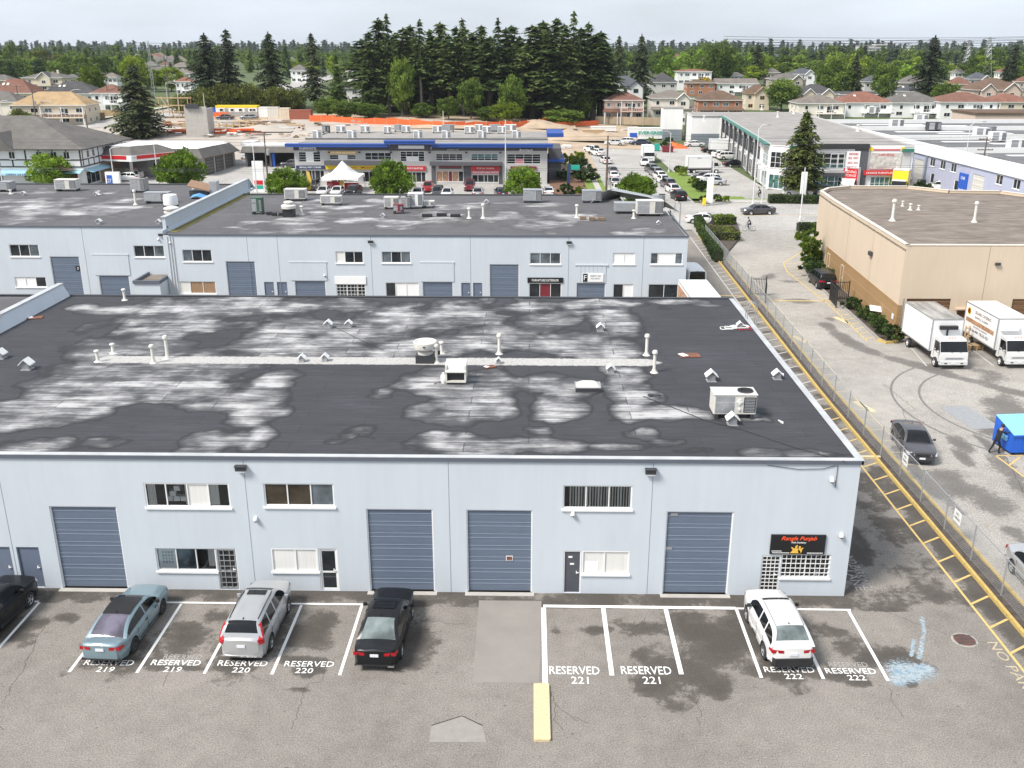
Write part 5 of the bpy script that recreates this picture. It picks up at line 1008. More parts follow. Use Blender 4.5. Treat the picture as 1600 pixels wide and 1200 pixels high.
def car(st,label,loc,rz,pm,near=True,group=None,cat='car',rearglass=None,roofmat=None,extra=None,rim=RIM,glass=CARG,name='parked_car',clad=False):
    q=STY[st]; q['clad']=clad
    t=thing(name,label,cat,loc,rz,group); body,parts,top,hw,roofz=carbody(st,near); L,Wd,H=q['L'],q['W']/2,q['H']
    body.obj('body',[pm,TRIM],t,smooth=38)
    parts['windshield'].obj('windshield',glass,t,smooth=40); parts['rear_window'].obj('rear_window',rearglass or glass,t,smooth=40)
    for s,nm in ((1,0),(-1,1)):
        g=parts['side_window']; sel=[f for f in g.f if (sum(g.v[j][0] for j in f)>0)==(s>0)]; h=G(); us=sorted({j for f in sel for j in f}); mp={j:i for i,j in enumerate(us)}
        h.v=[g.v[j] for j in us]; h.f=[tuple(mp[j] for j in f) for f in sel]; h.m=[0]*len(sel); h.obj('side_window',glass,t,smooth=40)
    for x in (1,-1):
        for y in q['ax']: wheel(x*(Wd-.105),y,q['wr'],t,rim,near)
    rz_=q['rear']
    for s in (1,-1):
        g=G()
        if st in('suv','cross') and extra=='tall':
            z0,z1=rz_-.20,H-.12; pts=[(Wd*.80,-L/2+.02,z0),(Wd*.97,-L/2+.16,z0),(Wd*.955,-L/2+.18,rz_+.02),(Wd*.90,q['c3']+.22,z1-.25),(Wd*.80,q['c3']+.33,z1),(Wd*.70,q['c3']+.28,z1),(Wd*.76,q['c3']+.04,rz_+.05),(Wd*.72,-L/2+.03,rz_-.02)]
            pts=[(s*x,y-.03,z) for x,y,z in pts]; b=[(x*.97,y+.12,z) for x,y,z in pts]; n=len(pts)
            g.add(pts+b,[tuple(range(n))]+[(i,(i+1)%n,n+(i+1)%n,n+i) for i in range(n)])
        else:
            zc=rz_-.16; g.add([(s*Wd*.42,-L/2-.015,zc-.06),(s*Wd*.90,-L/2+.02,zc-.07),(s*Wd*.985,-L/2+.26,zc-.01),(s*Wd*.97,-L/2+.22,zc+.09),(s*Wd*.86,-L/2+.01,zc+.10),(s*Wd*.42,-L/2-.015,zc+.06),(s*Wd*.42,-L/2+.1,zc),(s*Wd*.85,-L/2+.14,zc)],[(0,1,4,5),(1,2,3,4),(0,5,6),(5,4,7,6),(1,0,6,7)])
        g.obj('taillight',TAIL,t)
        zc=q['fr']-.12; g=G().add([(s*Wd*.50,L/2+.01,zc-.05),(s*Wd*.88,L/2-.04,zc-.06),(s*Wd*.985,L/2-.28,zc+.03),(s*Wd*.95,L/2-.32,zc+.13),(s*Wd*.80,L/2-.08,zc+.09),(s*Wd*.50,L/2+.0,zc+.05),(s*Wd*.6,L/2-.15,zc)],[(0,1,4,5),(1,2,3,4),(0,5,6)]); g.obj('headlight',HEADL,t)
        if near or st!='van':
            y=q['c0']-.42; z=q['belt']+.06; G().cbox(s*(Wd+.07),y,z+.03,.16,.10,.12,ch=.03).tube((s*(Wd-.08),y,z),(s*(Wd+.02),y,z+.02),.025).obj('mirror',pm if not extra=='blackmirror' else BLACKP,t)
    G().box(-.16,-L/2-.03,rz_-.27 if st not in('suv','cross','van') else rz_-.34,.16,-L/2-.012,rz_-.15 if st not in('suv','cross','van') else rz_-.22).obj('licence_plate',PLATE,t)
    if near:
        G().box(-.16,L/2+.002,.40,.16,L/2+.022,.51).obj('licence_plate',PLATE,t)
        g=G()
        for i in range(4): g.box(-Wd*.40,L/2-.01,q['fr']-.26+i*.045,Wd*.40,L/2+.012,q['fr']-.235+i*.045)
        g.obj('grille',TRIM,t)
        G().box(-Wd*.86,-L/2-.022,.30,Wd*.86,-L/2+.05,.36).obj('bumper_trim',CHROME if extra=='tall' else TRIM,t); G().box(-Wd*.55,L/2-.05,.24,Wd*.55,L/2+.02,.36).obj('front_intake',TRIM,t)
        for s in (1,-1):
            g=G(); 
            for y in (q['bp'][0]-.12,q['bp'][0]+.78 if len(q['bp'])<2 else q['bp'][0]-.70): g.cbox(s*(Wd+.005),y,q['belt']-.15,.03,.18,.03)
            g.obj('door_handle',pm if st!='coupe' else BLACKP,t)
            # door shut lines
            g=G()
            for y in (q['c0']-.28,q['bp'][0],q['bp'][0]-.88): g.box(s*Wd*.998-.004,y-.006,.34,s*Wd*.998+.004,y+.006,q['belt']-.06)
            g.box(s*Wd*.99-.006,q['ax'][0]+.5,.30,s*Wd*.99+.012,q['ax'][1]-.5,.36)
            g.obj('door_seam',TRIM,t)
        g=G().path([(-.5,q['c0']-.02,q['belt']+.045),(.1,q['c0']-.12,q['belt']+.10)],.012).path([(.05,q['c0']-.02,q['belt']+.045),(.55,q['c0']-.12,q['belt']+.10)],.012); g.obj('wiper',TRIM,t)
        yb=q['c2']+.12; G().add([(-.03,yb-.07,roofz(yb)+.02),(.03,yb-.07,roofz(yb)+.02),(0,yb+.08,roofz(yb)+.03),(0,yb-.09,roofz(yb)+.10)],[(0,1,3),(1,2,3),(2,0,3)]).obj('antenna',BLACKP,t)
    if roofmat:
        g=G(); ya=np.linspace(q['c2']-.02,q['c1']+.02,9); wt=Wd*.70
        xs_=np.linspace(-wt*.9,wt*.9,7)
        for y in ya:
            for x in xs_: g.v.append((x,y,roofz(y)+.045-.03*(abs(x)/wt)**3))
        for i in range(8):
            for j in range(6): g.f.append((i*7+j,i*7+j+1,i*7+j+8,i*7+j+7)); g.m.append(0)
        g.obj('roof_panel',roofmat,t,smooth=60)
    return t,q,roofz
def carpos(px0,py0,px1,py1): # rear ground centre, front ground centre (pixels) -> centre, heading
    a=gz(px0,py0); b=gz(px1,py1); return ((a[0]+b[0])/2,(a[1]+b[1])/2,0),math.atan2(-(b[0]-a[0]),b[1]-a[1])
def heading(a,b): return ((a[0]+b[0])/2,(a[1]+b[1])/2,0),math.atan2(-(b[0]-a[0]),b[1]-a[1])
# front row
t,q,rf=car('coupe','blue-green sedan with matte black roof parked in the first 219 stall','tmp' and (-16.27,33.35,0),R(-2.5),PAINT['blue_green'],roofmat=M('matte_black_wrap',(.014,.013,.014),.45,var=.3),rearglass=CARGP,extra='blackmirror',rim=RIMD)
t,q,rf=car('suv','silver sport utility car with tall red tail lights parked in a 220 stall',(-10.98,33.55,0),R(-1.0),PAINT['silver'],extra='tall')
for s in (1,-1): G().path([(s*.56,-1.65,rf(-1.6)+.0),(s*.58,-.6,rf(-.6)+.03),(s*.56,.3,rf(.3)+.02)],.02,6).obj('roof_rail',TRIM,t)
xs_=np.linspace(-.38,.38,5); g=G()
for y in (-.02,.36):
    for x in xs_: g.v.append((x,y,rf(y)+.036))
g.f+= [(j,j+1,j+6,j+5) for j in range(4)]; g.m+=[0]*4; g.obj('sunroof',CARG,t)
t,q,rf=car('sedan','black sedan with pale rear window parked in front of the loading door',(-5.72,33.2,0),R(-2.0),PAINT['black'],rearglass=CARGL)
g=G()
for y in (-.25,.30):
    for x in xs_*1.15: g.v.append((x,y,rf(y)+.04))
g.f+= [(j,j+1,j+6,j+5) for j in range(4)]; g.m+=[0]*4; g.obj('sunroof',CARG,t)
g=G()
for s in (1,-1): g.box(s*.62-.12,-2.43,.27,s*.62+.12,-2.39,.33)
g.obj('exhaust_tip',CHROME,t)
t,q,rf=car('cross','white crossover with black lower bumper parked in a 222 stall',(10.02,33.35,0),R(2.5),PAINT['white'],clad=True,rearglass=CARGL,extra='blackmirror')
for s in (1,-1): G().path([(s*.54,-1.4,rf(-1.35)+.03),(s*.57,-.5,rf(-.5)+.05),(s*.55,.25,rf(.25)+.04)],.02,6).obj('roof_rail',GALV,t)
G().cbox(0,-2.12,.42,1.56,.24,.34,ch=.1).obj('rear_bumper',TRIM,t)
car('cross','black car cut by the left edge of the picture in a stall',(-22.15,33.9,0),R(-4),PAINT['black'])
car('sedan','charcoal sedan driving towards the camera beside the chain link fence',(22.75,52.9,0),R(172),PAINT['charcoal'],name='moving_car',glass=CARG,rearglass=CARG)
bpy.data.objects[-1] if 0 else None
car('sedan','pale silver car cut by the right edge beyond the chain link fence',(22.75,37.3,0),R(178),PAINT['silver'],name='moving_car')
# box trucks
def boxtruck(label,loc,rz,bl=5.3,bw=2.35,bh=2.45,cabm=None,sidem=WHITEM,roofm=WHITER,near=True,group=None,name='box_truck',boxm=None):
    t=thing(name,label,'truck',loc,rz,group); cabm=cabm or PAINT['white']; boxm=boxm or WHITEM; w=bw/2; z0=.95; y1=1.35; y0=y1-bl
    g=G().box(-w,y0,z0,w,y1,z0+bh); g.obj('cargo_box',boxm,t)
    G().box(-w+.03,y0+.03,z0+bh+.003,w-.03,y1-.03,z0+bh+.02).obj('box_roof',roofm,t)
    g=G()
    for y in (y0,y1-.07):
        for x in (-w-.012,w-.06): g.box(x,y-.012,z0-.012,x+.072,y+.082,z0+bh+.012)
    for x in (-w-.014,w-.06): g.box(x,y0+.08,z0+bh-.07,x+.074,y1-.08,z0+bh+.014); g.box(x,y0+.08,z0-.014,x+.074,y1-.08,z0+.08)
    g.box(-w+.08,y1-.02,z0+bh-.07,w-.08,y1+.012,z0+bh+.014); g.obj('edge_rail',GALV,t)
    G().box(-.45,y0+.05,.55,.45,y1+1.4,.8).box(-w*.9,y0+.1,.8,w*.9,y1,.94).obj('chassis',DKMET,t)
    # cab
    cy0=y1+.08; cw=w*.87; pr=[(cy0,.55),(cy0,2.08),(cy0+.25,2.22),(cy0+.95,2.18),(cy0+1.18,2.05),(cy0+1.52,1.32),(cy0+1.60,.95),(cy0+1.60,.55)]
    def P(x,p,k=1): return (x,p[0],p[1])
    g=G(); n=len(pr); V=[(-cw*(1 if z<1.4 else .95),y,z) for y,z in pr]+[(cw*(1 if z<1.4 else .95),y,z) for y,z in pr]
    Fc=[(i,i+1,n+i+1,n+i)[::-1] for i in range(n-1) if i!=4]+[tuple(range(n))[::1],tuple(range(2*n-1,n-1,-1))]
    g.add(V,Fc); g.box(-cw*1.0,cy0+1.40,.38,cw*1.0,cy0+1.68,.66); g.obj('cab',cabm,t,smooth=30)
    a,b=pr[4],pr[5]; g=G().add([(-cw*.90,a[0]-.02,a[1]-.03),(cw*.90,a[0]-.02,a[1]-.03),(cw*.94,b[0]+.005,b[1]+.03),(-cw*.94,b[0]+.005,b[1]+.03),(-cw*.95,a[0],a[1]),(cw*.95,a[0],a[1]),(cw,b[0],b[1]),(-cw,b[0],b[1])],[(3,2,1,0)]); g.add([(-cw*.95,a[0]-.03,a[1]-.04),(cw*.95,a[0]-.03,a[1]-.04),(cw*.98,b[0]-.02,b[1]-.01),(-cw*.98,b[0]-.02,b[1]-.01)],[(3,2,1,0)]); g.obj('windshield',CARG,t)
    for s in (1,-1):
        g=G().add([(s*(cw+.006),cy0+.42,1.98),(s*(cw+.006),cy0+1.08,1.98),(s*(cw+.008),cy0+1.36,1.36),(s*(cw+.012),cy0+.42,1.36)],[(0,1,2,3) if s<0 else (3,2,1,0)]); g.obj('side_window',CARG,t)
        g=G().box(s*cw-.006,cy0+.36,.72,s*cw+.008,cy0+.375,2.0).box(s*cw-.006,cy0+1.30,.72,s*cw+.008,cy0+1.315,1.36).cbox(s*cw,cy0+.50,1.22,.05,.16,.04); g.obj('door_seam',TRIM,t)
        G().cbox(s*(cw+.30),cy0+1.45,1.62,.17,.08,.36,ch=.03).path([(s*cw,cy0+1.3,1.95),(s*(cw+.30),cy0+1.45,1.85),(s*(cw+.30),cy0+1.45,1.35),(s*cw,cy0+1.4,1.2)],.016).obj('mirror',BLACKP,t)
        G().add([(s*cw*.62,cy0+1.62,.78),(s*cw*1.0,cy0+1.58,.78),(s*cw*1.01,cy0+1.40,.98),(s*cw*.98,cy0+1.56,1.04),(s*cw*.64,cy0+1.615,.93)],[(0,1,3,4),(1,2,3)]).obj('headlight',HEADL,t)
        for y in (y0+1.25,cy0+.85):
            wheel(s*(w-.16),y,.38,t,WHITEM if y>0 else WHITEM,near,.24)
        G().box(s*(cw+.006)-.003,cy0+.5,.36,s*(cw+.006)+.003,cy0+1.2,.5).obj('step',DKMET,t)
    g=G().box(-cw*.62,cy0+1.605,.80,cw*.62,cy0+1.625,.87).box(-cw*.60,cy0+1.605,.9,cw*.60,cy0+1.622,.93); g.obj('grille',GALV,t)
    g=G().box(-.16,cy0+1.682,.46,.16,cy0+1.70,.57).box(-.7,cy0+1.681,.46,-.5,cy0+1.69,.54,1).box(.5,cy0+1.681,.46,.7,cy0+1.69,.54,1); g.obj('licence_plate',[PLATE,TRIM],t)
    g=G().path([(-.5,cy0+1.56,1.3),(-.05,cy0+1.42,1.5)],.015).path([(.15,cy0+1.56,1.3),(.6,cy0+1.42,1.5)],.015); g.obj('wiper',TRIM,t)
    g=G()
    for x in (-.2,0,.2): g.cbox(x,cy0+.85,2.22,.1,.06,.05)
    g.obj('marker_lamp',ORANGE,t)
    return t,dict(y0=y0,y1=y1,w=w,z0=z0,bh=bh,cy0=cy0,cw=cw)
def grimyroof():
    return M('grimy_box_roof',(.30,.285,.265),.7,var=.65,scale=.8,stretch=(3,.5,1))
t,b=boxtruck('white box truck with black refrigeration unit and dirty roof by the tan warehouse',(31.3,71.1,0),R(180+1.5),roofm=grimyroof())
G().cbox(0,b['y1']+.16,b['z0']+1.85,1.35,.30,.26,ch=.06).obj('refrigeration_unit',BLACKP,t); G().box(-.06,b['y1']+.002,b['z0']+.9,.06,b['y1']+.06,b['z0']+1.7).obj('cooling_hose',BLACKP,t)
t,b=boxtruck('white catering box truck with printed food banner beside the tan warehouse',(36.3,71.4,0),R(180+1.5))
G().cbox(.3,b['y1']+.16,b['z0']+1.75,1.35,.30,.36,ch=.06).obj('refrigeration_unit',WHITEM,t)
xw=b['w']+.018; yb0,yb1=b['y0']+.35,b['y1']-.4; zb=b['z0']
G().box(xw-.014,yb0,zb+.98,xw,yb1,zb+1.32).obj('photo_banner',PRINT,t); pnl=G().box(xw-.016,yb0-.1,zb+.2,xw-.004,yb1+.1,zb+2.25).obj('side_panel',WHITES,t)
RX=(R(90),0,R(90))
for s_,z_,w_,h_,m_,yo in (('SELAND CATERING',1.98,2.6,.24,RUST,.35),('SERVING B.C. & ALBERTA',1.60,2.2,.15,RUST,.2),('FOODS & EVENTS',.82,2.2,.13,NAVY,.2),('778-366-4444  778-565-4221',.50,3.2,.24,NAVY,0)): text(s_,m_,t,(xw+.006,(yb0+yb1)/2-yo*-1,zb+z_),RX,w_,h_,.003)
G().lathe([(.30,.012),(.0,.012)],(0,0,0),20,0,'X').lathe([(.22,.016),(.0,.016)],(0,0,0),20,1,'X').obj('emblem',[YELS,MAROON],t,loc=(xw,yb0+.35,zb+1.85))
t,b=boxtruck('white box truck cut by right picture edge beyond the catering truck',(42.6,73.0,0),R(181)); text('GRANT CATERING',DKMET,t,(b['w']+.02,-1.4,b['z0']+2.1),RX,3.4,.4,.003)
# lane between the warehouses
t,b=boxtruck('white truck with dark printed side and rear panels parked between the warehouses',(14.2,80.8,0),R(1),bl=6.2,bw=2.5,bh=2.5)
G().box(-b['w']-.02,b['y0']+.2,b['z0']+.2,-b['w']-.004,b['y1']-.3,b['z0']+2.2).obj('side_print',PRINT,t); G().box(-b['w']+.12,b['y0']-.02,b['z0']+.9,b['w']-.12,b['y0']-.004,b['z0']+2.2).obj('rear_panel',BLACKS,t)
text('~OO~',GOLD,t,(.1,b['y0']-.026,b['z0']+1.85),FRONT,.8,.4,.003); text('CATERING',WHITES,t,(-.7,b['y0']-.026,b['z0']+1.95),FRONT,.6,.1,.003); text('SERVICES',WHITES,t,(.75,b['y0']-.026,b['z0']+1.95),FRONT,.6,.1,.003)
g=G()
for y in (-3,-1.6,-.2): g.box(-.9,y,b['z0']+b['bh']+.021,.6,y+.12,b['z0']+b['bh']+.03)
g.obj('roof_stain',GALV,t)
car('van','white high roof van parked beside the back warehouse end wall',(16.0,93.3,0),R(2),PAINT['white'],cat='van',name='parked_van')
# dumpster
x,y=gz(1575,712); t=thing('dumpster','blue steel dumpster with light blue lid in striped bay','dumpster',(x+2.0,y+1.2,0),R(6))
g=G(); a=2.0; g.add([(-a,-1.0,.18),(a,-1.0,.18),(a,.95,.18),(-a,.95,.18),(-a,-1.0,1.25),(a,-1.0,1.25),(a,.95,1.75),(-a,.95,1.75)],[(3,2,1,0),(0,1,5,4),(1,2,6,5),(2,3,7,6),(3,0,4,7)]); g.obj('bin',DUMP,t)
g=G()
for x_ in (-1.3,0,1.3): g.box(x_-.05,-1.05,.2,x_+.05,-1.0-.003,1.2)
g.box(-a-.02,-1.07,1.18,a+.02,-1.003,1.28); g.obj('rib',DUMP,t)
for s in (-1,1):
    g=G(); x0_,x1_=(-a,-.03) if s<0 else (.03,a); g.add([(x0_,-1.05,1.27),(x1_,-1.05,1.27),(x1_,.98,1.78),(x0_,.98,1.78),(x0_,-1.05,1.32),(x1_,-1.05,1.32),(x1_,.98,1.83),(x0_,.98,1.83)],[(4,5,6,7),(0,1,5,4),(1,2,6,5),(3,0,4,7),(2,3,7,6)]); g.obj('lid',DUMPL,t)
g=G()
for s in (-1,1): g.box(s*a-(.12 if s<0 else 0),-.5,.75,s*a+(.12 if s>0 else 0),.4,1.0)
g.obj('fork_pocket',DUMPL,t)
g=G()
for x_ in (-1.7,1.7):
    for y_ in (-.8,.75): g.lathe([(.09,-.03),(.09,.03),(0,.03)],(x_,y_,.09),10,0,'X')
g.obj('caster',RUBBER,t)
# yellow bollard beside it
x,y=gz(1600,733); t=thing('bollard','yellow bollard at right edge beside the dumpster bay','bollard',(x+.15,y,0)); G().lathe([(.16,0),(.16,1.0),(.11,1.1),(0,1.12)],n=14).obj('post',YELK,t,smooth=40)
# wooden pallets and chair by the tan warehouse door
x,y=gz(1520,545); t=thing('pallet_stack','wooden pallets and broken chair between the two box trucks','pallets',(x,y,0),.1)
g=G()
for k in range(3):
    for i in range(5): g.box(-.6,-.5+i*.22,.12+k*.14,.6,-.36+i*.22,.14+k*.14)
    for i in (-.55,0,.5): g.box(i,-.5,.02+k*.14,i+.08,.5,.12+k*.14)
g.obj('pallet',TIMB,t); g=G()
for x_ in (-.9,-.6): g.box(x_,-.1,0,x_+.07,0,1.9)
for k in range(5): g.box(-.9,-.08,.3+k*.35,-.53,-.02,.38+k*.35)
g.obj('ladder',TIMB,t)
# ---------------------------------------------------------------- people
SKIN=M('skin',(.42,.25,.17),.6); CLB=M('black_clothes',(.012,.012,.014),.85,var=.3); CLG=M('dark_grey_clothes',(.05,.052,.06),.85,var=.3); CLN=M('navy_clothes',(.03,.035,.06),.85,var=.3); HAIR=M('black_hair',(.012,.010,.009),.6)
def figure(par,J,clothes_top,clothes_leg,shoe=BLACKP,name='body',headdir=0):
    # one continuous body: joints with radii, grown by a skin modifier
    names=list(J); idx={n:i for i,n in enumerate(names)}
    E=[('pel','spine'),('spine','chest'),('chest','neck'),('neck','head0'),('head0','head1'),('chest','shL'),('shL','elL'),('elL','wrL'),('wrL','haL'),('chest','shR'),('shR','elR'),('elR','wrR'),('wrR','haR'),('pel','hiL'),('hiL','knL'),('knL','anL'),('anL','toL'),('pel','hiR'),('hiR','knR'),('knR','anR'),('anR','toR')]
    rad=dict(pel=(.15,.11),spine=(.135,.10),chest=(.17,.115),neck=(.055,.055),head0=(.085,.095),head1=(.08,.09),sh=(.065,.065),el=(.045,.045),wr=(.030,.032),ha=(.04,.025),hi=(.09,.09),kn=(.062,.062),an=(.045,.045),to=(.045,.035))
    me=bpy.data.meshes.new(name); me.from_pydata([J[n] for n in names],[(idx[a],idx[b]) for a,b in E],[])
    o=link(name,me,par); sk=o.modifiers.new('skin','SKIN'); 
    if not me.skin_vertices: 
        bpy.context.view_layer.objects.active=o
        bpy.ops.mesh.customdata_skin_add()
    for n in names:
        k=n if n in rad else n[:2]; me.skin_vertices[0].data[idx[n]].radius=rad[k]
    me.skin_vertices[0].data[idx['pel']].use_root=True
    sk.use_smooth_shade=True; ss=o.modifiers.new('sub','SUBSURF'); ss.levels=2; ss.render_levels=2
    dg=bpy.context.evaluated_depsgraph_get(); m2=bpy.data.meshes.new_from_object(o.evaluated_get(dg)); o.modifiers.clear(); o.data=m2; m2.name=name
    for mt in (clothes_top,clothes_leg,SKIN,shoe): m2.materials.append(mt)
    pz=J['pel'][2]; 
    for p in m2.polygons:
        c=p.center; d={n:(Vector(J[n])-c).length for n in names}; nn=min(d,key=d.get)
        p.material_index=2 if nn in('head0','head1','neck','haL','haR') else 3 if nn[:2]=='to' else 1 if nn[:2] in('kn','an','hi') or (nn=='pel' and c.z<pz) else 0
        p.use_smooth=True
    return o
def head(par,at_,hat=None,rz=0):
    x,y,z=at_; c,s=math.cos(rz),math.sin(rz)
    o=G().lathe([(0,.13),(.06,.12),(.095,.07),(.105,.0),(.095,-.05)],n=14).obj('hair' if hat is None else 'hat',hat or HAIR,par,smooth=60,loc=(x,y,z+.015)); o.scale=(1,1.12,1)
    return o
def hand(par,p,d,sd=1):
    p=Vector(p); d=Vector(d).normalized(); q=d.to_track_quat('Y','Z'); g=G()
    for i in range(4):
        a=p+q@Vector(((i-1.5)*.018,.06,0)); b=a+q@Vector((0,.04,-.012)); c=b+q@Vector((0,.03+(i in(1,2))*.006,-.02)); g.tube(a,b,.009,.008,6); g.tube(b,c,.008,.006,6)
    a=p+q@Vector((sd*.035,.02,0)); g.tube(a,a+q@Vector((sd*.02,.045,-.01)),.010,.007,6); g.obj('fingers',SKIN,par)
x,y=gz(1557,708); ps=thing('person','person in black clothes leaning both arms against the blue dumpster','person',(x-.1,y,0),R(-70))
J=dict(pel=(0,0,.92),spine=(0,.06,1.12),chest=(0,.14,1.34),neck=(0,.2,1.5),head0=(0,.24,1.58),head1=(0,.27,1.68),shL=(-.19,.15,1.40),elL=(-.23,.40,1.28),wrL=(-.2,.62,1.33),haL=(-.19,.70,1.35),shR=(.19,.15,1.40),elR=(.23,.40,1.26),wrR=(.2,.62,1.31),haR=(.19,.70,1.33),hiL=(-.10,-.02,.84),knL=(-.12,-.10,.48),anL=(-.13,-.36,.11),toL=(-.13,-.20,.045),hiR=(.10,.02,.84),knR=(.11,.20,.46),anR=(.11,.12,.09),toR=(.11,.28,.045))
figure(ps,J,CLB,CLB); head(ps,(0,.26,1.67)); hand(ps,J['haL'],(0,1,.2)); hand(ps,J['haR'],(0,1,.2),-1)
def cyclist(label,loc,rz,top,legm,hat):
    bk=thing('bicycle','bicycle ridden by '+label,'bicycle',loc,rz)
    for y in (-.52,.52):
        w=G().lathe([(.31,-.018),(.335,-.012),(.335,.012),(.31,.018)],n=22,axis='X').obj('wheel',RUBBER,bk,loc=(0,y,.335)); g=G()
        for k in range(12): a=k*.5236; g.tube((0,0,0),(0,.315*math.cos(a),.315*math.sin(a)),.003,n=3)
        g.obj('spoke',GALV,w)
    G().path([(0,-.52,.335),(0,-.08,.30),(0,.40,.82),(0,-.20,.80),(0,-.08,.30)],.018).path([(0,-.52,.335),(0,-.20,.80),(0,-.22,.93)],.014).path([(0,.52,.335),(0,.40,.86),(0,.38,.98)],.016).obj('frame',DKMET,bk)
    G().path([(-.28,.30,1.0),(-.2,.40,1.0),(.2,.40,1.0),(.28,.30,1.0)],.014).obj('handlebar',DKMET,bk); G().cbox(0,-.24,.95,.14,.26,.05,ch=.04).obj('saddle',BLACKP,bk); G().tube((-.14,-.08,.18),(.14,-.08,.42),.012).cbox(-.14,-.08,.17,.1,.08,.02).cbox(.14,-.08,.43,.1,.08,.02).obj('crank',GALV,bk)
    ps=thing('person','person '+label,'person',loc,rz)
    J=dict(pel=(0,-.22,1.03),spine=(0,-.12,1.22),chest=(0,.03,1.42),neck=(0,.10,1.56),head0=(0,.15,1.63),head1=(0,.18,1.74),shL=(-.18,.05,1.45),elL=(-.24,.16,1.20),wrL=(-.26,.29,1.07),haL=(-.26,.33,1.04),shR=(.18,.05,1.45),elR=(.24,.16,1.20),wrR=(.26,.29,1.07),haR=(.26,.33,1.04),hiL=(-.10,-.18,.98),knL=(-.13,.20,.80),anL=(-.13,-.02,.40-.18),toL=(-.13,.10,.20),hiR=(.10,-.18,.98),knR=(.13,.24,.92),anR=(.13,-.02,.50),toR=(.13,.10,.46))
    figure(ps,J,top,legm); head(ps,(0,.18,1.73),hat); hand(ps,J['haL'],(0,1,-.1)); hand(ps,J['haR'],(0,1,-.1),-1)
x,y=gz(1170,361); cyclist('riding in dark clothes across the driveway mouth',(x,y,0),R(80),CLG,CLN,DKMET)
x,y=gz(1186,312); cyclist('riding in black on the far pavement of the street',(x,y,.13),R(70),CLB,CLB,None)
# ================================================================ FENCES AND GATES
fe=thing('chain_link_fence','grey chain link fence on the soil strip between the yellow kerbs','fence',(20.6,60,0))
fx=lambda y: cx(y)+.42
posts=list(np.arange(9.25,122,3.05))
pmesh=G().tube((0,0,-.1),(0,0,1.85),.035,n=8).lathe([(.045,1.85),(.05,1.88),(0,1.92)],n=8).mesh('post',GALV)
for y in posts: link('post',pmesh,fe,(fx(y)-20.6,y-60,0))
G().path([(fx(y)-20.6,y-60,1.82) for y in posts],.024,6).obj('top_rail',ALU,fe); G().path([(fx(y)-20.6,y-60,.10) for y in posts],.006,4).obj('tension_wire',GALV,fe)
V=[];Q=[]
for s in (1,-1):
    y=posts[0]-1.7
    while y<posts[-1]:
        pts=[(y if s>0 else y+1.7,.1),(y+1.7 if s>0 else y,1.8)]
        (ya,za),(yb_,zb_)=pts
        if min(ya,yb_)<posts[0] or max(ya,yb_)>posts[-1]: y+=.125; continue
        n=len(V); d=.0032
        xa,xb=fx(ya)-20.6,fx(yb_)-20.6
        V+=[(xa-d,ya-60,za),(xa+d,ya-60,za),(xb+d,yb_-60,zb_),(xb-d,yb_-60,zb_),(xa,ya-60-d*1.4,za),(xa,ya-60+d*1.4,za),(xb,yb_-60+d*1.4,zb_),(xb,yb_-60-d*1.4,zb_)]; Q+=[(n,n+1,n+2,n+3),(n+4,n+5,n+6,n+7)]; y+=.125
o=link('wire_mesh',npmesh('wire_mesh',V,Q,GALV),fe); o['kind']='stuff'
for px,py,lb in ((1416,718,'upper white notice plate hanging on the chain link fence'),(1503,808,'lower white notice plate hanging on the chain link fence')):
    best=min(np.arange(30,60,.05),key=lambda y:abs(fx(y)-gz(px,py,1.35)[0])+0) if 0 else gz(px,py,1.35)[1]
    t=thing('notice_plate',lb,'sign',(fx(best)-.045,best,1.05),R(-90)); G().box(-.38,-.012,0,.38,.0,.62).obj('plate',WHITES,t); text('NO',DKMET,t,(0,-.018,.45),FRONT,.3,.14,.002); text('PARKING',DKMET,t,(0,-.018,.22),FRONT,.56,.12,.002)
def irongate(label,p0,p1,h,n,parts=True):
    d=Vector((p1[0]-p0[0],p1[1]-p0[1],0)); L=d.length; t=thing('iron_gate',label,'gate',(*p0,0),math.atan2(d.y,d.x))
    for x in (0,L): G().cbox(x,0,h/2,.09,.09,h).obj('post',BLACKP,t)
    g=G().box(.05,-.02,.12,L-.05,.02,.17).box(.05,-.02,h-.22,L-.05,.02,h-.17); g.obj('rail',BLACKP,t)
    pm_=G().cbox(0,0,h/2,.035,.035,h-.1).mesh('picket',BLACKP)
    for i in range(n): link('picket',pm_,t,(.08+(L-.16)*(i+.5)/n,0,0))
irongate('open black iron gate leaf beside the tan warehouse bed, front leaf',(28.15,86.0),(28.4,88.9),1.9,14); irongate('black iron gate leaf standing against the planting bed, rear leaf',(28.45,89.0),(30.1,88.8),1.9,9)
irongate('black iron gate leaf folded beside the chain link fence',(22.05,87.6),(22.7,90.4),1.9,14); irongate('short black iron fence panel by the left gate post',(21.3,90.6),(22.7,90.5),1.8,8)
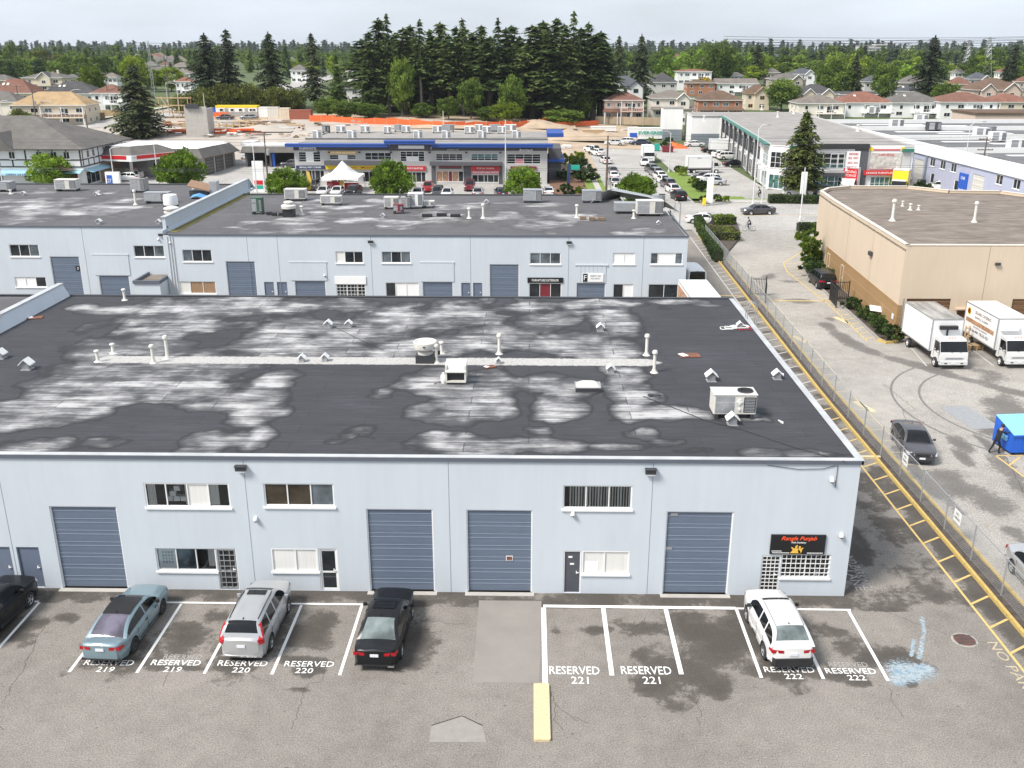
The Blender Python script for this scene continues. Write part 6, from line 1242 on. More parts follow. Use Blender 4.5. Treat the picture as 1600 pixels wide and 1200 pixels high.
# ================================================================ TREES
def _quads(c,a,b): # centres, half axes
    v=np.stack([c-a,c+b*.9-a*.1,c+a,c-b*.9-a*.1],1); return v.reshape(-1,3)
def conifer(seed,h=30.,r=4.5,base=.18,droop=.35,whorls=34,bpw=8,mat=None,spray=.85,ragged=.35,ntone=.5,pw=.85):
    g=np.random.RandomState(seed); C=[];A=[];Bv=[];T=[]
    for i in range(whorls):
        t=(i+g.rand()*.6)/whorls; z=h*(base+(1-base)*t); rr=r*((1-t)**pw*.93+.07)*(1+ragged*(g.rand()-.5))*(.62+.38*min(1,t/.12))
        n=max(4,int(bpw*(1-.4*t)))
        for k in range(n):
            az=g.rand()*6.283; L=rr*(.55+.5*g.rand()); tone=g.rand()*.7
            m=max(2,int(L/spray*1.7)); s=(np.arange(m)+.6)/m
            d=np.array([math.cos(az),math.sin(az),0]); lat=np.array([-d[1],d[0],0])
            for q in (-1,0,1):
                pos=d*(s*L)[:,None]+lat*(q*.40*spray*(1.1-s*.5)+g.randn(m)*.14)[:,None]
                pos[:,2]=z-droop*L*s**1.4+.16*L*s+g.randn(m)*.16-abs(q)*.12
                ax=d[None,:]*.55+lat[None,:]*(q*.65)+g.randn(m,3)*.16; ax[:,2]-=.30+.2*abs(q)
                ax*=spray*.62*(.7+.6*g.rand(m))[:,None]
                bx=np.cross(ax,g.randn(m,3)*.35+np.array([0,0,1])); bx/=np.linalg.norm(bx,axis=1)[:,None]+1e-6; bx*=spray*.27
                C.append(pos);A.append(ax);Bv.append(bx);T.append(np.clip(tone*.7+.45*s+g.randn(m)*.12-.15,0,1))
    t_=np.linspace(0,1,14); C.append(np.stack([g.randn(14)*.1,g.randn(14)*.1,h*(.95+.06*t_)],1)); A.append(np.stack([g.randn(14)*.2,g.randn(14)*.2,np.full(14,.5)],1)); Bv.append(g.randn(14,3)*.15); T.append(np.full(14,.5))
    C,A,Bv,T=map(np.concatenate,(C,A,Bv,T)); v=_quads(C,A,Bv)
    return npmesh('crown',v,np.arange(len(v)).reshape(-1,4),mat,{'tone':np.repeat(T,4)})
def broad(seed,rx=3.3,rz=4.2,zc=4.6,clumps=70,leaves=46,leaf=.30,mat=None,egg=.0,upright=0,hol=.55,cr=.95):
    g=np.random.RandomState(seed); C=[];A=[];Bv=[];T=[]
    for i in range(clumps):
        u=g.randn(3); u/=np.linalg.norm(u); q=hol+(1-hol)*g.rand()**.6
        p=u*np.array([rx,rx,rz])*q; f=1-egg*(p[2]/rz); p[0]*=f; p[1]*=f
        R_=cr*(.6+.7*g.rand())*(rx/3.3)**.6; tone=.1+.65*g.rand()
        w=g.randn(leaves,3); w/=np.linalg.norm(w,axis=1)[:,None]; d=w*(R_*g.rand(leaves)**.4)[:,None]; d[:,2]*=1.15 if upright else .75
        c=p+d; c[:,2]+=zc
        a=g.randn(leaves,3)*.6+w*.6+np.array([0,0,.9 if upright else .1]); a/=np.linalg.norm(a,axis=1)[:,None]; a*=(leaf*(.7+.6*g.rand(leaves)))[:,None]
        b=np.cross(a,g.randn(leaves,3)); b/=np.linalg.norm(b,axis=1)[:,None]+1e-6; b*=leaf*.55
        C.append(c);A.append(a);Bv.append(b);T.append(np.clip(tone+.25*w[:,2]*0+g.randn(leaves)*.13,0,1))
    C,A,Bv,T=map(np.concatenate,(C,A,Bv,T)); ok=C[:,2]>.15; C,A,Bv,T=C[ok],A[ok],Bv[ok],T[ok]; v=_quads(C,A,Bv)
    return npmesh('crown',v,np.arange(len(v)).reshape(-1,4),mat,{'tone':np.repeat(T,4)})
def trunkmesh(h,r,mat,limbs=0,seed=0,top=.9,r1=None):
    g=G(); q=random.Random(seed); P=[(q.gauss(0,.01)*h*i/6,q.gauss(0,.01)*h*i/6,h*top*i/6) for i in range(7)]; r1=r*.25 if r1 is None else r1
    for i in range(6): g.tube(P[i],P[i+1],r+(r1-r)*i/6,r+(r1-r)*(i+1)/6,8,cap=False)
    for k in range(limbs):
        i=q.randint(2,5); a=q.uniform(0,6.28); L=h*q.uniform(.2,.35); p=Vector(P[i]); e=p+Vector((math.cos(a)*L*.6,math.sin(a)*L*.6,L*.75)); g.tube(p,e,r*.4,r*.1,6)
    return g.mesh('trunk',mat,60)
PROTO={}
def proto(k,crown,trunk): PROTO[k]=(crown,trunk)
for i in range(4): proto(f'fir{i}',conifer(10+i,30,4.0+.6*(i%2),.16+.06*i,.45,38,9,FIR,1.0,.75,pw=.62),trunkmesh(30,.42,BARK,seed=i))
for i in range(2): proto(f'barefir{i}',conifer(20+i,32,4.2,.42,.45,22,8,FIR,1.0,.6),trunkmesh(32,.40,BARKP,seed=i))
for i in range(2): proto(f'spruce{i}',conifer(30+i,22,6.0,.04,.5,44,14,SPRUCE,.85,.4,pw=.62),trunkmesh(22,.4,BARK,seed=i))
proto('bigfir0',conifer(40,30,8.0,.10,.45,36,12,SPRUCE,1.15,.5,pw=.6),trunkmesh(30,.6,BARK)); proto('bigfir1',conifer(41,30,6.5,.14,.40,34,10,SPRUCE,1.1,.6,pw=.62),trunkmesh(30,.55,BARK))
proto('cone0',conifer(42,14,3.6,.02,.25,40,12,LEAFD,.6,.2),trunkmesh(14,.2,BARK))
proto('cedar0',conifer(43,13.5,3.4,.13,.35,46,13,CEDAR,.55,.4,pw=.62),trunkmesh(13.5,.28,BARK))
for i in range(4): proto(f'round{i}',broad(50+i,2.9,2.9,3.3,110,60,.24,LEAF,.16,1,.5,.78),trunkmesh(5,.16,BARK,4,i,.8))
for i in range(4): proto(f'leafy{i}',broad(60+i,4.6,4.6,6.4,95,52,.36,LEAFD,.05,0,.45,1.15),trunkmesh(9,.28,BARK,5,i,.8))
for i in range(2): proto(f'bright{i}',broad(70+i,4.4,4.8,6.4,85,52,.36,LEAFY,.1,0,.5,1.1),trunkmesh(9,.25,BARK,5,i,.8))
for i in range(2): proto(f'olive{i}',broad(75+i,4.6,3.3,3.0,85,52,.36,OLIVE,.0,1,.5,1.0),trunkmesh(5,.22,BARK,5,i,.8))
for i in range(3): proto(f'shrub{i}',broad(80+i,.9,.62,.6,34,42,.12,HEDGE,.0,0,.35,.42),trunkmesh(.8,.05,BARK,3,i,.8))
for i in range(2): proto(f'goldshrub{i}',broad(84+i,.9,.7,.7,34,42,.12,LEAFY,.0,0,.35,.42),trunkmesh(.8,.05,BARK,3,i,.8))
proto('sapling0',broad(88,1.0,1.7,2.5,34,40,.16,LEAFD,.2,0,.35,.55),trunkmesh(3.4,.05,BARK,4,1)); proto('purple0',broad(89,2.6,2.2,2.6,50,46,.28,PURPLE,.0,0,.45,.9),trunkmesh(3,.15,BARK,4,2)); proto('gold0',broad(90,1.9,1.5,1.8,40,40,.25,GOLDL),trunkmesh(2,.1,BARK,3,2))
SHN={}
def tree(k,label,loc,s=1,sz=None,rz=None,group=None,cat='tree',name=None,mat=None):
    cr,tr=PROTO[k]; t=thing(name or ('conifer_tree' if k[:3] in('fir','bar','spr','big','con','ced') else 'shrub' if 'shrub' in k else 'broadleaf_tree'),label,cat,loc,rc.uniform(0,6.28) if rz is None else rz,group)
    t.scale=(s,s,sz or s); c=link('crown',cr,t); link('trunk',tr,t)
    if mat: c.material_slots[0].link='OBJECT'; c.material_slots[0].material=mat
    return t
PH=dict(fir=30,barefir=32,spruce=22,bigfir=30,cone=14,cedar=13.5,round=6.3,leafy=11.2,bright=11.4,olive=6.4,shrub=1.25,goldshrub=1.4,sapling=4.3,purple=4.9,gold=3.4)
PW=dict(fir=9,barefir=8.4,spruce=10.8,bigfir=15,cone=7.2,cedar=6.8,round=6.1,leafy=9.6,bright=9.2,olive=9.6,shrub=1.9,goldshrub=1.9,sapling=2.1,purple=5.4,gold=4)
def treepx(k,px,top,Y,label,wpx=None,**kw):
    kk=k.rstrip('0123456789'); x,zt=yp(px,top,Y); z=terr(x,Y); h=max(1.5,zt-z); sz=h/PH[kk]; s=sz
    if wpx: s=wpx*Y/CF/PW[kk]
    return tree(k,label,(x,Y,z-.1),s,sz,**kw)
# five round street trees in front of the retail plaza
for i,(px,top,Y,w,lb) in enumerate(((75,240,165,72,'bright green conical street tree left of the gas station canopy'),(277,233,163,74,'bright green conical street tree in front of the repair bays'),(447,262,154,66,'bright green street tree left of the white tent'),(610,252,153,66,'dense rounded bright green street tree in front of the red furniture sign'),(817,260,154,56,'bright green street tree hiding the lower right end of the blue-roofed plaza'),(995,270,150,60,'bright green rounded street tree at the side street mouth'))): treepx(f'round{i%4}',px,top,Y,lb,w,group='street trees behind the back warehouse')
treepx('spruce0',206,101,232,'dark dense spruce standing by the half built concrete site',92)
treepx('cedar0',1262,176,157,'tall conical cedar in front of the furniture store',86)
rt0=random.Random(21)
GW='tall conifers of the wood behind the orange fence'
k=0
wood=[(575,50,270,'fir0'),(592,30,283,'fir1'),(603,24,272,'barefir0'),(618,52,290,'fir2'),(630,44,276,'fir3'),(648,58,285,'fir0'),(655,32,272,'barefir1'),(672,48,280,'fir2'),(688,36,290,'fir1'),(700,55,274,'fir3'),(712,42,288,'fir0'),(722,30,276,'barefir0'),(738,52,284,'fir2'),(752,40,292,'fir1'),(765,58,276,'fir3'),(778,30,288,'barefir1'),(790,45,279,'fir0'),(812,58,290,'fir2'),(832,40,280,'fir3'),(848,34,288,'fir1'),(858,50,276,'fir0'),(870,30,292,'fir2'),(882,38,280,'fir3'),(897,20,282,'barefir0'),(908,44,290,'fir1'),(920,36,296,'fir0'),(930,55,286,'fir2'),(640,40,300,'fir1'),(725,44,302,'fir3'),(800,40,303,'fir0'),(855,48,305,'fir2'),(565,62,292,'fir3'),(940,50,300,'fir1'),(946,66,290,'fir2'),(893,60,300,'fir1'),(680,60,305,'fir2'),(760,60,306,'fir0')]
WORDS=['at the left end','second from the left edge','with a bare pale trunk near the left end','left of the wood middle','behind the left shrubs','in the left third','with a bare leaning trunk in the left third','left of centre','deep in the wood left of centre','before the centre','at the wood centre','with a bare trunk at the centre','just right of centre','deep at the centre right','in front at the centre right','with a bare trunk right of centre','in the right half','deep in the right half','in the middle of the right half','right of the tall gap','behind the pale bush','deep near the right end','near the right end','with a long bare trunk near the right end','behind the long bare trunk','far back at the right end','last at the right end above the houses']
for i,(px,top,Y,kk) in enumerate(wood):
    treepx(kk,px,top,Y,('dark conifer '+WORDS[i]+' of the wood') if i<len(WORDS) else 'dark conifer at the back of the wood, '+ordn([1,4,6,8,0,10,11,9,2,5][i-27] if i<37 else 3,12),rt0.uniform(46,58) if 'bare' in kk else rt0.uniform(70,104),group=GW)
for i in range(18):
    treepx(('leafy%d'%(i%4)) if i%3 else 'cone0',562+i*21+rt0.uniform(-6,6),rt0.uniform(105,158),rt0.uniform(284,304),'understory tree among the trunks of the wood, '+ordn(i,18),rt0.uniform(38,56),group='understory trees of the wood')
for px,top,Y,w,kk,lb in ((625,88,268,40,'leafy0','fresh green broadleaf tree between the left wood conifers'),(700,150,262,34,'leafy1','low green bush-like tree at the foot of the wood, left'),(800,118,266,42,'leafy2','green broadleaf tree at the foot of the wood, right'),(735,120,266,38,'leafy3','green broadleaf tree at the foot of the wood, centre'),(880,170,268,60,'leafy1','bright green scrub under the bare trunk at the wood right end'),(905,130,284,50,'leafy2','green broadleaf tree beside the last bare trunk'),(790,158,261,44,'bright0','pale yellow-green young tree before the wood'),(835,95,285,50,'leafy0','green broadleaf tree rising between right conifers'),(540,155,262,44,'leafy3','green scrub left of the wood behind the fence'),(575,160,264,50,'leafy0','green scrub at the left foot of the wood'),(510,152,268,40,'leafy1','green scrub tree beside the rust container'),(660,160,266,36,'leafy2','green scrub at the foot of the bare leaning trunk'),(762,165,264,36,'leafy3','green scrub under the centre conifers'),(590,100,285,46,'leafy2','fresh green tree deep in the left end of the wood')): treepx(kk,px,top,Y,lb,w)
for px,top,Y,w,kk,lb in ((318,52,302,70,'bigfir0','huge dark conifer, leftmost of the group behind the site trailer'),(352,46,308,74,'bigfir1','huge dark conifer, middle of the group behind the site trailer'),(418,50,294,66,'bigfir0','huge dark conifer with drooping boughs behind the white containers'),(485,52,290,62,'bigfir1','tall dark conifer with bare lower trunk behind the rust container'),(524,86,312,40,'cone0','dense conical green conifer left of the wood'),(968,56,335,48,'bigfir1','dark conifer left of the pair behind the white gabled house'),(1003,54,338,48,'bigfir0','dark conifer right of the pair behind the white gabled house'),(1462,56,345,66,'bigfir0','very large dark conifer above the grey hip roofs at right'),(1340,84,360,34,'spruce1','narrow dark conifer right of the big green tree'),(1185,66,450,44,'bigfir1','dark conifer above the wide white house'),(1125,62,430,52,'leafy1','tall green tree right of the red roofed block'),(1386,96,350,38,'leafy0','dark green tree between two hip roofed houses'),(1310,84,362,56,'leafy2','big green broadleaf tree above the right houses'),(1225,121,330,50,'leafy3','round green tree in front of the right houses'),(1590,70,400,44,'bigfir1','dark conifer at the right picture edge'),(1575,96,380,30,'spruce0','dark conifer left of the right edge one'),(1480,128,335,40,'leafy1','green tree under the very large conifer'),(1445,140,330,44,'spruce1','dark spreading bush tree behind the plaza roofs'),
  (140,99,330,42,'bright0','yellow-green tree above the left hip roofed houses'),(206,86,380,40,'bright1','yellow-green tree behind the dark spruce'),(235,106,370,36,'bright0','yellow-green tree right of the dark spruce'),(264,104,372,42,'bright1','yellow-green tree above the red roofed house'),(70,170,252,18,'purple0','purple leaved tree beside the tan roofed house'),(1098,120,402,26,'gold0','yellow flowering shrub by the brick house'),(30,172,248,34,'olive0','yellow-green bushes at left road bend'),(45,176,247,20,'leafy0','green bush at the left road bend'),(10,180,246,24,'bright1','yellow-green bush at the far left road edge')): treepx(kk,px,top,Y,lb,w)
for i,(px,top,w) in enumerate(((290,148,46),(318,142,50),(348,134,56),(385,136,56),(425,138,56),(455,142,46),(305,150,36))): treepx(f'olive{i%2}',px,top,280+2*i,['left end','second','third','middle','fifth','right end','front left'][i]+' of the olive-green tree row behind the site trailer',w,group='olive-green trees behind the site trailer')
# ---- more distant trees, each one its own, then woods that read as a mass
def lowcon(seed,h=20,r=3.6): return conifer(seed,h,r,.06,.3,13,7,FARB,1.9,.35)
for i in range(3): proto(f'farfir{i}',lowcon(100+i),trunkmesh(20,.3,BARK,seed=i)); PH['farfir']=20; PW['farfir']=7
for i in range(3): proto(f'farleaf{i}',broad(110+i,4.6,4.6,6.2,40,22,.62,LEAFD,.05,0,.4,1.3),trunkmesh(8,.25,BARK,3,i,.8)); PH['farleaf']=11; PW['farleaf']=9.6
rt=random.Random(11); used=0
def rowtrees(x0,x1,n,top0,top1,Y0,Y1,kinds,grp,lab,w=(24,36),mats=None):
    for i in range(n):
        px=x0+(x1-x0)*(i+rt.uniform(.1,.9))/n; Y=rt.uniform(Y0,Y1); kk=rt.choice(kinds)
        treepx(kk,px,rt.uniform(top0,top1),Y,lab+', '+ordn(i,n),rt.uniform(*w),group=grp,mat=rt.choice(mats) if mats and 'leaf' in kk else None)
rowtrees(-10,195,26,84,98,430,480,['farleaf0','farleaf1','farleaf2'],'dark green tree belt at far left','dark green tree in the far left belt',(22,34),[LEAFD,HEDGE,LEAFD])
rowtrees(-10,90,12,62,84,520,600,['farleaf0','farleaf1','farfir0'],'tall trees at upper left','tall tree standing behind the dark green belt at far left',(18,30),[LEAFD,OLIVE])
rowtrees(1040,1610,44,82,112,430,560,['farleaf0','farleaf1','farleaf2'],'trees among the right hand houses','green tree behind the right hand houses',(26,44),[LEAFD,LEAF,LEAFY,LEAFD])
rowtrees(1190,1610,30,64,86,540,700,['farfir0','farfir1','farfir2','farleaf0'],'tall trees on the right skyline','tall tree on the right skyline',(20,34),[LEAFD])
rowtrees(940,1200,14,66,84,520,640,['farleaf1','farfir1','farleaf2'],'trees behind the wood right end','green tree on the skyline behind the red roofed block',(24,36),[LEAFD,LEAF])
rowtrees(440,580,10,86,100,480,560,['farleaf0','farleaf2','farfir0'],'trees seen between the big conifers','distant green tree between the big conifers',(16,26),[LEAFY,LEAFD])
rowtrees(225,300,8,84,98,520,620,['farfir0','farleaf1'],'trees above the left far roofs','distant tree above the grey far roofs',(10,18),[LEAFD])
def mass(name,label,n,xr,yr,hr,seed,mats):
    g=np.random.RandomState(seed); src=[]
    for k in ('farfir0','farfir1','farleaf0'):
        me=PROTO[k][0]; co=np.empty(len(me.vertices)*3,np.float32); me.vertices.foreach_get('co',co); tn=np.empty(len(me.vertices),np.float32); me.attributes['tone'].data.foreach_get('value',tn)
        co=co.reshape(-1,4,3); tn=tn.reshape(-1,4); sel=g.permutation(len(co))[:150]; c=co[sel].mean(1,keepdims=True); q=c+(co[sel]-c)*2.3; q[:,:,:2]*=1.35 if 'fir' in k else 1.2; src.append((q,tn[sel],20 if 'fir' in k else 11))
    V=[];T=[]
    for i in range(n):
        y=g.uniform(*yr); x=g.uniform(*xr)*y; co,tn,hh=src[g.choice(3,p=(.27,.25,.48) if yr[0]<1000 else (.4,.4,.2))]; h=g.uniform(*hr)*(1 if hh==20 else .72); a=g.rand()*6.28; s=h/hh
        c=co.reshape(-1,3)*s; c=np.stack([c[:,0]*math.cos(a)-c[:,1]*math.sin(a)+x,c[:,0]*math.sin(a)+c[:,1]*math.cos(a)+y,c[:,2]+terr(x,y)-.3],1); V.append(c); T.append(np.clip(tn.ravel()*.6+g.rand()*.4,0,1))
    V=np.concatenate(V); o=link(name,npmesh(name,V,np.arange(len(V)).reshape(-1,4),mats,{'tone':np.concatenate(T)})); o['kind']='stuff'; o['label']=label; return o
mass('distant_wood','hazy conifer woods along the far ridge',1300,(-.72,.72),(1450,2700),(13,25),5,FARB); mass('distant_trees','trees mixed among the far suburbs',1500,(-.7,.72),(600,1450),(8,16),6,LEAFD)
# ---- shrubs, hedges, beds
def shr(px,py,s,k='shrub0',lab='',Z=None,mat=None,sz=None):
    x,y=gz(px,py); return tree(k,lab,(x,y,.08),s,sz or s,cat='shrub',mat=mat)
for px,py,s,k,lb in ((1392,533,1.0,'shrub0','round shrub at the front tip of the bed beside the tan warehouse'),(1380,522,.95,'shrub1','second shrub from the front tip of the tan warehouse bed'),(1369,512,.95,'shrub2','third shrub from the front tip of the tan warehouse bed'),(1358,503,.9,'shrub0','fourth shrub in the bed by the white bent sign'),(1350,497,.9,'shrub1','rear shrub in the front bed of the tan warehouse'),(1330,484,.95,'shrub2','shrub just in front of the black gate leaf'),(1270,432,1.5,'shrub0','large dark shrub at the rear bed below the sapling'),(1282,438,1.4,'shrub1','dark shrub against the tan base wall at rear bed'),(1268,418,1.5,'goldshrub0','golden shrub under the sapling in the rear bed'),(1277,412,1.4,'goldshrub1','golden-green shrub beside the parked black car'),(1258,384,1.3,'goldshrub0','golden shrub at the end of the low hedge'),(1263,392,1.1,'goldshrub1','small golden shrub behind the sapling')): shr(px,py,s,k,lb)
x,y=gz(1262,421); tree('sapling0','young green sapling in the bed left of the tan warehouse',(x,y,.1),1.15,cat='tree')
def hedgebox(label,pts,w,h,mat=HEDGE,dens=90,z=0,name='hedge'):
    g=np.random.RandomState(len(pts)*7+int(abs(pts[0][0])*10)%97); C=[]
    for (x0,y0),(x1,y1) in zip(pts,pts[1:]):
        L=math.hypot(x1-x0,y1-y0); n=int(L*dens*(w+2*h)/2.2); t=g.rand(n); ux,uy=(x1-x0)/L,(y1-y0)/L; f=g.rand(n)*(w+2*h)
        off=np.where(f<h,-w/2,np.where(f<h+w,f-h-w/2,w/2)); zz=np.where(f<h,f,np.where(f<h+w,h,f-h-w))
        C.append(np.stack([x0+(x1-x0)*t-uy*off+g.randn(n)*.05,y0+(y1-y0)*t+ux*off+g.randn(n)*.05,z+zz+g.randn(n)*.05],1))
    C=np.concatenate(C); n=len(C); a=g.randn(n,3); a/=np.linalg.norm(a,axis=1)[:,None]; b=np.cross(a,g.randn(n,3)); b/=np.linalg.norm(b,axis=1)[:,None]; v=_quads(C,a*.15,b*.10)
    cx_=np.mean([p[0] for p in pts]); cy_=np.mean([p[1] for p in pts]); t=thing(name,label,'hedge',(cx_,cy_,z)); v-=np.array([cx_,cy_,z])
    link('foliage',npmesh('foliage',v,np.arange(n*4).reshape(-1,4),mat,{'tone':np.repeat(np.clip(.45+g.randn(n)*.2+.25*np.sin(C[:,0]*2.1),0,1),4)}),t)
    core=G()
    for (x0,y0),(x1,y1) in zip(pts,pts[1:]): d=math.atan2(y1-y0,x1-x0); core.cbox((x0+x1)/2-cx_,(y0+y1)/2-cy_,h*.48,math.hypot(x1-x0,y1-y0),w*.86,h*.92,rz=d)
    core.obj('branches',M('hedge_core',(.02,.028,.012),1,var=.4),t); return t
P=lambda *a:[gz(*p) for p in a]
hedgebox('clipped low hedge beside the tan warehouse rear corner',P((1246,361),(1290,360)),1.1,1.0); hedgebox('clipped dark hedge in front of the furniture store',P((1200,317),(1283,318)),1.4,1.1,z=.1)
hedgebox('mossy green hedge along the back of the planting island',P((1096,372),(1150,372)),5.2,.95,OLIVE,46,z=.15); hedgebox('yellow-green hedge at the front left of the island',P((1112,352),(1146,351)),2.2,1.1,LEAFY,60,z=.15); hedgebox('dark ivy hedge along the chain link fence at the island',P((1090,352),(1100,372),(1112,392),(1122,410)),1.0,1.1,z=.15)
for px,py,s,lb in ((1096,300,1.6,'clipped round bush on the grass bank, nearest'),(1082,292,1.2,'bush on the grass bank behind the clipped one'),(1065,275,1.3,'bush on the grass bank further back'),(1060,270,1.1,'small bush furthest up the grass bank'),(1120,316,.9,'small dark bush by the pavement, left'),(1133,317,.8,'small dark bush by the pavement, right'),(1100,318,1.0,'reddish bush below the yellow sign'),(890,262,2.0,'large shrub in the bed right of the blue-roofed plaza'),(905,270,2.2,'second large shrub in the bed right of the plaza'),(880,282,1.6,'shrub beside the blue pylon sign'),(915,285,2.4,'dark shrub below the wood pole'),(900,255,1.8,'shrub at the rear of the plaza bed'),(870,250,1.6,'shrub beside the plaza end wall'),(930,245,1.6,'yellow-green shrub at rear of the footpath bed'),(1040,235,1.7,'round bush in the mid island of the side street'),(885,307,1.5,'low spreading shrub behind the back roof'),(910,307,1.2,'low shrub right of the spreading one'),(1045,226,1.5,'shrub by the green utility box'),(1020,226,1.3,'shrub left of the orange covered pile'),(1440,303,1.7,'dark green bush between the yellow truck and the lamp'),(850,262,1.5,'conifer bush at plaza corner')): shr(px,py,s,rt.choice(['shrub0','shrub1','shrub2','goldshrub0']),lb)

# ---- the air: thin even haze round everything
hm=bpy.data.materials.new('haze_air'); hm.use_nodes=True; hn=hm.node_tree; hn.nodes.remove(hn.nodes['Principled BSDF']); pv=hn.nodes.new('ShaderNodeVolumePrincipled'); pv.inputs['Color'].default_value=(.80,.87,.95,1); pv.inputs['Density'].default_value=.00008; pv.inputs['Anisotropy'].default_value=.2; hn.links.new(pv.outputs[0],hn.nodes['Material Output'].inputs['Volume'])
hz=G().box(-2400,-150,-3,2400,3100,75).obj('haze',hm); hz['kind']='stuff'; hz['label']='thin pale haze over the whole scene'
# ================================================================ HOUSES
_wn={}
def hwin(par,x,y,z,w,h,side=0,frame=WHITEM,pane=GLASS,nm='window'):
    # small window on a house wall: frame with a pane; side 0 = facing -Y, 1 = facing -X, 2 = facing +X
    k=(w,h,frame.name,pane.name,nm)
    if k not in _wn:
        g=G().box(-w/2,-.06,0,w/2,-.002,.09).box(-w/2,-.06,h-.09,w/2,-.002,h).box(-w/2,-.06,.09,-w/2+.08,-.002,h-.09).box(w/2-.08,-.06,.09,w/2,-.002,h-.09)
        if w>1.0: g.box(-.035,-.055,.09,.035,-.002,h-.09)
        _wn[k]=(g.mesh(nm,frame),G().box(-w/2+.05,-.03,.05,w/2-.05,-.002,h-.05).mesh('pane',pane))
    a,b=_wn[k]; o=link(nm,a,par,(x,y,z),(0,R(-90),R(180),R(90))[side] if side!=1 else R(-90)); 
    if side==2: o.rotation_euler=(0,0,R(90))
    link('pane',b,o); return o
def hiproof(w,d,ze,zr,over=.5,ridge=None,m=0,gable=False):
    a,b=w/2+over,d/2+over; g=G(); zt=ze+.16
    if w>=d: r=max(.3,a-b) if ridge is None else ridge; A,B=(-r,0),(r,0)
    else: r=max(.3,b-a) if ridge is None else ridge; A,B=(0,-r),(0,r)
    if gable and w>=d: A,B=(-a,0),(a,0)
    if gable and w<d: A,B=(0,-b),(0,b)
    c=[(-a,-b,zt),(a,-b,zt),(a,b,zt),(-a,b,zt),(A[0],A[1],zr),(B[0],B[1],zr)]
    F_=[(0,1,5,4),(1,2,5),(2,3,4,5),(3,0,4)] if w>=d else [(0,1,4),(1,2,5,4),(2,3,5),(3,0,4,5)]
    g.add(c,F_,0); g.add([(-a,-b,ze),(a,-b,ze),(a,b,ze),(-a,b,ze)]+c[:4],[(3,2,1,0),(0,1,5,4),(1,2,6,5),(2,3,7,6),(3,0,4,7)],1); return g
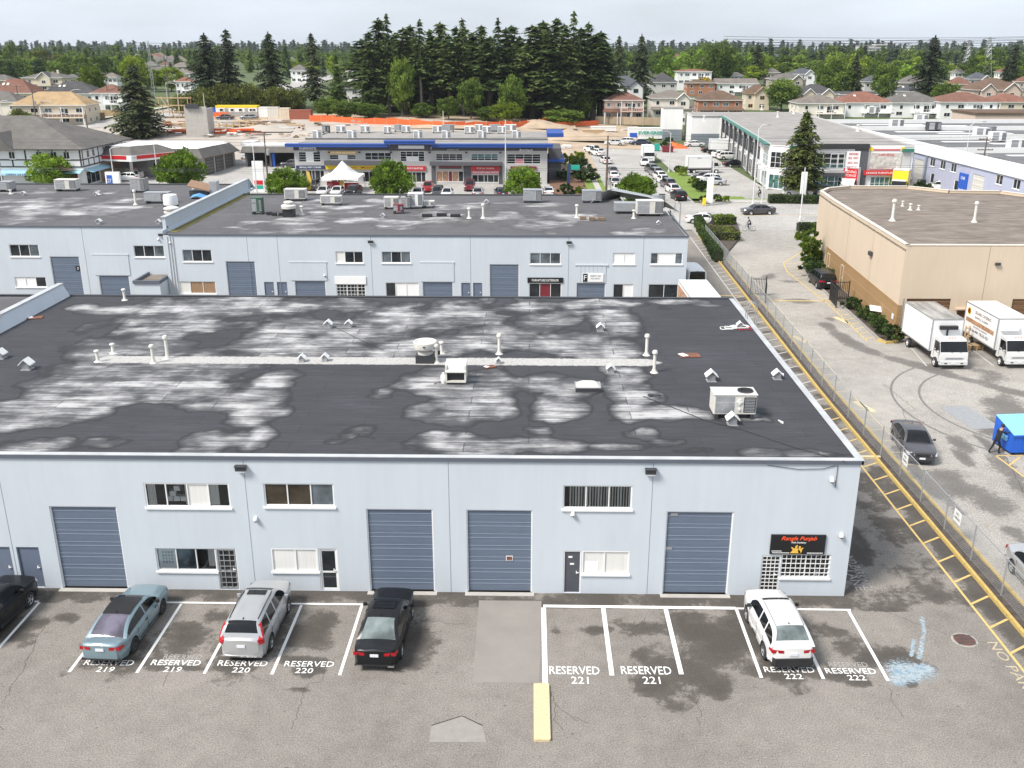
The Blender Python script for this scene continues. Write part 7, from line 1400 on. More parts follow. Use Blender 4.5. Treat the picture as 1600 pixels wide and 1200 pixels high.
def house(px0,px1,ridge,eave,Y,label,roof='grey',wall=IVORY,rz=0,depth=.8,storeys=2,porch=False,gable=False,trim=WHITEM,mid=False,skyl=0,chim=False,front=None,group=None,garage=False,nwin=3,cat='house',base=True,midroof=None):
    xa,ze=yp(px0,eave,Y); xb,zr=yp((px0+px1)/2,ridge,Y*1.02); xb,_=yp(px1,eave,Y); w=abs(xb-xa)-1.0; cx_=(xa+xb)/2; z0=terr(cx_,Y)-.1; d=w*depth
    he=max(2.6,ze-z0); hr=max(he+1.0,he+min(zr-ze,w*.34))
    t=thing('house',label,cat,(cx_,Y+d/2,z0),rz,group); f=-d/2
    g=G().box(-w/2,f,-1.5,w/2,d/2,he)
    if gable: 
        if w>=d: g.add([(-w/2,f,he),(-w/2,d/2,he),(-w/2,0,hr-.2),(w/2,f,he),(w/2,d/2,he),(w/2,0,hr-.2)],[(1,0,2),(3,4,5)])
        else: g.add([(-w/2,f,he),(w/2,f,he),(0,f,hr-.2),(-w/2,d/2,he),(w/2,d/2,he),(0,d/2,hr-.2)],[(0,1,2),(4,3,5)])
    g.obj('wall',wall,t); rf=hiproof(w,d,he,hr,gable=gable).obj('roof',[SH[roof],trim],t)
    if chim: G().box(w*.22,-.3,hr-1.2,w*.22+.7,.4,hr+.7).obj('chimney',BRICKW if chim==2 else wall,rf)
    for i in range(skyl):
        s=(hr-he)/(d/2+.5); yy=f*.45; zz=he+.16+(yy-f+.5)*s; o=G().cbox(0,0,.05,.7,1.0,.1).obj('skylight',SKYL,rf,loc=(-w*.2+i*1.3,yy,zz)); o.rotation_euler=(math.atan(s),0,0)
    fl=[he-1.75] if he<4.2 else [he-1.75,max(.7,he-4.5)]
    wd=1.5 if w<13 else 1.9
    for zi,z in enumerate(fl):
        for i in range(nwin):
            u=-w/2+(i+.5)*w/nwin+rt.uniform(-.3,.3)
            if garage and zi==1 and i<nwin-1: continue
            hwin(t,u,f,z,wd if (i+zi)%3 else 1.0,1.15,0,trim if trim is not BLACKW else BLACKW,rt.choice([GLASS,GLASS,GLASSG]))
        for yy in (f*.45,-f*.4):
            hwin(t,-w/2,yy,z,1.2,1.1,1); hwin(t,w/2,yy,z,1.2,1.1,2)
    if mid or midroof:
        zm=he-2.55; g=G(); g.add([(-w/2-.6,f-1.7,zm-.35),(w/2+.6,f-1.7,zm-.35),(w/2+.2,f-.01,zm+.35),(-w/2-.2,f-.01,zm+.35),(-w/2-.6,f-1.7,zm-.5),(w/2+.6,f-1.7,zm-.5)],[(0,1,2,3),(4,5,1,0)]); g.obj('porch_roof',SH[midroof or roof],t)
        for u in (-w/2,-w/6,w/6,w/2): G().box(u-.1,f-1.6,-1,u+.1,f-1.4,zm-.45).obj('porch_post',trim,t)
    if porch:
        zm=max(.5,he-2.75); G().box(-w*.1,f-2.0,zm-.25,w/2,f-.01,zm).obj('deck',wall,t); g=G().box(-w*.1,f-2.0,zm+.9,w/2,f-1.94,zm+.98)
        for i in range(11): u=-w*.1+.04+(w*.6-.1)*i/10; g.box(u-.025,f-1.98,zm,u+.025,f-1.95,zm+.9)
        g.obj('railing',trim,t)
        for u in (-w*.08,w*.2,w/2-.12): G().box(u-.09,f-1.95,-1,u+.09,f-1.78,he-.2).obj('porch_post',trim,t)
        hwin(t,w*.2,f,zm+.05,2.2,2.0,0,trim,GLASS,'patio_door')
    if front:
        for fx_,fw_ in front:
            gz_=he+fw_*.42; g=G().box(fx_-fw_/2,f-1.2,-1,fx_+fw_/2,f-.005,he-.1); g.add([(fx_-fw_/2,f-1.2,he-.1),(fx_+fw_/2,f-1.2,he-.1),(fx_,f-1.2,gz_-.15)],[(0,1,2)]); g.obj('gable_bay',wall,t)
            g=G(); e=fw_/2+.35
            for s in (-1,1): g.add([(fx_+s*e,f-1.6,he-.35),(fx_,f-1.6,gz_),(fx_,f+d*.35,gz_),(fx_+s*e,f+d*.35,he-.35),(fx_+s*e,f-1.6,he-.18),(fx_,f-1.6,gz_+.18),(fx_,f+d*.35,gz_+.18),(fx_+s*e,f+d*.35,he-.18)],[(4,5,6,7) if s<0 else (7,6,5,4),(0,1,5,4) if s>0 else (4,5,1,0)],0)
            g.obj('gable_roof',[SH[roof]],t)
            g=G()
            for s in (-1,1): g.tube((fx_+s*e,f-1.64,he-.26),(fx_,f-1.64,gz_+.09),.12,n=4)
            g.obj('barge_board',trim,t); hwin(t,fx_,f-1.2,he-1.9,1.5,1.2,0,trim); 
            if he>4.2: hwin(t,fx_,f-1.2,.7,1.5,1.2,0,trim)
    if garage:
        o=G().box(-w*.42,f-.08,0,-w*.06,f-.003,2.2).obj('garage_door',WHITEM,t)
        for k in range(3): G().box(-w*.41,f-.1,.12+k*.7,-w*.07,f-.082,.7+k*.7).obj('garage_panel',WHITEM,o)
    return t,w,d,he,hr
H_=[
 (15,132,143,165,251,'tan shingled duplex house with balconies by the left hill road','tan',CREAM2,dict(rz=R(4),porch=True,nwin=5,depth=.55,midroof='brown')),
 (60,148,127,147,296,'white house with dark grey hip roof and skylights behind the tan roofed duplex','dark_grey',WHITEW,dict(rz=R(5),skyl=2,nwin=4,depth=.7)),
 (-22,52,123,146,290,'house with red-brown hip roof and two skylights at the left edge','red_brown',CREAM2,dict(skyl=2,depth=.7)),
 (-40,30,142,160,258,'house with grey roof cut by the left edge beside the tan roofed duplex','grey',IVORY,dict(depth=.7)),
 (33,98,112,122,372,'beige house with arched centre bay high among the left trees','grey',CREAM2,dict(front=[(1,5)],chim=1,nwin=3,mid=True)),
 (140,192,131,146,280,'white three storey house with red-brown roof left of the dark spruce','red_brown',WHITEW,dict(porch=True,depth=1.0)),
 (98,122,115,122,385,'small grey roofed house left of the yellow-green tree','grey',IVORY,dict()),
 (160,184,112,121,400,'grey roofed house right of the yellow-green tree','warm_grey',WHITEW,dict()),
 (-20,18,116,126,365,'grey roofed house at left edge below the dark tree belt','grey',PINKW,dict()),
 (272,300,118,128,350,'white house with bright red roof left of the huge conifers','red',WHITEW,dict(porch=True,depth=1.1)),
 (222,246,95,102,520,'grey roofed house in the distant left row','grey',TAUPE,dict()),(244,268,96,103,540,'brown roofed house in the distant left row','brown',IVORY,dict()),(266,296,97,104,560,'long grey roofed house in the distant row beside the huge conifers','warm_grey',TAUPE,dict()),(225,262,104,110,470,'grey roofed nearer house in the distant left row','grey',WHITEW,dict()),(262,298,108,115,440,'light grey roofed house above the red roofed one','warm_grey',WHITEW,dict()),
 (452,480,100,110,430,'pale house glimpsed between the big conifers','grey',WHITEW,dict()),(540,566,104,112,350,'white house with tall upstairs windows left of the wood','grey',WHITEW,dict(gable=False,nwin=2)),(530,563,126,138,318,'white house with slate gable roof at the left foot of the wood','slate',WHITEW,dict(gable=True,nwin=2,depth=1.2)),(118,140,90,98,560,'white gable house above the left tree belt','warm_grey',WHITEW,dict(gable=True)),
 (942,1008,142,157,281,'pinkish two storey house with brown roof and covered porch beside the wood','red_brown',PINKW,dict(porch=True,mid=True,nwin=4,depth=.9)),
 (1016,1085,140,154,287,'grey-beige house with small front gable right of the pinkish house','warm_grey',IVORY,dict(front=[(3,3.6)],mid=True,depth=.9)),
 (943,1008,118,135,318,'white modern house with dark gables behind the pinkish house','slate',WHITEW,dict(front=[(-3.2,6),(3.6,4.2)],trim=BLACKW,depth=.8)),
 (1013,1060,107,129,372,'house with steep dark grey roof right of the black conifers','dark_grey',GREYW,dict(depth=1.0)),
 (1057,1113,108,112,420,'white block of flats with flat red roof','red',WHITEW,dict(nwin=5,porch=True)),
 (1072,1120,127,130,392,'red brick low house below the red roofed block','brown',BRICKW,dict(nwin=3)),
 (1090,1163,141,157,318,'brick house with grey-brown hip roof above the plaza','brown',BRICKW,dict(nwin=4,mid=True)),
 (1118,1186,122,131,395,'long white house with low gabled roof above the brick hip house','warm_grey',WHITEW,dict(gable=True,porch=True,depth=.6,nwin=4)),
 (1140,1162,112,118,440,'small white house near the dark conifer','grey',WHITEW,dict()),
 (1164,1207,129,146,335,'tan timbered gable house left of the round green tree','brown',CREAM2,dict(front=[(1,5)],trim=TIMB)),
 (1205,1262,114,124,392,'grey roofed house left of the big green tree','grey',TAUPE,dict(front=[(3,4)])),
 (1236,1278,106,116,418,'slate roofed house with white gable at centre right','slate',WHITEW,dict(front=[(2,4)])),
 (1244,1312,131,147,330,'cream house with twin front gables','dark_grey',CREAM2,dict(front=[(-3,4),(3,4)],trim=WHITEM)),
 (1246,1322,148,162,306,'white house with warm grey hip roof and balcony, leftmost of the long row','warm_grey',IVORY,dict(porch=True,skyl=0)),
 (1313,1398,143,161,310,'white house with red hip roof in the long row','red',WHITEW,dict(porch=True,skyl=1)),
 (1392,1476,143,161,308,'white house with grey hip roof in the long row','grey',WHITEW,dict(porch=True,skyl=1)),
 (1468,1562,144,160,304,'white house with brown hip roof in the long row','red_brown',WHITEW,dict(porch=True,nwin=4)),
 (1546,1618,146,160,312,'house with red hip roof at the right end of the long row','red',CREAM2,dict()),
 (1520,1603,122,141,352,'large pink-beige house with brown cross roofs at right','brown',PINKW,dict(front=[(-4,5),(4,6)],nwin=4)),
 (1484,1520,117,132,392,'house with red-brown roof left of the slate gable house','red_brown',TAUPE,dict()),
 (1514,1548,111,124,405,'slate gabled blue-grey house at right','slate',GREYW,dict(front=[(2,3.5)])),
 (1408,1450,117,130,376,'house with wide grey hip roof above the red hip roof','grey',TAUPE,dict()),
 (1350,1384,115,128,376,'house with dark slate pyramid roof','slate',GREYW,dict()),
 (1310,1372,142,148,342,'long low white house with dark roof behind the red hip roof','dark_grey',WHITEW,dict(gable=True,depth=.5)),
 (1400,1440,132,143,345,'dark slate roofed house with skylight below the wide grey roof','slate',WHITEW,dict(skyl=1)),
 (1590,1618,116,128,392,'brown roofed house at the right edge high up','red_brown',PINKW,dict()),(1196,1220,106,114,450,'pale distant house right of the dark conifer','grey',PINKW,dict()),(1490,1512,106,113,450,'grey roofed distant house at right','grey',WHITEW,dict()),(1560,1584,106,113,455,'red roofed distant house at right','red_brown',WHITEW,dict())]
for a in H_: house(*a[:6],roof=a[6],wall=a[7],**a[8])
# distant roofs of the suburb
FRX=sorted([rt.choice([rt.uniform(1030,1600),rt.uniform(215,300),rt.uniform(5,100)]) for _ in range(26)])
for i in range(26):
    px=FRX[i]; Y=rt.uniform(600,1000); x,_=yp(px,100,Y); z=terr(x,Y); w=rt.uniform(13,18)
    t=thing('house','distant roof among the far trees, '+ordn(i,26),'house',(x,Y,z),rt.uniform(-.6,.6),'distant roofs among the far trees'); G().box(-w/2,-5,0,w/2,5,5.6).obj('wall',rt.choice([WHITEW,IVORY,TAUPE]),t); hiproof(w,10,5.6,8.8).obj('roof',[SH[rt.choice(['grey','red_brown','warm_grey','slate'])],WHITEM],t)
# garden walls and fences of the left road
for a,b,lb,mt in (((138,188),(165,186),'brown timber garden fence beside the tan roofed duplex',WOOD),((150,183),(190,182),'orange-brown timber fence at the road corner',TIMB),((930,192),(1040,200),'tan retaining wall below the pinkish house',DIRT)):
    A=at(*a); Bq=at(*b); L=math.hypot(A[0]-Bq[0],A[1]-Bq[1]); t=thing('garden_fence',lb,'fence',A,math.atan2(Bq[1]-A[1],Bq[0]-A[0])); n=max(4,int(L/2.0))
    for i in range(n): G().box(L*i/n,0,-.3,L*(i+1)/n-.06,.1,1.8).obj('panel',mt,t)
# ================================================================ BLUE ROOFED PLAZA
PY=170.; pxu=lambda px,Y=PY: yp(px,260,Y)[0]; pz=lambda py,Y=PY,px=650: yp(px,py,Y)[1]
PF=Face((0,PY),0); xl,xr=pxu(461),pxu(855)
pl=thing('retail_plaza','two storey grey retail plaza with blue roof edge and shop signs','building',(pxu(650),PY,0))
cA,cB=pxu(613),pxu(672); ZT=6.75
U=lambda a: pxu(a)
upw=[(467.5,502,253.8,237.5,3,4),(515.6,557,249.8,242,3,2),(570.7,612,250.5,238.3,4,2),(625.7,664,252.5,236.5,4,4),(681,723.5,251.2,240,4,3),(736,778.5,251.2,240,4,3),(791.6,845,256,240,4,4)]
low=[(470,506,283,266),(516,560,285,268),(566,610,285,268),(627,665,285,268.5),(681,724,284,267),(737,779,285,272.5),(793,845,285,268)]
hl=[(U(a),U(b),pz(c),pz(d)) for a,b,c,d,_,_ in upw]+[(U(a),U(b),max(.05,pz(c)),pz(d)) for a,b,c,d in low]
for h in hl: pass
g=G(); PF.wall(g,xl,xr,0,5.95,hl,.2); g.add([(xr,PY,0),(xr+.3,PY+29,0),(xr+.3,PY+29,6.6),(xr,PY,6.6)],[(0,1,2,3)]); g.add([(xl+.2,PY+29,0),(xl,PY,0),(xl,PY,6.6),(xl+.2,PY+29,6.6)],[(0,1,2,3)]); g.obj('wall',GREYW,pl)
g=G(); PF.box(g,xl-.05,5.75,cA-.3,6.5,-.08,-.003); PF.box(g,cB+.3,5.75,xr+.05,6.5,-.08,-.003); PF.box(g,cA-.25,5.75,cB+.25,7.0,-.3,-.003); g.obj('dark_band',DGREYW,pl)
for a,b,z,d in ((xl-1.2,cA-.35,6.42,1.3),(cB+.35,xr+.9,6.42,1.3),(cA-1.0,cB+1.0,7.0,1.9)):
    g=G(); PF.box(g,a,z,b,z+.52,-d,-.0); PF.box(g,a-.06,z+.38,b+.06,z+.56,-d-.08,-.0); g.obj('blue_fascia',BLUEF,pl)
g=G().prism([(xl-.2,PY+.01),(xr+.2,PY+.01),(xr+.4,PY+29),(xl+1.5,PY+29)],6.55,6.68); g.obj('roof',GREYR,pl)
g=G().prism([(xl-.2,PY+10),(xr+.2,PY+10),(xr+.2,PY+10.25),(xl-.2,PY+10.25)],6.681,6.95); g.obj('roof_step',DKROOF,pl)
for i,(a,b,c,d,nc,nr) in enumerate(upw):
    q=(U(a),U(b),pz(c),pz(d)); n=nc*nr
    pn=[GLASS]*n
    if i==0: pn=[WHITES if 4<=k<8 else GLASS for k in range(n)]
    if i==1: pn=[WHITES if 2<=k<4 else GLASS for k in range(n)]
    if i==3: pn=[WHITES if k in(4,5,8,9) else GLASS for k in range(n)]
    if i==5: pn=[GLASST if k%3 else GLASS for k in range(n)]
    if i==6: pn=[PINKS if k in(4,5) else BLUES if k==4 else GLASS for k in range(n)]
    window(PF,pl,*q,cols=(1,)*nc,rows=nr,fw=.09,panes=pn,sill=False,d=.14)
for i,(a,b,c,d) in enumerate(low):
    pn=None
    if i==4: pn=[PRINT,PRINT,MAROON,PRINT,GLASS]
    window(PF,pl,U(a),U(b),max(.05,pz(c)),pz(d),cols=(1,1,.6,1,.8),fw=.09,sill=False,panes=pn,d=.14)
g=G(); PF.box(g,U(509),pz(257.5),cA-.05,pz(250.8),-1.2,-.003); PF.box(g,cB+.05,pz(257.5),U(785),pz(252.5),-1.2,-.003); g.obj('canopy_band',DGREYW,pl)
for a,b in ((674,680.5),(724.3,736.3),(779.5,785)): g=G(); PF.box(g,U(a),0,U(b),pz(257.6),-.12,-.003); g.obj('dark_pier',DGREYW,pl)
for px in (499,516,563,612,672,729,782): g=G(); g.cbox(PF.P(U(px),0)[0],PY-.2,5.45,.35,.35,.25); g.obj('wall_light',DKMET,pl)
local(pl)
def psign(lb,a,b,t0,t1,mat,txt=None,tm=WHITES,d0=-.10,tw=.8,sh=0): return board('shop_sign',lb,PF,U(a),U(b),pz(t1),pz(t0),mat,txt,tm,d=.14,tw=tw,d0=d0,shear=sh)
psign('navy shop sign at the lower left of the blue-roofed plaza',463,508,258.8,264.2,NAVY,'BENGAL MEAT CORNER',tw=.75)
psign('long yellow shop sign behind the white tent',509.5,611,258.5,265,YELS,'Furniture   Mattress',REDS,tw=.6)
psign('red sign with white lettering at the centre of the plaza',626,665.5,259.5,266.5,REDS,'POPPLES FURNITURE',tw=.78)
psign('white blank sign at the top of the plaza centre',624,664,227,232,WHITES,d0=-.3)
psign('red sign on the right half of the plaza',735.5,781,259.5,266,REDS,'TOP IN TOWN',tw=.6); psign('pink banner below the red right half sign',737,780,266.5,271,PINKS,'FOOD BEYOND TASTE',tw=.9)
psign('maroon sign partly behind the right street tree',797.5,838.5,259.5,264.5,MAROON); psign('orange and white banner over the second upstairs window',514,558,236.5,240.8,M('orange_banner',(.72,.45,.12),.5),'MORTGAGE  INSURANCE',WHITES,tw=.9); psign('dark purple restaurant lettering panel on grey wall',686,721,258,263.5,DGREYW,'RESTAURANT',REDS,tw=.95,d0=0)
for s_,a,b,t0,t1,m_,lb in (('bulwork',470,497,228.2,234,WHITES,'white bulwork lettering at top left of the plaza'),('Amritech',811,832.5,231.8,236,WHITES,'white Amritech lettering at top right of the plaza'),('ASHPOTEL',699,719,232,236,GALV,'grey lettering on the dark band right of centre')):
    x0_,x1_=U(a),U(b); t=tag(text(s_,m_,None,((x0_+x1_)/2,PY-.22,(pz(t0)+pz(t1))/2),FRONT,x1_-x0_,pz(t0)-pz(t1),.08,'sign_lettering',bold=.02),lb,'sign')
# roof units of the plaza in two rows
for i,px in enumerate((495,550,653,697,753,807)): x,y=gz(px,218,6.68); hvac(px,218,1.6,1.2,1.25,['first','second','third','fourth','fifth','sixth'][i]+' from left of the white rooftop units along the plaza roof front',6.68,0,WHITEM,grp='rooftop units of the plaza')
for i,(px,py,w,mt) in enumerate(((509,208,1.8,DKMET),(532,208,2.4,WHITEM),(570,208,2.4,WHITEM),(605,209,1.8,WHITEM),(622,206,2.0,GALV),(634,208,2.2,WHITEM),(683,208,2.4,WHITEM),(700,206,3.2,GALV),(733,209,2.4,WHITEM),(748,206,2.0,WHITEM),(760,209,2.2,WHITEM),(773,206,3.0,GALV),(784,209,2.2,WHITEM),(797,206,3.2,WHITEM))): hvac(px,py,w*.75,1.3,1.1,'rooftop unit number '+str(i+1)+' from left in the rear row on the plaza roof' if 0 else ['dark','white','white','small white','grey','white','white','wide grey','white','white','white','wide grey','white','wide white'][i]+' rooftop unit in the rear row above '+['the meat sign','the tent','the yellow sign','the round tree','the white sign left half','the white sign right half','the restaurant panel left end','the restaurant panel right end','the red sign left end','the red sign','the red sign right end','the pink banner','the lamp post','the right tree'][i],6.68,0,mt,grp='rooftop units of the plaza',fan=False)
# plaza end: blue curved fascia piece and dark wing
t=thing('entry_wing','dark grey side wing with blue curved fascia at the plaza right end','building',(xr+.4,PY+6,0)); G().box(0,0,0,2.2,9,5.6).obj('wall',DGREYW,t); G().box(-.3,-.4,3.2,2.8,9.4,3.7).box(-.2,10,6.7,2.9,20,7.4).obj('blue_fascia',BLUEF,t)
# tent and flags
y=163.; x=yp(538,280,y)[0]; TZ=yp(538,274,y)[1]; TP=yp(538,251,y)[1]; t=thing('market_tent','white peaked market tent in front of the yellow sign','tent',(x,y-1,0)); a=3.1; n=9
V=[];
us=np.linspace(-1,1,n)
for v_ in us:
    for u_ in us: r=max(abs(u_),abs(v_)); V.append((u_*a,v_*a,TZ+(TP-TZ)*(1-r)**1.7+.12*math.cos(u_*v_*3)))
g=G().add(V,[(i*n+j,i*n+j+1,(i+1)*n+j+1,(i+1)*n+j) for i in range(n-1) for j in range(n-1)])
for s in (-1,1):
    for k in range(8):
        u0,u1=-a+k*a/4,-a+(k+1)*a/4; dz=lambda u: .45-.2*math.cos(u/a*1.57)
        g.quad((u0,s*a,TZ+.1),(u1,s*a,TZ+.1),(u1,s*a,TZ-dz(u1)),(u0,s*a,TZ-dz(u0))); g.quad((s*a,u0,TZ+.1),(s*a,u1,TZ+.1),(s*a,u1,TZ-dz(u1)),(s*a,u0,TZ-dz(u0)))
g.obj('canopy',TENT,t)
for sx in (-1,1):
    for sy in (-1,1): G().tube((sx*a,sy*a,0),(sx*a,sy*a,TZ),.05,n=6).obj('leg',ALU,t)
x0_=x; t=thing('market_stall','red stall counters with boxes under the white tent','stall',(x0_,y-1,0)); G().box(-2.6,-.9,0,-.5,-.3,1.5).box(.3,-.9,0,2.6,-.3,1.3).obj('counter',REDS,t); G().box(-2.4,-.95,.3,-1.6,-.91,1.3).box(.8,-.95,.3,1.6,-.91,1.1).obj('poster',PINKS,t); G().box(-3.0,-1.6,0,-2.3,-1.0,.9).obj('crate',BLUES,t)
for px,pb,pt,lb in ((481,306,266,'yellow feather flag left of the white tent'),(532,300,268,'yellow feather flag in front of the white tent')):
    x,y,_=at(px,pb); h=yp(px,pt,y)[1]; t=thing('feather_flag',lb,'flag',(x,y,0)); G().tube((0,0,0),(0,0,h),.03,n=5).obj('pole',ALU,t); G().add([(0,0,.8),(.55,0,1.0),(.75,.02,h*.6),(.5,.02,h*.92),(0,0,h),(0,.015,.8),(.55,.015,1.0),(.75,.035,h*.6),(.5,.035,h*.92),(0,.015,h)],[(0,1,2,3,4),(9,8,7,6,5)]).obj('banner',M('feather_yellow',(.75,.52,.10),.6),t)
# ================================================================ GAS STATION AND CORNER SHOPS
sb=thing('service_station','grey service station with flat white roof and shingle mansard','building',(-68,186,0))
SP=[(-80.5,181.5),(-71,180),(-61.2,180.6),(-58.8,194),(-62,199),(-81,199)]
G().prism(SP,0,3.4).obj('wall',GREYB,sb); cxs,cys=np.mean([p[0] for p in SP]),np.mean([p[1] for p in SP])
g=G(); o_=[(cxs+(x-cxs)*1.09,cys+(y-cys)*1.11) for x,y in SP]; i_=[(cxs+(x-cxs)*.93,cys+(y-cys)*.90) for x,y in SP]
for k in range(6): a,b=k,(k+1)%6; g.add([(*o_[a],3.3),(*o_[b],3.3),(*i_[b],4.9),(*i_[a],4.9)],[(0,1,2,3)]); g.add([(*o_[a],3.2),(*o_[b],3.2),(*o_[b],3.3),(*o_[a],3.3)],[(0,1,2,3)],1)
g.add([(*p,3.2) for p in o_],[(5,4,3,2,1,0)],1); g.obj('mansard',[SH['grey'],WOOD],sb); G().prism(i_,4.75,4.85).obj('roof',WHITER,sb)
SFc=Face(SP[2],math.atan2(SP[3][1]-SP[2][1],SP[3][0]-SP[2][0])); L=13.6
for k in range(3): ohd=ohdoor(SFc,sb,1.6+k*3.9,4.6+k*3.9,.02,3.0,n=5,mat=M('taupe_bay_door',(.10,.085,.075),.6),ln=GALV,d=-.08)
SF2=Face(SP[1],math.atan2(SP[2][1]-SP[1][1],SP[2][0]-SP[1][0])); window(SF2,sb,1,5.5,.6,2.6,cols=(1,1,1),d=-.03); G().cbox(-62,180.3,2.9,.4,.3,.3).obj('wall_light',WHITEM,sb)
local(sb)
cn=thing('fuel_canopy','red and white fuel station canopy with shingle top','canopy',(-73,176,0))
C0=(-81.5,174.6);C1=(-70.6,172.2);C2=(-64.5,180.5);C3=(-76,183)
CPg=[C0,C1,C2,C3]; G().prism(CPg,3.55,3.7).obj('soffit',WHITEM,cn)
for k in (0,1):
    a,b=CPg[k],CPg[k+1]; fa=Face(a,math.atan2(b[1]-a[1],b[0]-a[0])); L=math.hypot(b[0]-a[0],b[1]-a[1]); g=G(); fa.box(g,0,3.5,L,4.55,-.12,-.003); g.obj('fascia',WHITEM,cn); g=G(); fa.box(g,.0+(.9 if k else 0),3.85,L-(0 if k else 1.0),4.5,-.16,-.123); g.obj('red_band',REDS,cn)
    if k==1: text('GAS',GALV,cn,fa.P(.45,4.15,-.15),fa.rot(),.6,.3,.01)
g=G(); o_=[C0,C1,C2,C3]; ccx,ccy=np.mean([p[0] for p in o_]),np.mean([p[1] for p in o_]); i_=[(ccx+(x-ccx)*.55,ccy+(y-ccy)*.55) for x,y in o_]
for k in range(4): a,b=k,(k+1)%4; g.add([(*o_[a],4.45),(*o_[b],4.45),(*i_[b],5.9),(*i_[a],5.9)],[(0,1,2,3)])
g.obj('mansard',SH['grey'],cn); G().prism(i_,5.8,5.92).obj('roof',WHITER,cn)
for x,y in ((-78,176.5),(-72,175),(-67.5,180.5),(-75,181)): G().box(x-.2,y-.2,0,x+.2,y+.2,3.54).obj('column',WHITEM,cn)
local(cn)
for i,(x,y) in enumerate(((-77,177.5),(-72.5,176.5))):
    t=thing('fuel_pump',['left','right'][i]+' fuel pump with red crown under the canopy','fuel pump',(x,y,0)); G().box(-1.2,-.5,0,1.2,.5,.15).obj('island',CONC,t); G().box(-.45,-.3,.15,.45,.3,1.7).obj('cabinet',WHITEM,t); G().box(-.5,-.33,1.7,.5,.33,2.0).obj('crown',REDS,t); G().box(-.3,-.31,.9,.3,-.302,1.4).obj('screen',BLACKS,t); G().path([(.46,0,1.4),(.7,-.1,1.0),(.6,-.1,.4),(.46,0,.8)],.03).obj('hose',RUBBER,t)
x,y,_=at(179,295); t=thing('price_kiosk','white kiosk panel with blue lottery poster by the pumps','kiosk',(x,y,0)); G().box(-1.2,-.3,0,1.2,.3,2.8).obj('frame',WHITEM,t); G().box(-.95,-.34,.3,-.05,-.302,2.3).obj('poster',BLUES,t); text('27',WHITES,t,(-.5,-.36,1.4),FRONT,.6,.6,.004); G().box(.2,-.34,.3,1.0,-.302,2.3).obj('poster',WHITES,t)
tb=thing('corner_shops','half timbered corner shops with large grey hip roof at left','building',(-96,175,0)); TBW=Face((-118,165.6),0); TW=41.5
g=G().box(-118,165.6,0,-76.5,185,6.2); g.obj('wall',WHITEW,tb); hiproof(41.5,19.4,6.2,11.2,.9,ridge=9).obj('roof',[SH['grey'],BLACKW],tb,loc=(-97.25,175.3,0))
g=G(); fb=TBW
for u in list(np.arange(22.5,41.6,2.35)): fb.box(g,u-.12,3.3,u+.12,6.2,-.06,-.003)
for z in (3.35,4.5): fb.box(g,22.4,z-.1,41.5,z+.1,-.065,-.005)
sideF=Face((-76.5,165.6),R(90))
for u in np.arange(.4,19.3,2.1): sideF.box(g,u-.12,3.3,u+.12,6.2,-.06,-.003)
for z in (3.35,4.5): sideF.box(g,0,z-.1,19.4,z+.1,-.065,-.005)
g.obj('timber_framing',BLACKW,tb)
for u in (24.9,29.6,34.3,36.8,39): window(fb,tb,u-.55,u+.55,4.65,5.9,cols=(1,1),d=-.03,fw=.08)
for u in (2.5,4.7,9,13,17): window(sideF,tb,u-.5,u+.5,4.65,5.9,cols=(1,1),d=-.03,fw=.08)
for u in (2,5.5,9,12.5,16,19.5): window(fb,tb,u-1,u+1,4.5,5.9,cols=(1,1),d=-.03,fw=.08)
g=G(); fb.box(g,0,3.2,22,4.2,-1.6,-1.5); fb.box(g,0,3.1,22,3.2,-1.6,-.003)
for u in np.arange(0,22.1,3.6): fb.box(g,u-.06,3.2,u+.06,6.1,-1.58,-1.5)
g.obj('balcony',WHITEM,tb)
g=G()
for a,b,mt in ((0,21,0),(22.5,34.5,0)): g.add([fb.P(a,2.95,-.02),fb.P(b,2.95,-.02),fb.P(b,2.45,-1.9),fb.P(a,2.45,-1.9),fb.P(b,2.1,-1.92),fb.P(a,2.1,-1.92)],[(3,2,1,0),(5,4,2,3)])
g.add([fb.P(35,2.9,-.02),fb.P(41.5,2.9,-.02),fb.P(41.5,2.4,-1.6),fb.P(35,2.4,-1.6)],[(3,2,1,0)]); g.obj('awning',AQUA,tb)
text('OPEN 24 HRS',NAVY,tb,fb.P(31,2.28,-1.96),FRONT,4,.35,.004)
for k in range(6): window(fb,tb,.5+k*3.4,3.3+k*3.4,.3,2.3,cols=(1,1),d=-.03,pane=MAROON if k%2 else GLASS)
for k in range(2): window(fb,tb,24.2+k*2.1,25.4+k*2.1,.4,2.0,cols=(1,),d=-.03,pane=GLASSG)
window(fb,tb,36,40.5,.2,2.3,cols=(1,1,1),d=-.03,pane=MAROON)
window(sideF,tb,.8,6.0,.3,2.4,cols=(1,1,1),d=-.03,pane=GLASS)
g=G(); sideF.box(g,6.6,0,19.4,3.2,-.05,-.003); g.obj('side_panel',STONEW,tb); g=G(); g.add([sideF.P(.2,2.95,-.02),sideF.P(9,2.95,-.02),sideF.P(9,2.4,-1.5),sideF.P(.2,2.4,-1.5)],[(3,2,1,0)]); g.obj('awning',AQUA,tb)
g=G()
x0_,_=gz(75,235,6.2); g.add([(-93.6,164.0,6.1),(-87.2,164.0,6.1),(-90.4,164.0+.2,9.0),(-90.4,171.2,9.0)],[(0,1,2),(1,3,2),(3,0,2)]); g.obj('small_gable_roof',SH['grey'],tb); G().add([(-83.5,163.7,2.9),(-77,163.7,2.9),(-80.2,165.6,4.0),(-80.2,163.6,3.7)],[(0,1,3),(1,2,3),(2,0,3)]).obj('porch_roof',SH['brown'],tb)
local(tb)
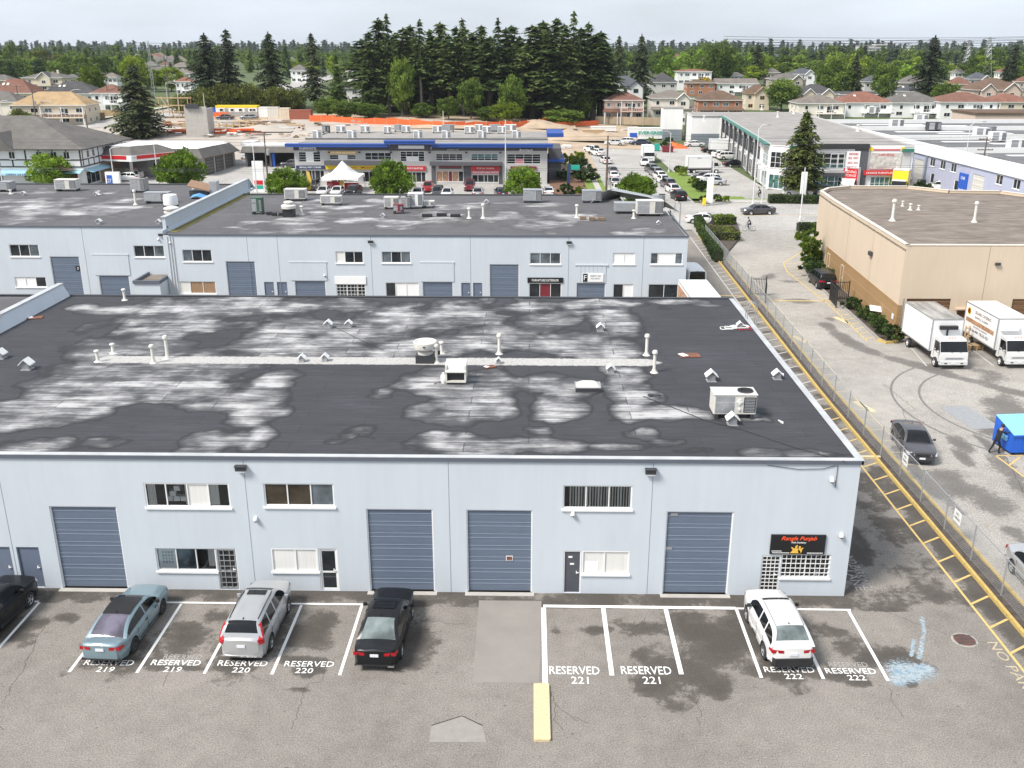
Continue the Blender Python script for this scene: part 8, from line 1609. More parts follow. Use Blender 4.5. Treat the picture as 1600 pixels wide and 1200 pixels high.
x,y,_=at(142,283); t=thing('recycling_bin','blue bin at the corner of the half timbered shops','bin',(x,y-.8,0)); G().box(-.6,-.5,0,.6,.5,1.3).obj('bin',NAVY,t); G().box(-.63,-.53,1.3,.63,.53,1.42).obj('lid',BLUES,t)
# drive-through shed with dark bays
x,y,_=at(392,270); sh=thing('car_wash_shed','low shed with shingle edge and open dark bays right of the service station','building',(-51,190,0)); g=G().box(-5.2,2,0,-4.8,8,3.3).box(-.4,2,0,0,8,3.3).box(5.0,2,0,5.4,8,3.3).box(-5.2,8,0,5.4,8.2,3.3); g.obj('wall',DGREYW,sh); g=G(); g.add([(-5.9,1.2,3.2),(6.1,1.2,3.2),(5.6,1.9,4.5),(-5.4,1.9,4.5),(-5.9,9,3.2),(-5.4,8.4,4.5),(6.1,9,3.2),(5.6,8.4,4.5)],[(0,1,2,3),(4,0,3,5),(1,6,7,2)]); g.obj('mansard',SH['grey'],sh); G().box(-5.6,1.8,4.35,5.6,8.6,4.45).obj('roof',WHITER,sh); G().box(.1,2.2,0,.6,2.8,3).obj('blue_banner',BLUES,sh)
x,y,_=at(406,300); t=thing('pylon_sign','white price pylon sign at the station exit','sign',(x,y,0)); G().box(-.9,-.2,0,.9,.2,5.0).obj('panel',WHITEM,t); G().box(-.7,-.23,1.2,.7,-.203,1.9).obj('band',REDS,t); G().box(-.7,-.23,.5,.7,-.203,1.1).obj('band',TEALS,t)
x,y,_=at(888,300); t=thing('pylon_sign','blue pylon sign with teal blade in the bed right of the plaza','sign',(x,y,0)); G().box(-.25,-.2,0,.25,.2,4.6).obj('post',NAVY,t); G().box(.25,-.1,3.6,1.8,.1,4.4).obj('blade',TEALS,t)
# ================================================================ BUILDING SITE
def sitebox(px0,px1,pb,pt,lb,mat,name='shipping_container',cat='container',d=2.5,rz=0,ribs=True):
    A=at(px0,pb); Bq=at(px1,pb); w=math.hypot(Bq[0]-A[0],Bq[1]-A[1]); h=yp(px0,pt,A[1])[1]-A[2]; t=thing(name,lb,cat,((A[0]+Bq[0])/2,A[1]+d/2,A[2]),rz); G().box(-w/2,-d/2,0,w/2,d/2,h).obj('body',mat,t)
    if ribs:
        g=G(); n=max(4,int(w/.6))
        for i in range(n+1): u=-w/2+w*i/n; g.box(u-.05,-d/2-.05,.1,u+.05,-d/2-.003,h-.1)
        g.box(-w/2-.02,-d/2-.07,h-.14,w/2+.02,-d/2-.006,h).box(-w/2-.02,-d/2-.07,0,w/2+.02,-d/2-.006,.14); g.obj('rib',mat,t)
    return t,w,d,h
t,w,d,h=sitebox(338,403,183,165,'white and grey site office trailer with yellow top',WHITEM,'site_trailer','trailer',3,ribs=False); G().box(-w/2-.03,-d/2-.03,h-.55,w/2+.03,d/2+.03,h+.02).obj('roof_band',YELS,t); G().box(-w/2-.02,-d/2-.03,.0,w/2+.02,-d/2-.003,h*.45).obj('skirt',GREYB,t)
for u in (-.36,-.1,.1,.36,.42): hwin(t,u*w,-d/2-.03,h*.5,1.0,.75,0,WHITEM)
for u in (-.24,.24): G().box(u*w-.45,-d/2-.06,.1,u*w+.45,-d/2-.033,h-.7).obj('door',GREYB,t)
sitebox(325,337,181,168.5,'bright blue portable toilets beside the site trailer',BLUES,'portable_toilet','toilet',1.3,ribs=False); sitebox(404,419,183,167.5,'white container end next to the site trailer',WHITEM); sitebox(419,435,184,167.5,'second white container, right of the first',OFFW); sitebox(436,452,185,169,'beige container between white and rust ones',CREAM2); sitebox(453,486,187,172,'long rust-red shipping container at the site edge',M('container_red',(.32,.10,.06),.7,var=.15),d=2.6)
# evergreen trailer and stored goods
t,w,d,h=sitebox(983,1044,217,200,'white trailer with green EVERGREEN lettering at the end of the side street',WHITEM,'cargo_trailer','trailer',2.6); text('EVERGREEN',TEALS,t,(w*.06,-d/2-.09,h*.56),FRONT,w*.66,h*.30,.01,bold=.02); G().box(-w*.47,-d/2-.10,h*.15,-w*.30,-d/2-.053,h*.55).obj('blue_panel',BLUES,t)
for s in (-.3,.32): wheel(s*w,-d/2+.3,.45,t,RIM,False).parent=t
sitebox(912,942,210,203,'stack of brown crates at the side street end',PLY,'crate_stack','crates',2); sitebox(926,958,205,198,'white wrapped pallet stack behind the crates',TYVEK,'pallet_stack','pallets',2); sitebox(1046,1066,213,206,'rusty low trailer right of the EVERGREEN trailer',RUST,'flatbed_trailer','trailer',2.4,ribs=False)
def pile(px,py,rx,ry,h,lb,mat,nm='spoil_heap',cat='heap',seed=0,rough=.35):
    x,y,z=at(px,py); g=np.random.RandomState(seed); xs=np.linspace(-1,1,22); v,f=grid(xs,xs); r=np.hypot(v[:,0],v[:,1]); v[:,2]=h*np.clip(1-r,0,1)**1.1*(1+rough*(fbm(v[:,0]*4+seed*7+9,v[:,1]*4+9,3)-.5)*2)-.05; v[:,0]*=rx; v[:,1]*=ry
    t=tag(link(nm,npmesh(nm,v,f,mat),None,(x,y,z)),lb,cat); return t
pile(890,215,11,8,2.2,'bare earth heap right of the blue-roofed plaza',DIRT,seed=1); pile(840,198,10,6,2.0,'bare earth bank below the orange fence',DIRT,seed=2); pile(945,215,5,4,1.4,'small earth heap by the side street corner',DIRT,seed=3); pile(405,203,9,5,1.4,'grey gravel heap on the building site',SITE,seed=4); pile(700,198,14,5,1.2,'low earth bank along the middle of the orange fence',DIRT,seed=5); pile(1055,216+15,3.2,2,1.6,'heap under crumpled orange cover by the side street',ORANGE,'covered_heap','heap',6,.9)
# concrete slab, upstand wall, scaffolding, timber and debris on the site
A=at(300,203); t=thing('foundation_slab','pale concrete foundation slab with formwork on the building site','slab',(A[0]+10,A[1]+8,A[2])); G().box(-13,-7,0,15,12,.35).obj('slab',CONC,t)
for i in range(11): G().box(-12+i*1.7,-7.5,.0,-11.7+i*1.7,-7.2,1.8).obj('formwork_post',TIMB,t)
G().box(-12.5,-7.3,.9,7,-7.22,1.2).obj('formwork_rail',TIMB,t)
for i in range(6): G().box(-12+i*4.4,-4,.36,-9+i*4.4,6,.42).obj('panel_sheet',[GREYR,PLY,WHITER][i%3],t)
A=at(292,215); t=thing('concrete_core','raw concrete core wall at the left of the building site','wall',A,R(4)); G().box(0,0,0,5.2,.4,7).box(4.8,.4,0,5.2,6,6.5).obj('wall',CONC,t); G().box(.5,-.5,6.6,3.5,.0,7.6).obj('formwork',DKMET,t)
A=at(235,185); t=thing('scaffold','wooden scaffolding frame at the left of the building site','scaffold',(A[0],A[1],A[2]))
for i in range(5):
    for j in range(2): G().box(i*2.6,j*2.5,0,i*2.6+.14,j*2.5+.14,5.5).obj('post',TIMB,t)
for z in (1.6,3.3,5.2): G().box(-.5,-.1,z,11,-.02,z+.18).obj('rail',TIMB,t); G().box(-.5,.2,z-.1,11,2.4,z-.02).obj('deck',PLY,t)
g=G().tube((3.5,-.2,5.2),(7,-.2,0),.15,n=4); g.obj('stair',TIMB,t)
rs=random.Random(8)
def heap(px,py,n,w,d,mats,lb,nm='timber_stack',cat='timber',l=(2,5)):
    A=at(px,py); t=thing(nm,lb,cat,A)
    for i in range(n): G().cbox(rs.uniform(-w,w),rs.uniform(-d,d),.15+rs.uniform(0,.9),rs.uniform(*l),rs.uniform(.15,.7),rs.uniform(.12,.4),rz=rs.uniform(-.5,.5)).obj('piece',rs.choice(mats),t)
heap(420,196,22,8,4,[TIMB,RUST,PLY,WOOD],'brown timber and steel scrap heap on the building site'); heap(360,192,14,9,3,[PLY,TIMB,CONC],'loose formwork boards at centre of the building site'); heap(330,214,16,10,2.5,[CONC,TYVEK,WOOD,DIRT],'rubble line in front of the concrete core','rubble','rubble',(1,3)); heap(300,209,10,6,1,[RUST,ORANGE],'red steel beams lying in front of the slab','steel_beam_stack','beams',(4,8)); heap(368,208,7,3.2,1.2,[ORANGE],'orange barriers heaped on the building site','barrier_heap','barriers',(2,4)); heap(392,213,6,3,1,[RUST,ORANGE],'rust-red barriers right of the orange heap','barrier_heap','barriers',(1,3)); heap(472,203,5,.6,2.6,[RUST],'long rusty rails lying on the gravel','rail_stack','rails',(.3,.4)); heap(980,205,8,3,1,[TYVEK,PLY,WHITER],'white boards stacked left of the EVERGREEN trailer','board_stack','boards',(1,3)); heap(270,196,14,5,2,[TIMB,PLY,CONC,ORANGE],'mixed timber and formwork heap left of the site','timber_stack','timber',(1.5,4)); heap(345,200,18,8,1.5,[PLY,TIMB,CONC,RUST],'rows of formwork timbers on the slab front'); heap(440,215,14,8,2,[CONC,DIRT,WOOD],'concrete lumps right of the gravel heap','rubble','rubble',(.6,2)); heap(540,196,10,8,1.2,[DIRT,CONC,WOOD],'earth lumps below the orange fence left end','rubble','rubble',(.6,2)); heap(870,232,10,3,1.5,[CONC,PLY,WHITER],'pale kerb stones by the sandy bed right of plaza','kerb_stack','stones',(1,2.5)); heap(650,212,12,14,1.4,[CONC,DIRT,TYVEK],'scattered concrete lumps behind the plaza roof','rubble','rubble',(.5,2))
# orange mesh fence along the wood
FP=[at(*p) for p in ((484,190),(520,191),(568,194),(640,196),(695,201),(760,200),(800,200),(836,197),(866,192))]
t=thing('mesh_fence','orange plastic mesh fence along the foot of the wood','fence',FP[0]); o0=Vector(FP[0])
for (a,b) in zip(FP,FP[1:]):
    n=max(2,int(math.hypot(a[0]-b[0],a[1]-b[1])/2.6))
    for i in range(n):
        p=Vector(a).lerp(Vector(b),i/n)-o0; q=Vector(a).lerp(Vector(b),(i+1)/n)-o0; h0=1.55+rs.uniform(-.25,.2); h1=1.55+rs.uniform(-.25,.2)
        G().add([p,q,q+Vector((0,.0,h1)),p+Vector((0,0,h0)),p+Vector((0,.06,0)),q+Vector((0,.06,0)),q+Vector((0,.06,h1)),p+Vector((0,.06,h0))],[(0,1,2,3),(7,6,5,4),(3,2,6,7)]).obj('mesh_panel',ORANGE,t); G().box(p.x-.05,p.y-.06,p.z,p.x+.05,p.y-.0,p.z+1.8).obj('stake',TIMB,t)
FP=[at(*p) for p in ((866,200),(900,198),(935,196))]; t=thing('mesh_fence','orange plastic mesh fence dropping below the wood right end','fence',FP[0]); o0=Vector(FP[0])
for (a,b) in zip(FP,FP[1:]):
    for i in range(3): p=Vector(a).lerp(Vector(b),i/3)-o0; q=Vector(a).lerp(Vector(b),(i+1)/3)-o0; G().add([p,q,q+Vector((0,0,1.3)),p+Vector((0,0,1.4)),p+Vector((0,.06,0)),q+Vector((0,.06,0)),q+Vector((0,.06,1.3)),p+Vector((0,.06,1.4))],[(0,1,2,3),(7,6,5,4),(3,2,6,7)]).obj('mesh_panel',ORANGE,t)
for px,pb,w,lb in ((455,185,6,'left'),(300,180,4,'far left')): A=at(px+35,pb+4); t=thing('mesh_fence','orange mesh fence piece at '+lb+' of the containers','fence',A); G().box(0,0,0,w,.06,1.4).obj('mesh_panel',ORANGE,t); G().box(-.1,-.02,0,0,.1,1.6).obj('stake',TIMB,t)
# ================================================================ RIGHT HAND PLAZA (furniture store)
fp=thing('furniture_plaza','two storey grey and white plaza with teal glass and furniture signs','building',(40,163,0)); FH=7.3
FPg=[(40,165),(42.5,162.6),(63.2,163.0),(66.3,222),(67,250),(38.8,250),(38.4,237),(45.5,237),(45.6,236)]
PFf=Face((42.5,162.6),math.atan2(.4,20.7)); PFl=Face((45.6,236),math.atan2(165-236,40-45.6)); PLn=math.hypot(71,5.6); PFc=Face((40,165),math.atan2(-2.4,2.5))
fu=lambda px: yp(px,260,162.8)[0]-42.5
fzz=lambda py: yp(1350,py,162.8)[1]
g=G(); g.add([(*p,0) for p in FPg]+[(*p,FH) for p in FPg],[(i,(i+1)%9,9+(i+1)%9,9+i) for i in range(9)]); g.obj('wall',WHITEW,fp)
G().prism(FPg,FH-.25,FH-.12).obj('roof',GREYR,fp)
g=G()
for i in range(9):
    a,b=FPg[i],FPg[(i+1)%9]; d=math.atan2(b[1]-a[1],b[0]-a[0]); L=math.hypot(b[0]-a[0],b[1]-a[1]); Face(a,d).box(g,0,FH-.12,L,FH+.12,.003,.25)
g.obj('parapet',GREYW,fp)
# front: brick pillar, white frame with teal windows, dark billboard frame, shop window with banner
def pan(F_,u0,u1,z0,z1,mat,nm,d0=-.08,d1=-.003): g=G(); F_.box(g,u0,z0,u1,z1,d0,d1); return g.obj(nm,mat,fp)
ub0,ub1=.6,3.6
pan(PFf,-.2,.5,0,FH-1.2,SLATEW,'slate_pier'); pan(PFf,ub0,ub1,0,3.1,STONEW,'brick_pillar'); pan(PFf,ub0,ub1,3.5,FH-.5,STONEW,'brick_pillar'); pan(PFf,-.4,4.4,3.1,3.5,SLATEW,'grey_ledge',-.35); pan(PFf,.2,4.2,FH-.45,FH+.05,GREENG,'green_cornice',-.4)
window(PFf,fp,4.6,9.6,3.7,6.2,cols=(1,1,1,1),rows=3,d=-.06,fw=.1,panes=[GLASST if k%3==0 else GLASS for k in range(12)]); window(PFf,fp,4.6,10.4,.3,2.9,cols=(1,)*5,rows=2,d=-.06,fw=.1,pane=GLASST); pan(PFf,4.3,11.0,2.95,3.3,GREYW,'ledge',-.15)
u0,u1=fu(1305),fu(1354); pan(PFf,u0-5.2,u1,6.9,7.7,BLACKW,'dark_frame',-.5); pan(PFf,u1-2.2,u1,0,6.9,DGREYW,'dark_frame',-.3); pan(PFf,u0-5.2,u1-2.25,2.4,3.0,DGREYW,'dark_frame',-.3); pan(PFf,u0-5.2,u1-2.25,6.3,6.85,WHITEW,'white_band',-.2)
window(PFf,fp,fu(1296),fu(1318),3.5,6.1,cols=(1,1),rows=3,d=-.06,fw=.1,pane=GLASST)
window(PFf,fp,fu(1311),fu(1326),.2,2.3,cols=(1,1),d=-.06,pane=GLASS)
v0,v1=fu(1358),fu(1407); pan(PFf,v0,v1+.3,5.9,7.35,WHITEW,'white_band',-.15); window(PFf,fp,fu(1362),fu(1400),.2,2.4,cols=(1,)*5,rows=2,d=-.06,fw=.1,pane=GLASST); pan(PFf,fu(1408),fu(1421),.0,6.4,GREYW,'grey_pier',-.2); pan(PFf,fu(1406),fu(1424),6.4,6.9,GREENG,'green_cornice',-.6)
board('billboard','white sign board with red shop names beside the dark frame',PFf,fu(1320),fu(1341),fzz(267),fzz(236),WHITES,[('FURNITURE MEGA',.86,.12,REDS,.7,0),('PIZZA   SWEETS',.66,.11,REDS,.75,0),('DENTAL   SALON',.42,.11,REDS,.75,0),('BANQUET  HALL',.18,.11,REDS,.75,0)],d=.12,d0=-.31)
t=board('billboard','furniture picture banner with red ribbon on white wall',PFf,v0,v1,fzz(264),fzz(239),M('showroom_print',(.50,.47,.43),.5,var=.5,scale=1.6),[('FURNITURE SALE',.88,.14,REDS,.5,0)],d=.14,d0=-.06); G().box(-2.2,-.17,3.0,2.2,-.145,3.2).obj('ribbon',REDS,t); G().box(-3.0,-.17,2.95,-2.3,-.146,3.5).box(2.3,-.17,2.95,3.0,-.146,3.5).obj('tag',YELS,t)
board('shop_sign','red sign reading CHOICE FURNITURE above the shop window',PFf,fu(1349),fu(1400),fzz(273),fzz(266),REDS,'CHOICE FURNITURE',WHITES,d=.5,tw=.85,d0=-.06)
# chamfer entrance
window(PFc,fp,.3,3.2,.2,2.6,cols=(1,1,1),d=-.05,pane=GLASST,fw=.1); window(PFc,fp,.3,3.2,3.6,6.3,cols=(1,1,1),rows=3,d=-.05,pane=GLASS,fw=.1)
# left face: bays of tall windows between white and grey piers
nb=9
for k in range(nb):
    a=PLn*k/nb; b=PLn*(k+1)/nb
    if k<nb-1:
        pan(PFl,a,a+1.0,0,FH-.2,DGREYW,'slate_pier',-.3); pan(PFl,a+1.05,b-2.6,3.0,3.7,GREYW,'spandrel',-.05)
        window(PFl,fp,a+1.2,b-2.8,3.8,6.6,cols=(1,1,1),rows=1,d=-.04,fw=.12,frame=DKMET,sill=False); window(PFl,fp,a+1.2,b-2.8,.2,2.9,cols=(1,1),rows=1,d=-.04,fw=.12,frame=WHITEM,sill=False)
        pan(PFl,b-2.4,b-.1,3.2,FH-.1,WHITEW,'white_panel',-.25); pan(PFl,b-2.4,b-.1,0,3.1,GREYW,'grey_base',-.2); window(PFl,fp,b-1.9,b-.7,4.0,6.2,cols=(1,),rows=2,d=-.30,fw=.1,frame=DKMET,sill=False)
    pan(PFl,a,b-.3,FH-.05,FH+.12,GREENG,'green_cornice',-.9)
window(PFl,fp,PLn-6,PLn-.6,3.6,6.4,cols=(1,1,1,1),rows=3,d=-.05,fw=.1,pane=GLASST); window(PFl,fp,PLn-6,PLn-.6,.3,2.8,cols=(1,1,1,1),rows=2,d=-.05,fw=.1,pane=GLASST); pan(PFl,PLn-5,PLn-1,2.9,3.4,WHITEW,'canopy',-1.0)
Wg=Face((38.4,237),0); pan(Wg,0,6.7,0,3.2,SLATEW,'grey_base'); pan(Wg,-.05,6.8,FH-.1,FH+.15,GREYW,'cornice',-.2)
local(fp)
wb2=thing('storage_block','white block with slate grey base at the rear of the furniture plaza','building',(yp(1051.5,190,246)[0]+.8,246,.5)); G().box(-3.2,0,3,1.6,5,8).obj('upper_wall',WHITEW,wb2); G().box(-3.2,0,0,1.6,5,2.99).obj('base_wall',SLATEW,wb2); G().box(-3.3,-.1,8.003,1.7,5.1,8.2).obj('roof',GREYR,wb2); hwin(wb2,-3.2,2.5,4.5,.7,2.2,1)
for i,(px,py) in enumerate(((1100,190),(1190,172),(1215,183),(1240,178),(1340,205))):
    x,y=gz(px,py,FH); pipe(px,py,1.2,['vent pipe on the furniture plaza roof, far left','vent pipe pair at the rear of the furniture plaza roof','vent pipe on the furniture plaza roof near the cedar','white vent stub on the furniture plaza roof right of rear pair','vent pipe on the furniture plaza roof above the sign board'][i],z=FH-.12,r=.2)
# ================================================================ LAVENDER INDUSTRIAL ROW
ir=thing('industrial_row','long lavender industrial building with white stepped roof edge','building',(69,165,0)); IX0=66.6; IF=Face((66.2,228),math.atan2(118-228,69.6-66.2)); IL=math.hypot(110,3.4)
def ipt(u,off,z): return IF.P(u,z,off)
hs=[(u,u+3.6,.02,4.2) for u in (12,26,40,54,76)]; mw=[(u,u+2.0,3.6,5.0) for u in (18,21.5,33,47,60,64,68,83,88)]; ld=[(u,u+1.4,.05,2.6) for u in (19,34,48,61,70,84)]
g=G(); IF.wall(g,0,IL,0,5.3,hs+mw+ld,.2); g.obj('wall',LAVW,ir)
steps=[0,20,42,66,90,IL]
for k in range(5):
    a,b=steps[k],steps[k+1]; g=G(); IF.box(g,a+.06,5.2,b-.06,7.1,-.25,.2); g.obj('fascia',WHITEW,ir); zr=6.3-.0*k
    g=G(); g.add([ipt(a,.2,zr),ipt(b,.2,zr),ipt(b,60,zr),ipt(a,60,zr)],[(0,1,2,3)]); g.obj('roof',DKROOF,ir); g=G(); IF.box(g,a-.2,5.5,a+.2,7.15,.2,60); g.obj('dividing_parapet',WHITEW,ir)
    for q in range(4): g=G(); IF.box(g,a+3+q*4,zr+.003,a+5+q*4,zr+.02,8+q*7,22+q*8); g.obj('roof_coating',WHITER,ir)
for q in hs: ohdoor(IF,ir,*q,n=5,mat=OFFW,ln=GALV)
for q in mw: window(IF,ir,*q,cols=(1,1),d=.1,fw=.08)
for q in ld: mandoor(IF,ir,*q,WHITEM,WHITEM,GLASS)
for u in (11,17,25,31,39,45,53,59): g=G(); IF.box(g,u-.25,0,u+.25,5.2,-.25,-.003); g.obj('pilaster',SLATEW,ir)
g=G(); IF.box(g,46.5,2.8,51,3.6,-1.2,-.003); g.obj('awning',WHITES,ir)
local(ir)
board('shop_sign','tall blue sign panel on lavender wall at right',IF,71.8,74.6,.6,3.9,BLUES,[('CAR',.78,.14,WHITES,.5,0),('PARTS',.2,.12,WHITES,.7,0)],d=.2)
for i,(px,py,mt) in enumerate(((1402,200,WHITEM),(1440,192,WHITEM),(1460,205,DKMET),(1545,212,GALV),(1535,215,WHITEM),(1560,222,WHITEM),(1590,235,WHITEM),(1365,178,WHITEM))): hvac(px,py,2.6,1.8,1.5,['white unit left of the black one','white unit at rear','black unit','tall grey unit right of the lamp','white unit beside the tall grey one','white unit on the near right roof','white unit at the right edge','white unit on the furthest roof'][i]+' on the lavender industrial row',6.3,0,mt,grp='rooftop units of the industrial row',fan=False)
x,ze=yp(1525,183,246); ps_=thing('flat_building','salmon stucco flat roofed building at the right edge','building',(yp(1523,190,246)[0],246,0)); G().box(0,0,0,30,14,7.2).obj('wall',PINKW,ps_); G().box(-.3,-.3,7.203,30.3,14.3,7.6).obj('roof',SH['brown'],ps_)
for u in (4,9,14): hwin(ps_,u,0,4.4,1.4,1.4,0)
# ================================================================ TRUCKS, PARKED CARS
x,y,_=at(1338,302); t,b=boxtruck('rental box truck with red front panel by the furniture store',(x,y+3,0),R(148),bl=5.8,bw=2.6,bh=2.9,near=False); 
G().box(-b['w']-.02,b['y0'],b['z0'],b['w']+.02,b['y0']-.03,b['z0']+b['bh']).obj('rear_panel',REDS,t)
RB_=(R(90),0,0)
G().box(-b['w']+.1,b['y1']+.02,b['z0']+.1,b['w']-.1,b['y1']+.05,b['z0']+b['bh']-.1).obj('front_panel',REDS,t); G().box(b['w']+.015,b['y0']+.1,b['z0']+.1,b['w']+.04,b['y1']-.1,b['z0']+b['bh']-.1).obj('side_panel',REDS,t)
text('MOVING',WHITES,t,(0,b['y1']+.06,b['z0']+2.3),(R(90),0,R(180)),1.9,.45,.004); text('STORAGE',WHITES,t,(0,b['y1']+.06,b['z0']+1.7),(R(90),0,R(180)),1.9,.4,.004)
x,y,_=at(1415,304); t,b=boxtruck('yellow rental box truck beside the red one',(x,y+3,0),R(155),bl=5.4,bw=2.5,bh=2.7,near=False,boxm=YELS,cabm=PAINT['white']); 
x,y,_=at(385,250); boxtruck('white flatbed truck parked behind the service station',(x,y+3,terr(x,y)),R(178),bl=5.0,near=False)
for px,py,rz,lb in ((1098,270,-85,'white box truck parked across the furniture plaza lot, left'),(1130,240,-95,'white box truck at the furniture plaza wall'),(1012,252,180,'white box truck parked at the kerb in the side street')):
    x,y,_=at(px,py); boxtruck(lb,(x,y,terr(x,y)),R(rz),bl=4.6,bh=2.2,near=False)
fc={}
def farcar(st,col,px,py,rz,lb,grp=None):
    x,y,z=at(px,py)
    if z<.02: z=.018
    if st not in fc: t,_,_=car(st,lb,(x,y,z),R(rz),PAINT['white'],near=False,group=grp); fc[st]=t
    else: t=dup(fc[st],(x,y,z),R(rz),lb,grp)
    pmn=PAINT[col]
    for c in [o for o in bpy.data.objects if o.parent==t]:
        for s_ in c.material_slots:
            if s_.material and s_.material.name.endswith('_car_paint'): s_.link='OBJECT'; s_.material=pmn
    return t
SG='cars parked along the side street'; RG='cars parked in front of the blue-roofed plaza'; PG='cars parked by the furniture plaza'
CARS=[('cross','black',1060,312,8,'black sport utility car at the near end of the right kerb row',SG),('sedan','white',1051,301,8,'white car behind the black sport utility car',SG),('suv','charcoal',1043,293,8,'dark grey car third in the right kerb row',SG),('sedan','white',1036,286,8,'white car fourth in the right kerb row',SG),('cross','white',1030,281,8,'white crossover fifth in the right kerb row',SG),('suv','grey',1024,275,8,'grey car sixth in the right kerb row',SG),('suv','charcoal',1017,269,8,'dark car at the far end of the right kerb row',SG),
 ('sedan','white',964,300,2,'white car nearest in the left kerb row behind the round tree',SG),('sedan','silver',960,290,2,'silver car second in the left kerb row',SG),('cross','white',958,281,2,'white crossover third in the left kerb row',SG),('sedan','grey',957,272,2,'grey car fourth in the left kerb row',SG),('sedan','white',946,255,10,'white car by the sandy bed',SG),('cross','white',933,243,25,'white crossover at the bend of the left kerb',SG),('suv','white',924,238,30,'white car furthest on the left kerb bend',SG),('sedan','white',960,227,85,'white sedan parked across the end of the side street',SG),('cross','white',977,225,85,'white crossover parked across the street end',SG),('sedan','dark_blue',1001,227,88,'navy sedan parked across the street end',SG),('sedan','white',1007,258,176,'white sedan ahead of the parked white truck',SG),
 ('suv','charcoal',489,296,180,'dark car by the yellow feather flag',RG),('sedan','white',506,305,180,'white car left of the tent front',RG),('sedan','white',528,305,180,'white car under the yellow flag',RG),('cross','black',553,305,170,'black crossover in front of the tent',RG),('cross','red',669,299,182,'red car in front of the restaurant',RG),('sedan','white',654,307,0,'white car right of the rounded tree',RG),('suv','charcoal',684,307,180,'dark car with open door right of the white one',RG),('sedan','white',699,308,180,'white sports car in the plaza front row',RG),('suv','maroon',734,297,182,'maroon pickup-like car in front of the red sign',RG),('sedan','silver',747,307,0,'silver car in the plaza front row',RG),('sedan','dark_blue',783,307,10,'dark car half behind the lamp post',RG),('cross','white',857,307,0,'white crossover right of the plaza tree',RG),
 ('suv','white',205,279,80,'white pickup at the fuel pumps',None),('cross','white',200,283,85,'white car refuelling under the canopy',None),
 ('sedan','charcoal',1100,281,82,'dark sedan in the first furniture plaza row, rear',PG),('sedan','silver',1113,289,80,'silver sedan in the first furniture plaza row, front',PG),('cross','white',1107,285,82,'white car between the dark and silver sedans',PG),('cross','white',1126,246,-60,'white crossover by the furniture plaza wall, rear',PG),('suv','white',1137,249,-80,'white sport utility car by the furniture plaza wall',PG),('sedan','black',1112,238,-80,'black sedan beside the white truck at the wall',PG),('coupe','black',1147,260,-75,'black coupe nosed out by the plaza corner',PG),('sedan','white',1085,229,-85,'white car beyond the covered heap',PG),
 ('suv','white',1432,268,0,'white van-like car by the lavender wall, furthest',PG),('sedan','silver',1447,275,0,'silver car by the lavender wall',PG),('sedan','white',1432,284,70,'white car behind the yellow truck',PG),('suv','black',1455,291,75,'black sport utility car right of the yellow truck',PG),('sedan','white',1245,306,80,'white car left of the cedar trunk',PG),('suv','charcoal',1275,305,85,'dark car behind the cedar trunk',PG),('sedan','white',1299,307,85,'white car right of the cedar trunk',PG),('suv','white',1468,298,70,'white pickup near the lamp post right of the yellow truck',PG),
 ('sedan','charcoal',352,187,90,'dark car in front of the site trailer',None),('sedan','grey',390,187,90,'grey car in front of the site trailer door',None),('suv','charcoal',458,262,90,'dark car in the open shed beside the plaza',None)]
for a in CARS: farcar(*a)
for a,b,st,col,lb in (((1082,348),(1117,350),'sedan','white','white car turning on the street beside the back warehouse'),((1208,334),(1160,335),'sedan','charcoal','dark sedan driving on the main street')):
    p=heading(gz(*a),gz(*b)); o=dup(fc[st],p[0],p[1],lb); o.name='moving_car'
    for c in [q for q in bpy.data.objects if q.parent==o]:
        for s_ in c.material_slots:
            if s_.material and s_.material.name.endswith('_car_paint'): s_.link='OBJECT'; s_.material=PAINT[col]
x,y=gz(1290,452); farcar('suv','black',1283,447,0,'black car parked beside the tan warehouse rear bed')
# ================================================================ POLES, LAMPS, WIRES, TOWERS
WIRE=[]
def upole(px,pb,pt,lb,arms=2,mat=POLEW,r=.16):
    x,y,z=at(px,pb); h=yp(px,pt,y)[1]-z; t=thing('utility_pole',lb,'utility pole',(x,y,z)); G().tube((0,0,-.2),(0,0,h),r,r*.62,10).obj('pole',mat,t)
    for k in range(arms):
        zz=h-.4-k*1.6; a=G().box(-1.2,-.07,zz,1.2,.07,zz+.14).obj('crossarm',mat,t)
        for u in (-1.1,-.5,.5,1.1): G().lathe([(.05,zz+.14),(.06,zz+.25),(.03,zz+.32),(0,zz+.33)],(u,0,0),6).obj('insulator',GALV,a)
    if arms: G().lathe([(.25,h-3.6),(.27,h-3.5),(.27,h-2.7),(0,h-2.6)],(.4,0,0),10).obj('transformer',GALV,t)
    WIRE.append((x,y,z+h)); return t
upole(420,300,207,'dark wooden utility pole left of the blue-roofed plaza',1); upole(947,305,212,'plain dark wood pole at the side street corner',0,r=.2); upole(1527,312,214,'wooden utility pole with crossarms by the lavender row',2); upole(58,196,140,'leaning dark utility pole beside the tan roofed duplex',1); upole(33,182,133,'utility pole left of the leaning one',1); upole(137,202,172,'short utility pole at the hill road',0); upole(172,176,113,'utility pole on the hill behind the duplex',1)
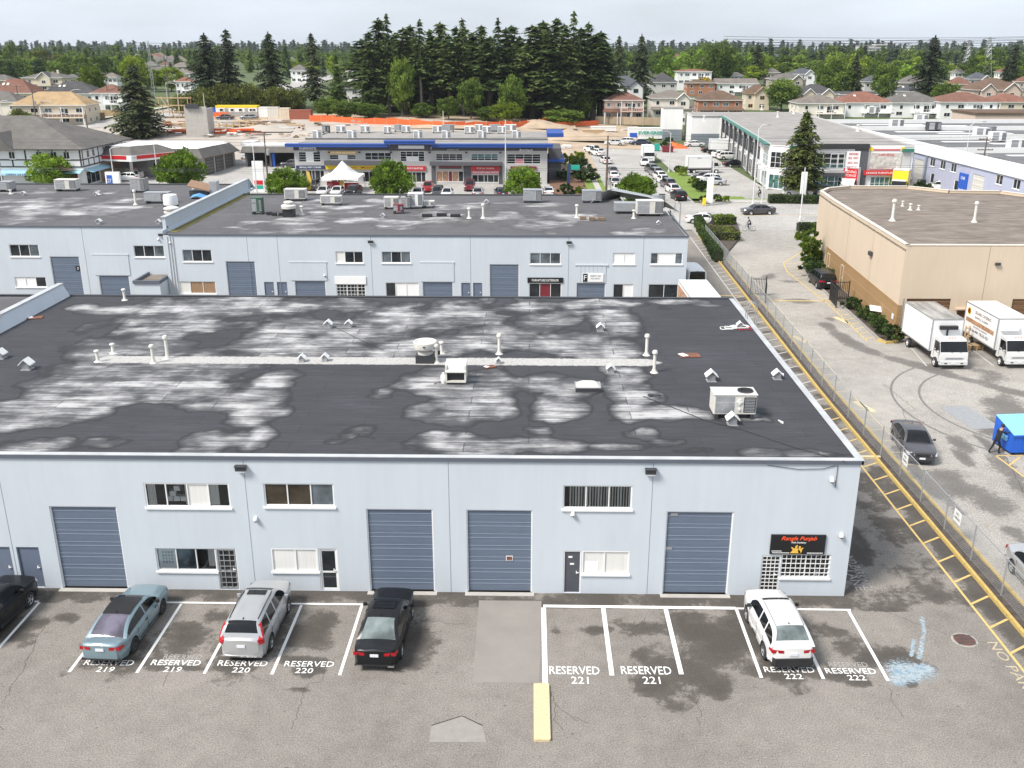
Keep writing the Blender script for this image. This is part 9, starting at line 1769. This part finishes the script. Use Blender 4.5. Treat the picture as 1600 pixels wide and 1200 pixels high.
def lamp(px,pb,pt,lb,arm=1.6,mat=LAMPW,curve=True,ext=None):
    x,y,z=at(px,pb); h=yp(px,pt,y)[1]-z; t=thing('street_lamp',lb,'street lamp',(x,y,z)); G().tube((0,0,-.1),(0,0,h*.96),.11,.07,8).lathe([(.2,0),(.2,.5),(.12,.6)],n=8).obj('post',mat,t)
    if arm:
        s=1 if arm>0 else -1; G().path([(0,0,h*.94),(arm*.3,0,h*.99),(arm*.7,0,h*1.005),(arm,0,h)],.05,6).obj('arm',mat,t); G().cbox(arm+s*.25,0,h-.02,.6,.22,.14,ch=.05).obj('lamp_head',GALV,t)
    return t
for a in ((790,308,182,'pale lamp post in front of the blue-roofed plaza',0),(402,308,225,'pale lamp post left of the first plaza tree',-1.4),(1111,318,247,'pale lamp post on the grass bank',-2),(1176,322,195,'tall pale lamp post by the far pavement',1.2),(1500,305,190,'tall pale lamp post by the lavender row',1.8),(1250,345,258,'pale lamp post at the tan warehouse hedge',0),(8,310,222,'pale lamp post at the left picture edge',0),(110,290,225,'pale lamp post with double head at the corner shops',-1.6),(180,295,230,'pale lamp post left of the fuel canopy',1.2),(248,290,222,'pale lamp post right of the fuel canopy',0),(117,188,140,'curved lamp on the hill road, right',2.2),(85,195,158,'curved lamp on the hill road, middle',-2.2),(6,195,157,'curved lamp on the hill road, left',1.8),(281,180,130,'curved lamp at the building site edge',-2.4),(262,160,128,'curved lamp behind the building site',2.0),(322,190,144,'pale post at the rear of the site',0),(693,205,172,'thin pale post by the orange fence',0),(1190,320,240,'short pale post by the pavement right of tall lamp',0),(1045,270,205,'lamp post at the side street kerb',-1.2),(30,198,180,'short post by bushes',0)): lamp(*a[:4],arm=a[4])
for px,pb,pt,lb in ((1110,319,289,'yellow warning diamond on the grass bank lamp post'),):
    x,y,z=at(px,pb); zz=yp(px,291,y)[1]; o=G().add([(-.5,-.16,0),(0,-.16,-.5),(.5,-.16,0),(0,-.16,.5),(-.5,-.13,0),(0,-.13,-.5),(.5,-.13,0),(0,-.13,.5)],[(0,1,2,3),(7,6,5,4)]).obj('warning_sign',YELS,None,loc=(x,y,zz)); tag(o,lb,'sign')
for px,pb,w,h,mat,lb in ((1108,321,1.0,4.2,WHITEM,'white leaning notice column by the pavement bushes'),(1253,316,.9,4.6,WHITEM,'white post sign in front of the furniture store hedge'),(1100,322,.5,1.2,YELS,'small yellow construction sign by the pavement'),(1364,303,1.6,.9,WHITEM,'low white real estate board between rental trucks'),(1026,236,1.2,1.6,TEALS,'green utility box on the side street island'),(1043,238,2.4,1.4,MAROON,'maroon covered motorcycle shape on the island')):
    x,y,z=at(px,pb); t=thing('roadside_board' if mat is WHITEM or mat is YELS else 'utility_box',lb,'sign' if mat in (WHITEM,YELS) else 'box',(x,y,z)); G().cbox(0,0,h*.55,w,.3 if w<1.2 else 1.0,h*.9,ch=.05).obj('panel',mat,t); G().cbox(0,0,h*.06,.2,.2,h*.12).obj('foot',GALV,t)
x,y=gz(1300,478); x,y=gz(1366,505); t=thing('notice_board','tilted white sign board among the shrubs of the tan warehouse','sign',(x,y,0)); G().tube((0,0,0),(0,0,1.2),.05).obj('post',GALV,t); o=G().cbox(0,0,0,1.1,.05,.6).obj('plate',WHITES,t,loc=(0,0,1.3)); o.rotation_euler=(R(-50),R(8),0)
def wires(a,b,n,dz,lb,sag=.8,r=.018):
    t=thing('power_line',lb,'power line',((a[0]+b[0])/2,(a[1]+b[1])/2,(a[2]+b[2])/2)); m=Vector(t.location)
    for k in range(n):
        P_=[]
        for i in range(25): u=i/24; p=Vector(a).lerp(Vector(b),u); P_.append((p.x-m.x,p.y-m.y+(k-n/2)*.5,p.z-m.z-sag*4*u*(1-u)-dz*k)) 
        G().path(P_,r,4).obj('wire',DKMET,t)
wires((-150,150,10.2),(22,153.5,9.8),3,.5,'three sagging wires along the street over the forecourt'); wires((22,153.5,9.8),(88,154,10.5),3,.5,'three sagging wires along the street at right'); wires((-150,150.5,5.6),(90,153.5,5.8),2,.35,'two low cables along the street',1.0); wires((-120,300,24),(240,330,28),3,.7,'high power wires crossing in front of the wood',2,.05); wires((60,320,26),(260,330,30),4,.8,'high power wires over the right houses',2,.05)
def pylon(px,pb,pt,Y,lb):
    x,zt=yp(px,pt,Y); z=terr(x,Y); h=zt-z; t=thing('transmission_tower',lb,'pylon',(x,Y,z)); g=G(); lv=np.linspace(0,1,9); wd=lambda u: (1-u)**1.2*h*.11+h*.018
    for i in range(8):
        u,v_=lv[i],lv[i+1]; a,b=wd(u),wd(v_)
        for s1,s2 in ((-1,-1),(1,-1),(1,1),(-1,1)): g.tube((s1*a,s2*a,u*h),(s1*b,s2*b,v_*h),.14,n=4,cap=False)
        for s2 in (-1,1): g.tube((-a,s2*a,u*h),(b,s2*b,v_*h),.10,n=4,cap=False).tube((a,s2*a,u*h),(-b,s2*b,v_*h),.10,n=4,cap=False)
    g.obj('lattice',GALV,t)
    for u in (.72,.84,.96): G().box(-h*.13,-.2,u*h,h*.13,.2,u*h+.35).obj('crossarm',GALV,t)
pylon(1548,108,58,520,'steel lattice pylon, right one on the skyline'); pylon(1515,115,64,560,'steel lattice pylon, left one beside it'); pylon(1420,112,66,700,'thin distant lattice pylon above the right houses')
for px,w,pt,lb in ((1352,22,71,'pale distant tower block on the right skyline, wider'),(1374,16,69,'pale distant tower block on the right skyline, narrower')):
    Y=1300; x,zt=yp(px,pt,Y); z=terr(x,Y); t=thing('tower_block',lb,'tower block',(x,Y,z)); h=zt-z; w_=w*Y/CF; G().box(-w_/2,-8,0,w_/2,8,h).obj('wall',GREYW,t)
    for k in range(int(h/3.2)): G().box(-w_/2+.6,-8.15,k*3.2+1,w_/2-.6,-8.003,k*3.2+2.5).obj('window',GLASSG,t)
x,zt=yp(231,63,340); t=thing('crane_mast','thin tall lattice mast rising above the left skyline','mast',(x,340,terr(x,340))); h=zt-terr(x,340); g=G()
for a,b in ((-.4,-.4),(.4,-.4),(0,.4)): g.tube((a,b,0),(a*.5,b*.5,h),.07,n=4)
for k in range(14): g.tube((-.4,-.4,k*h/14),(.4,-.4,(k+1)*h/14),.05,n=4)
g.obj('lattice',GALV,t)
upole(266,170,72,'tall bare wooden pole before the huge conifers',1)
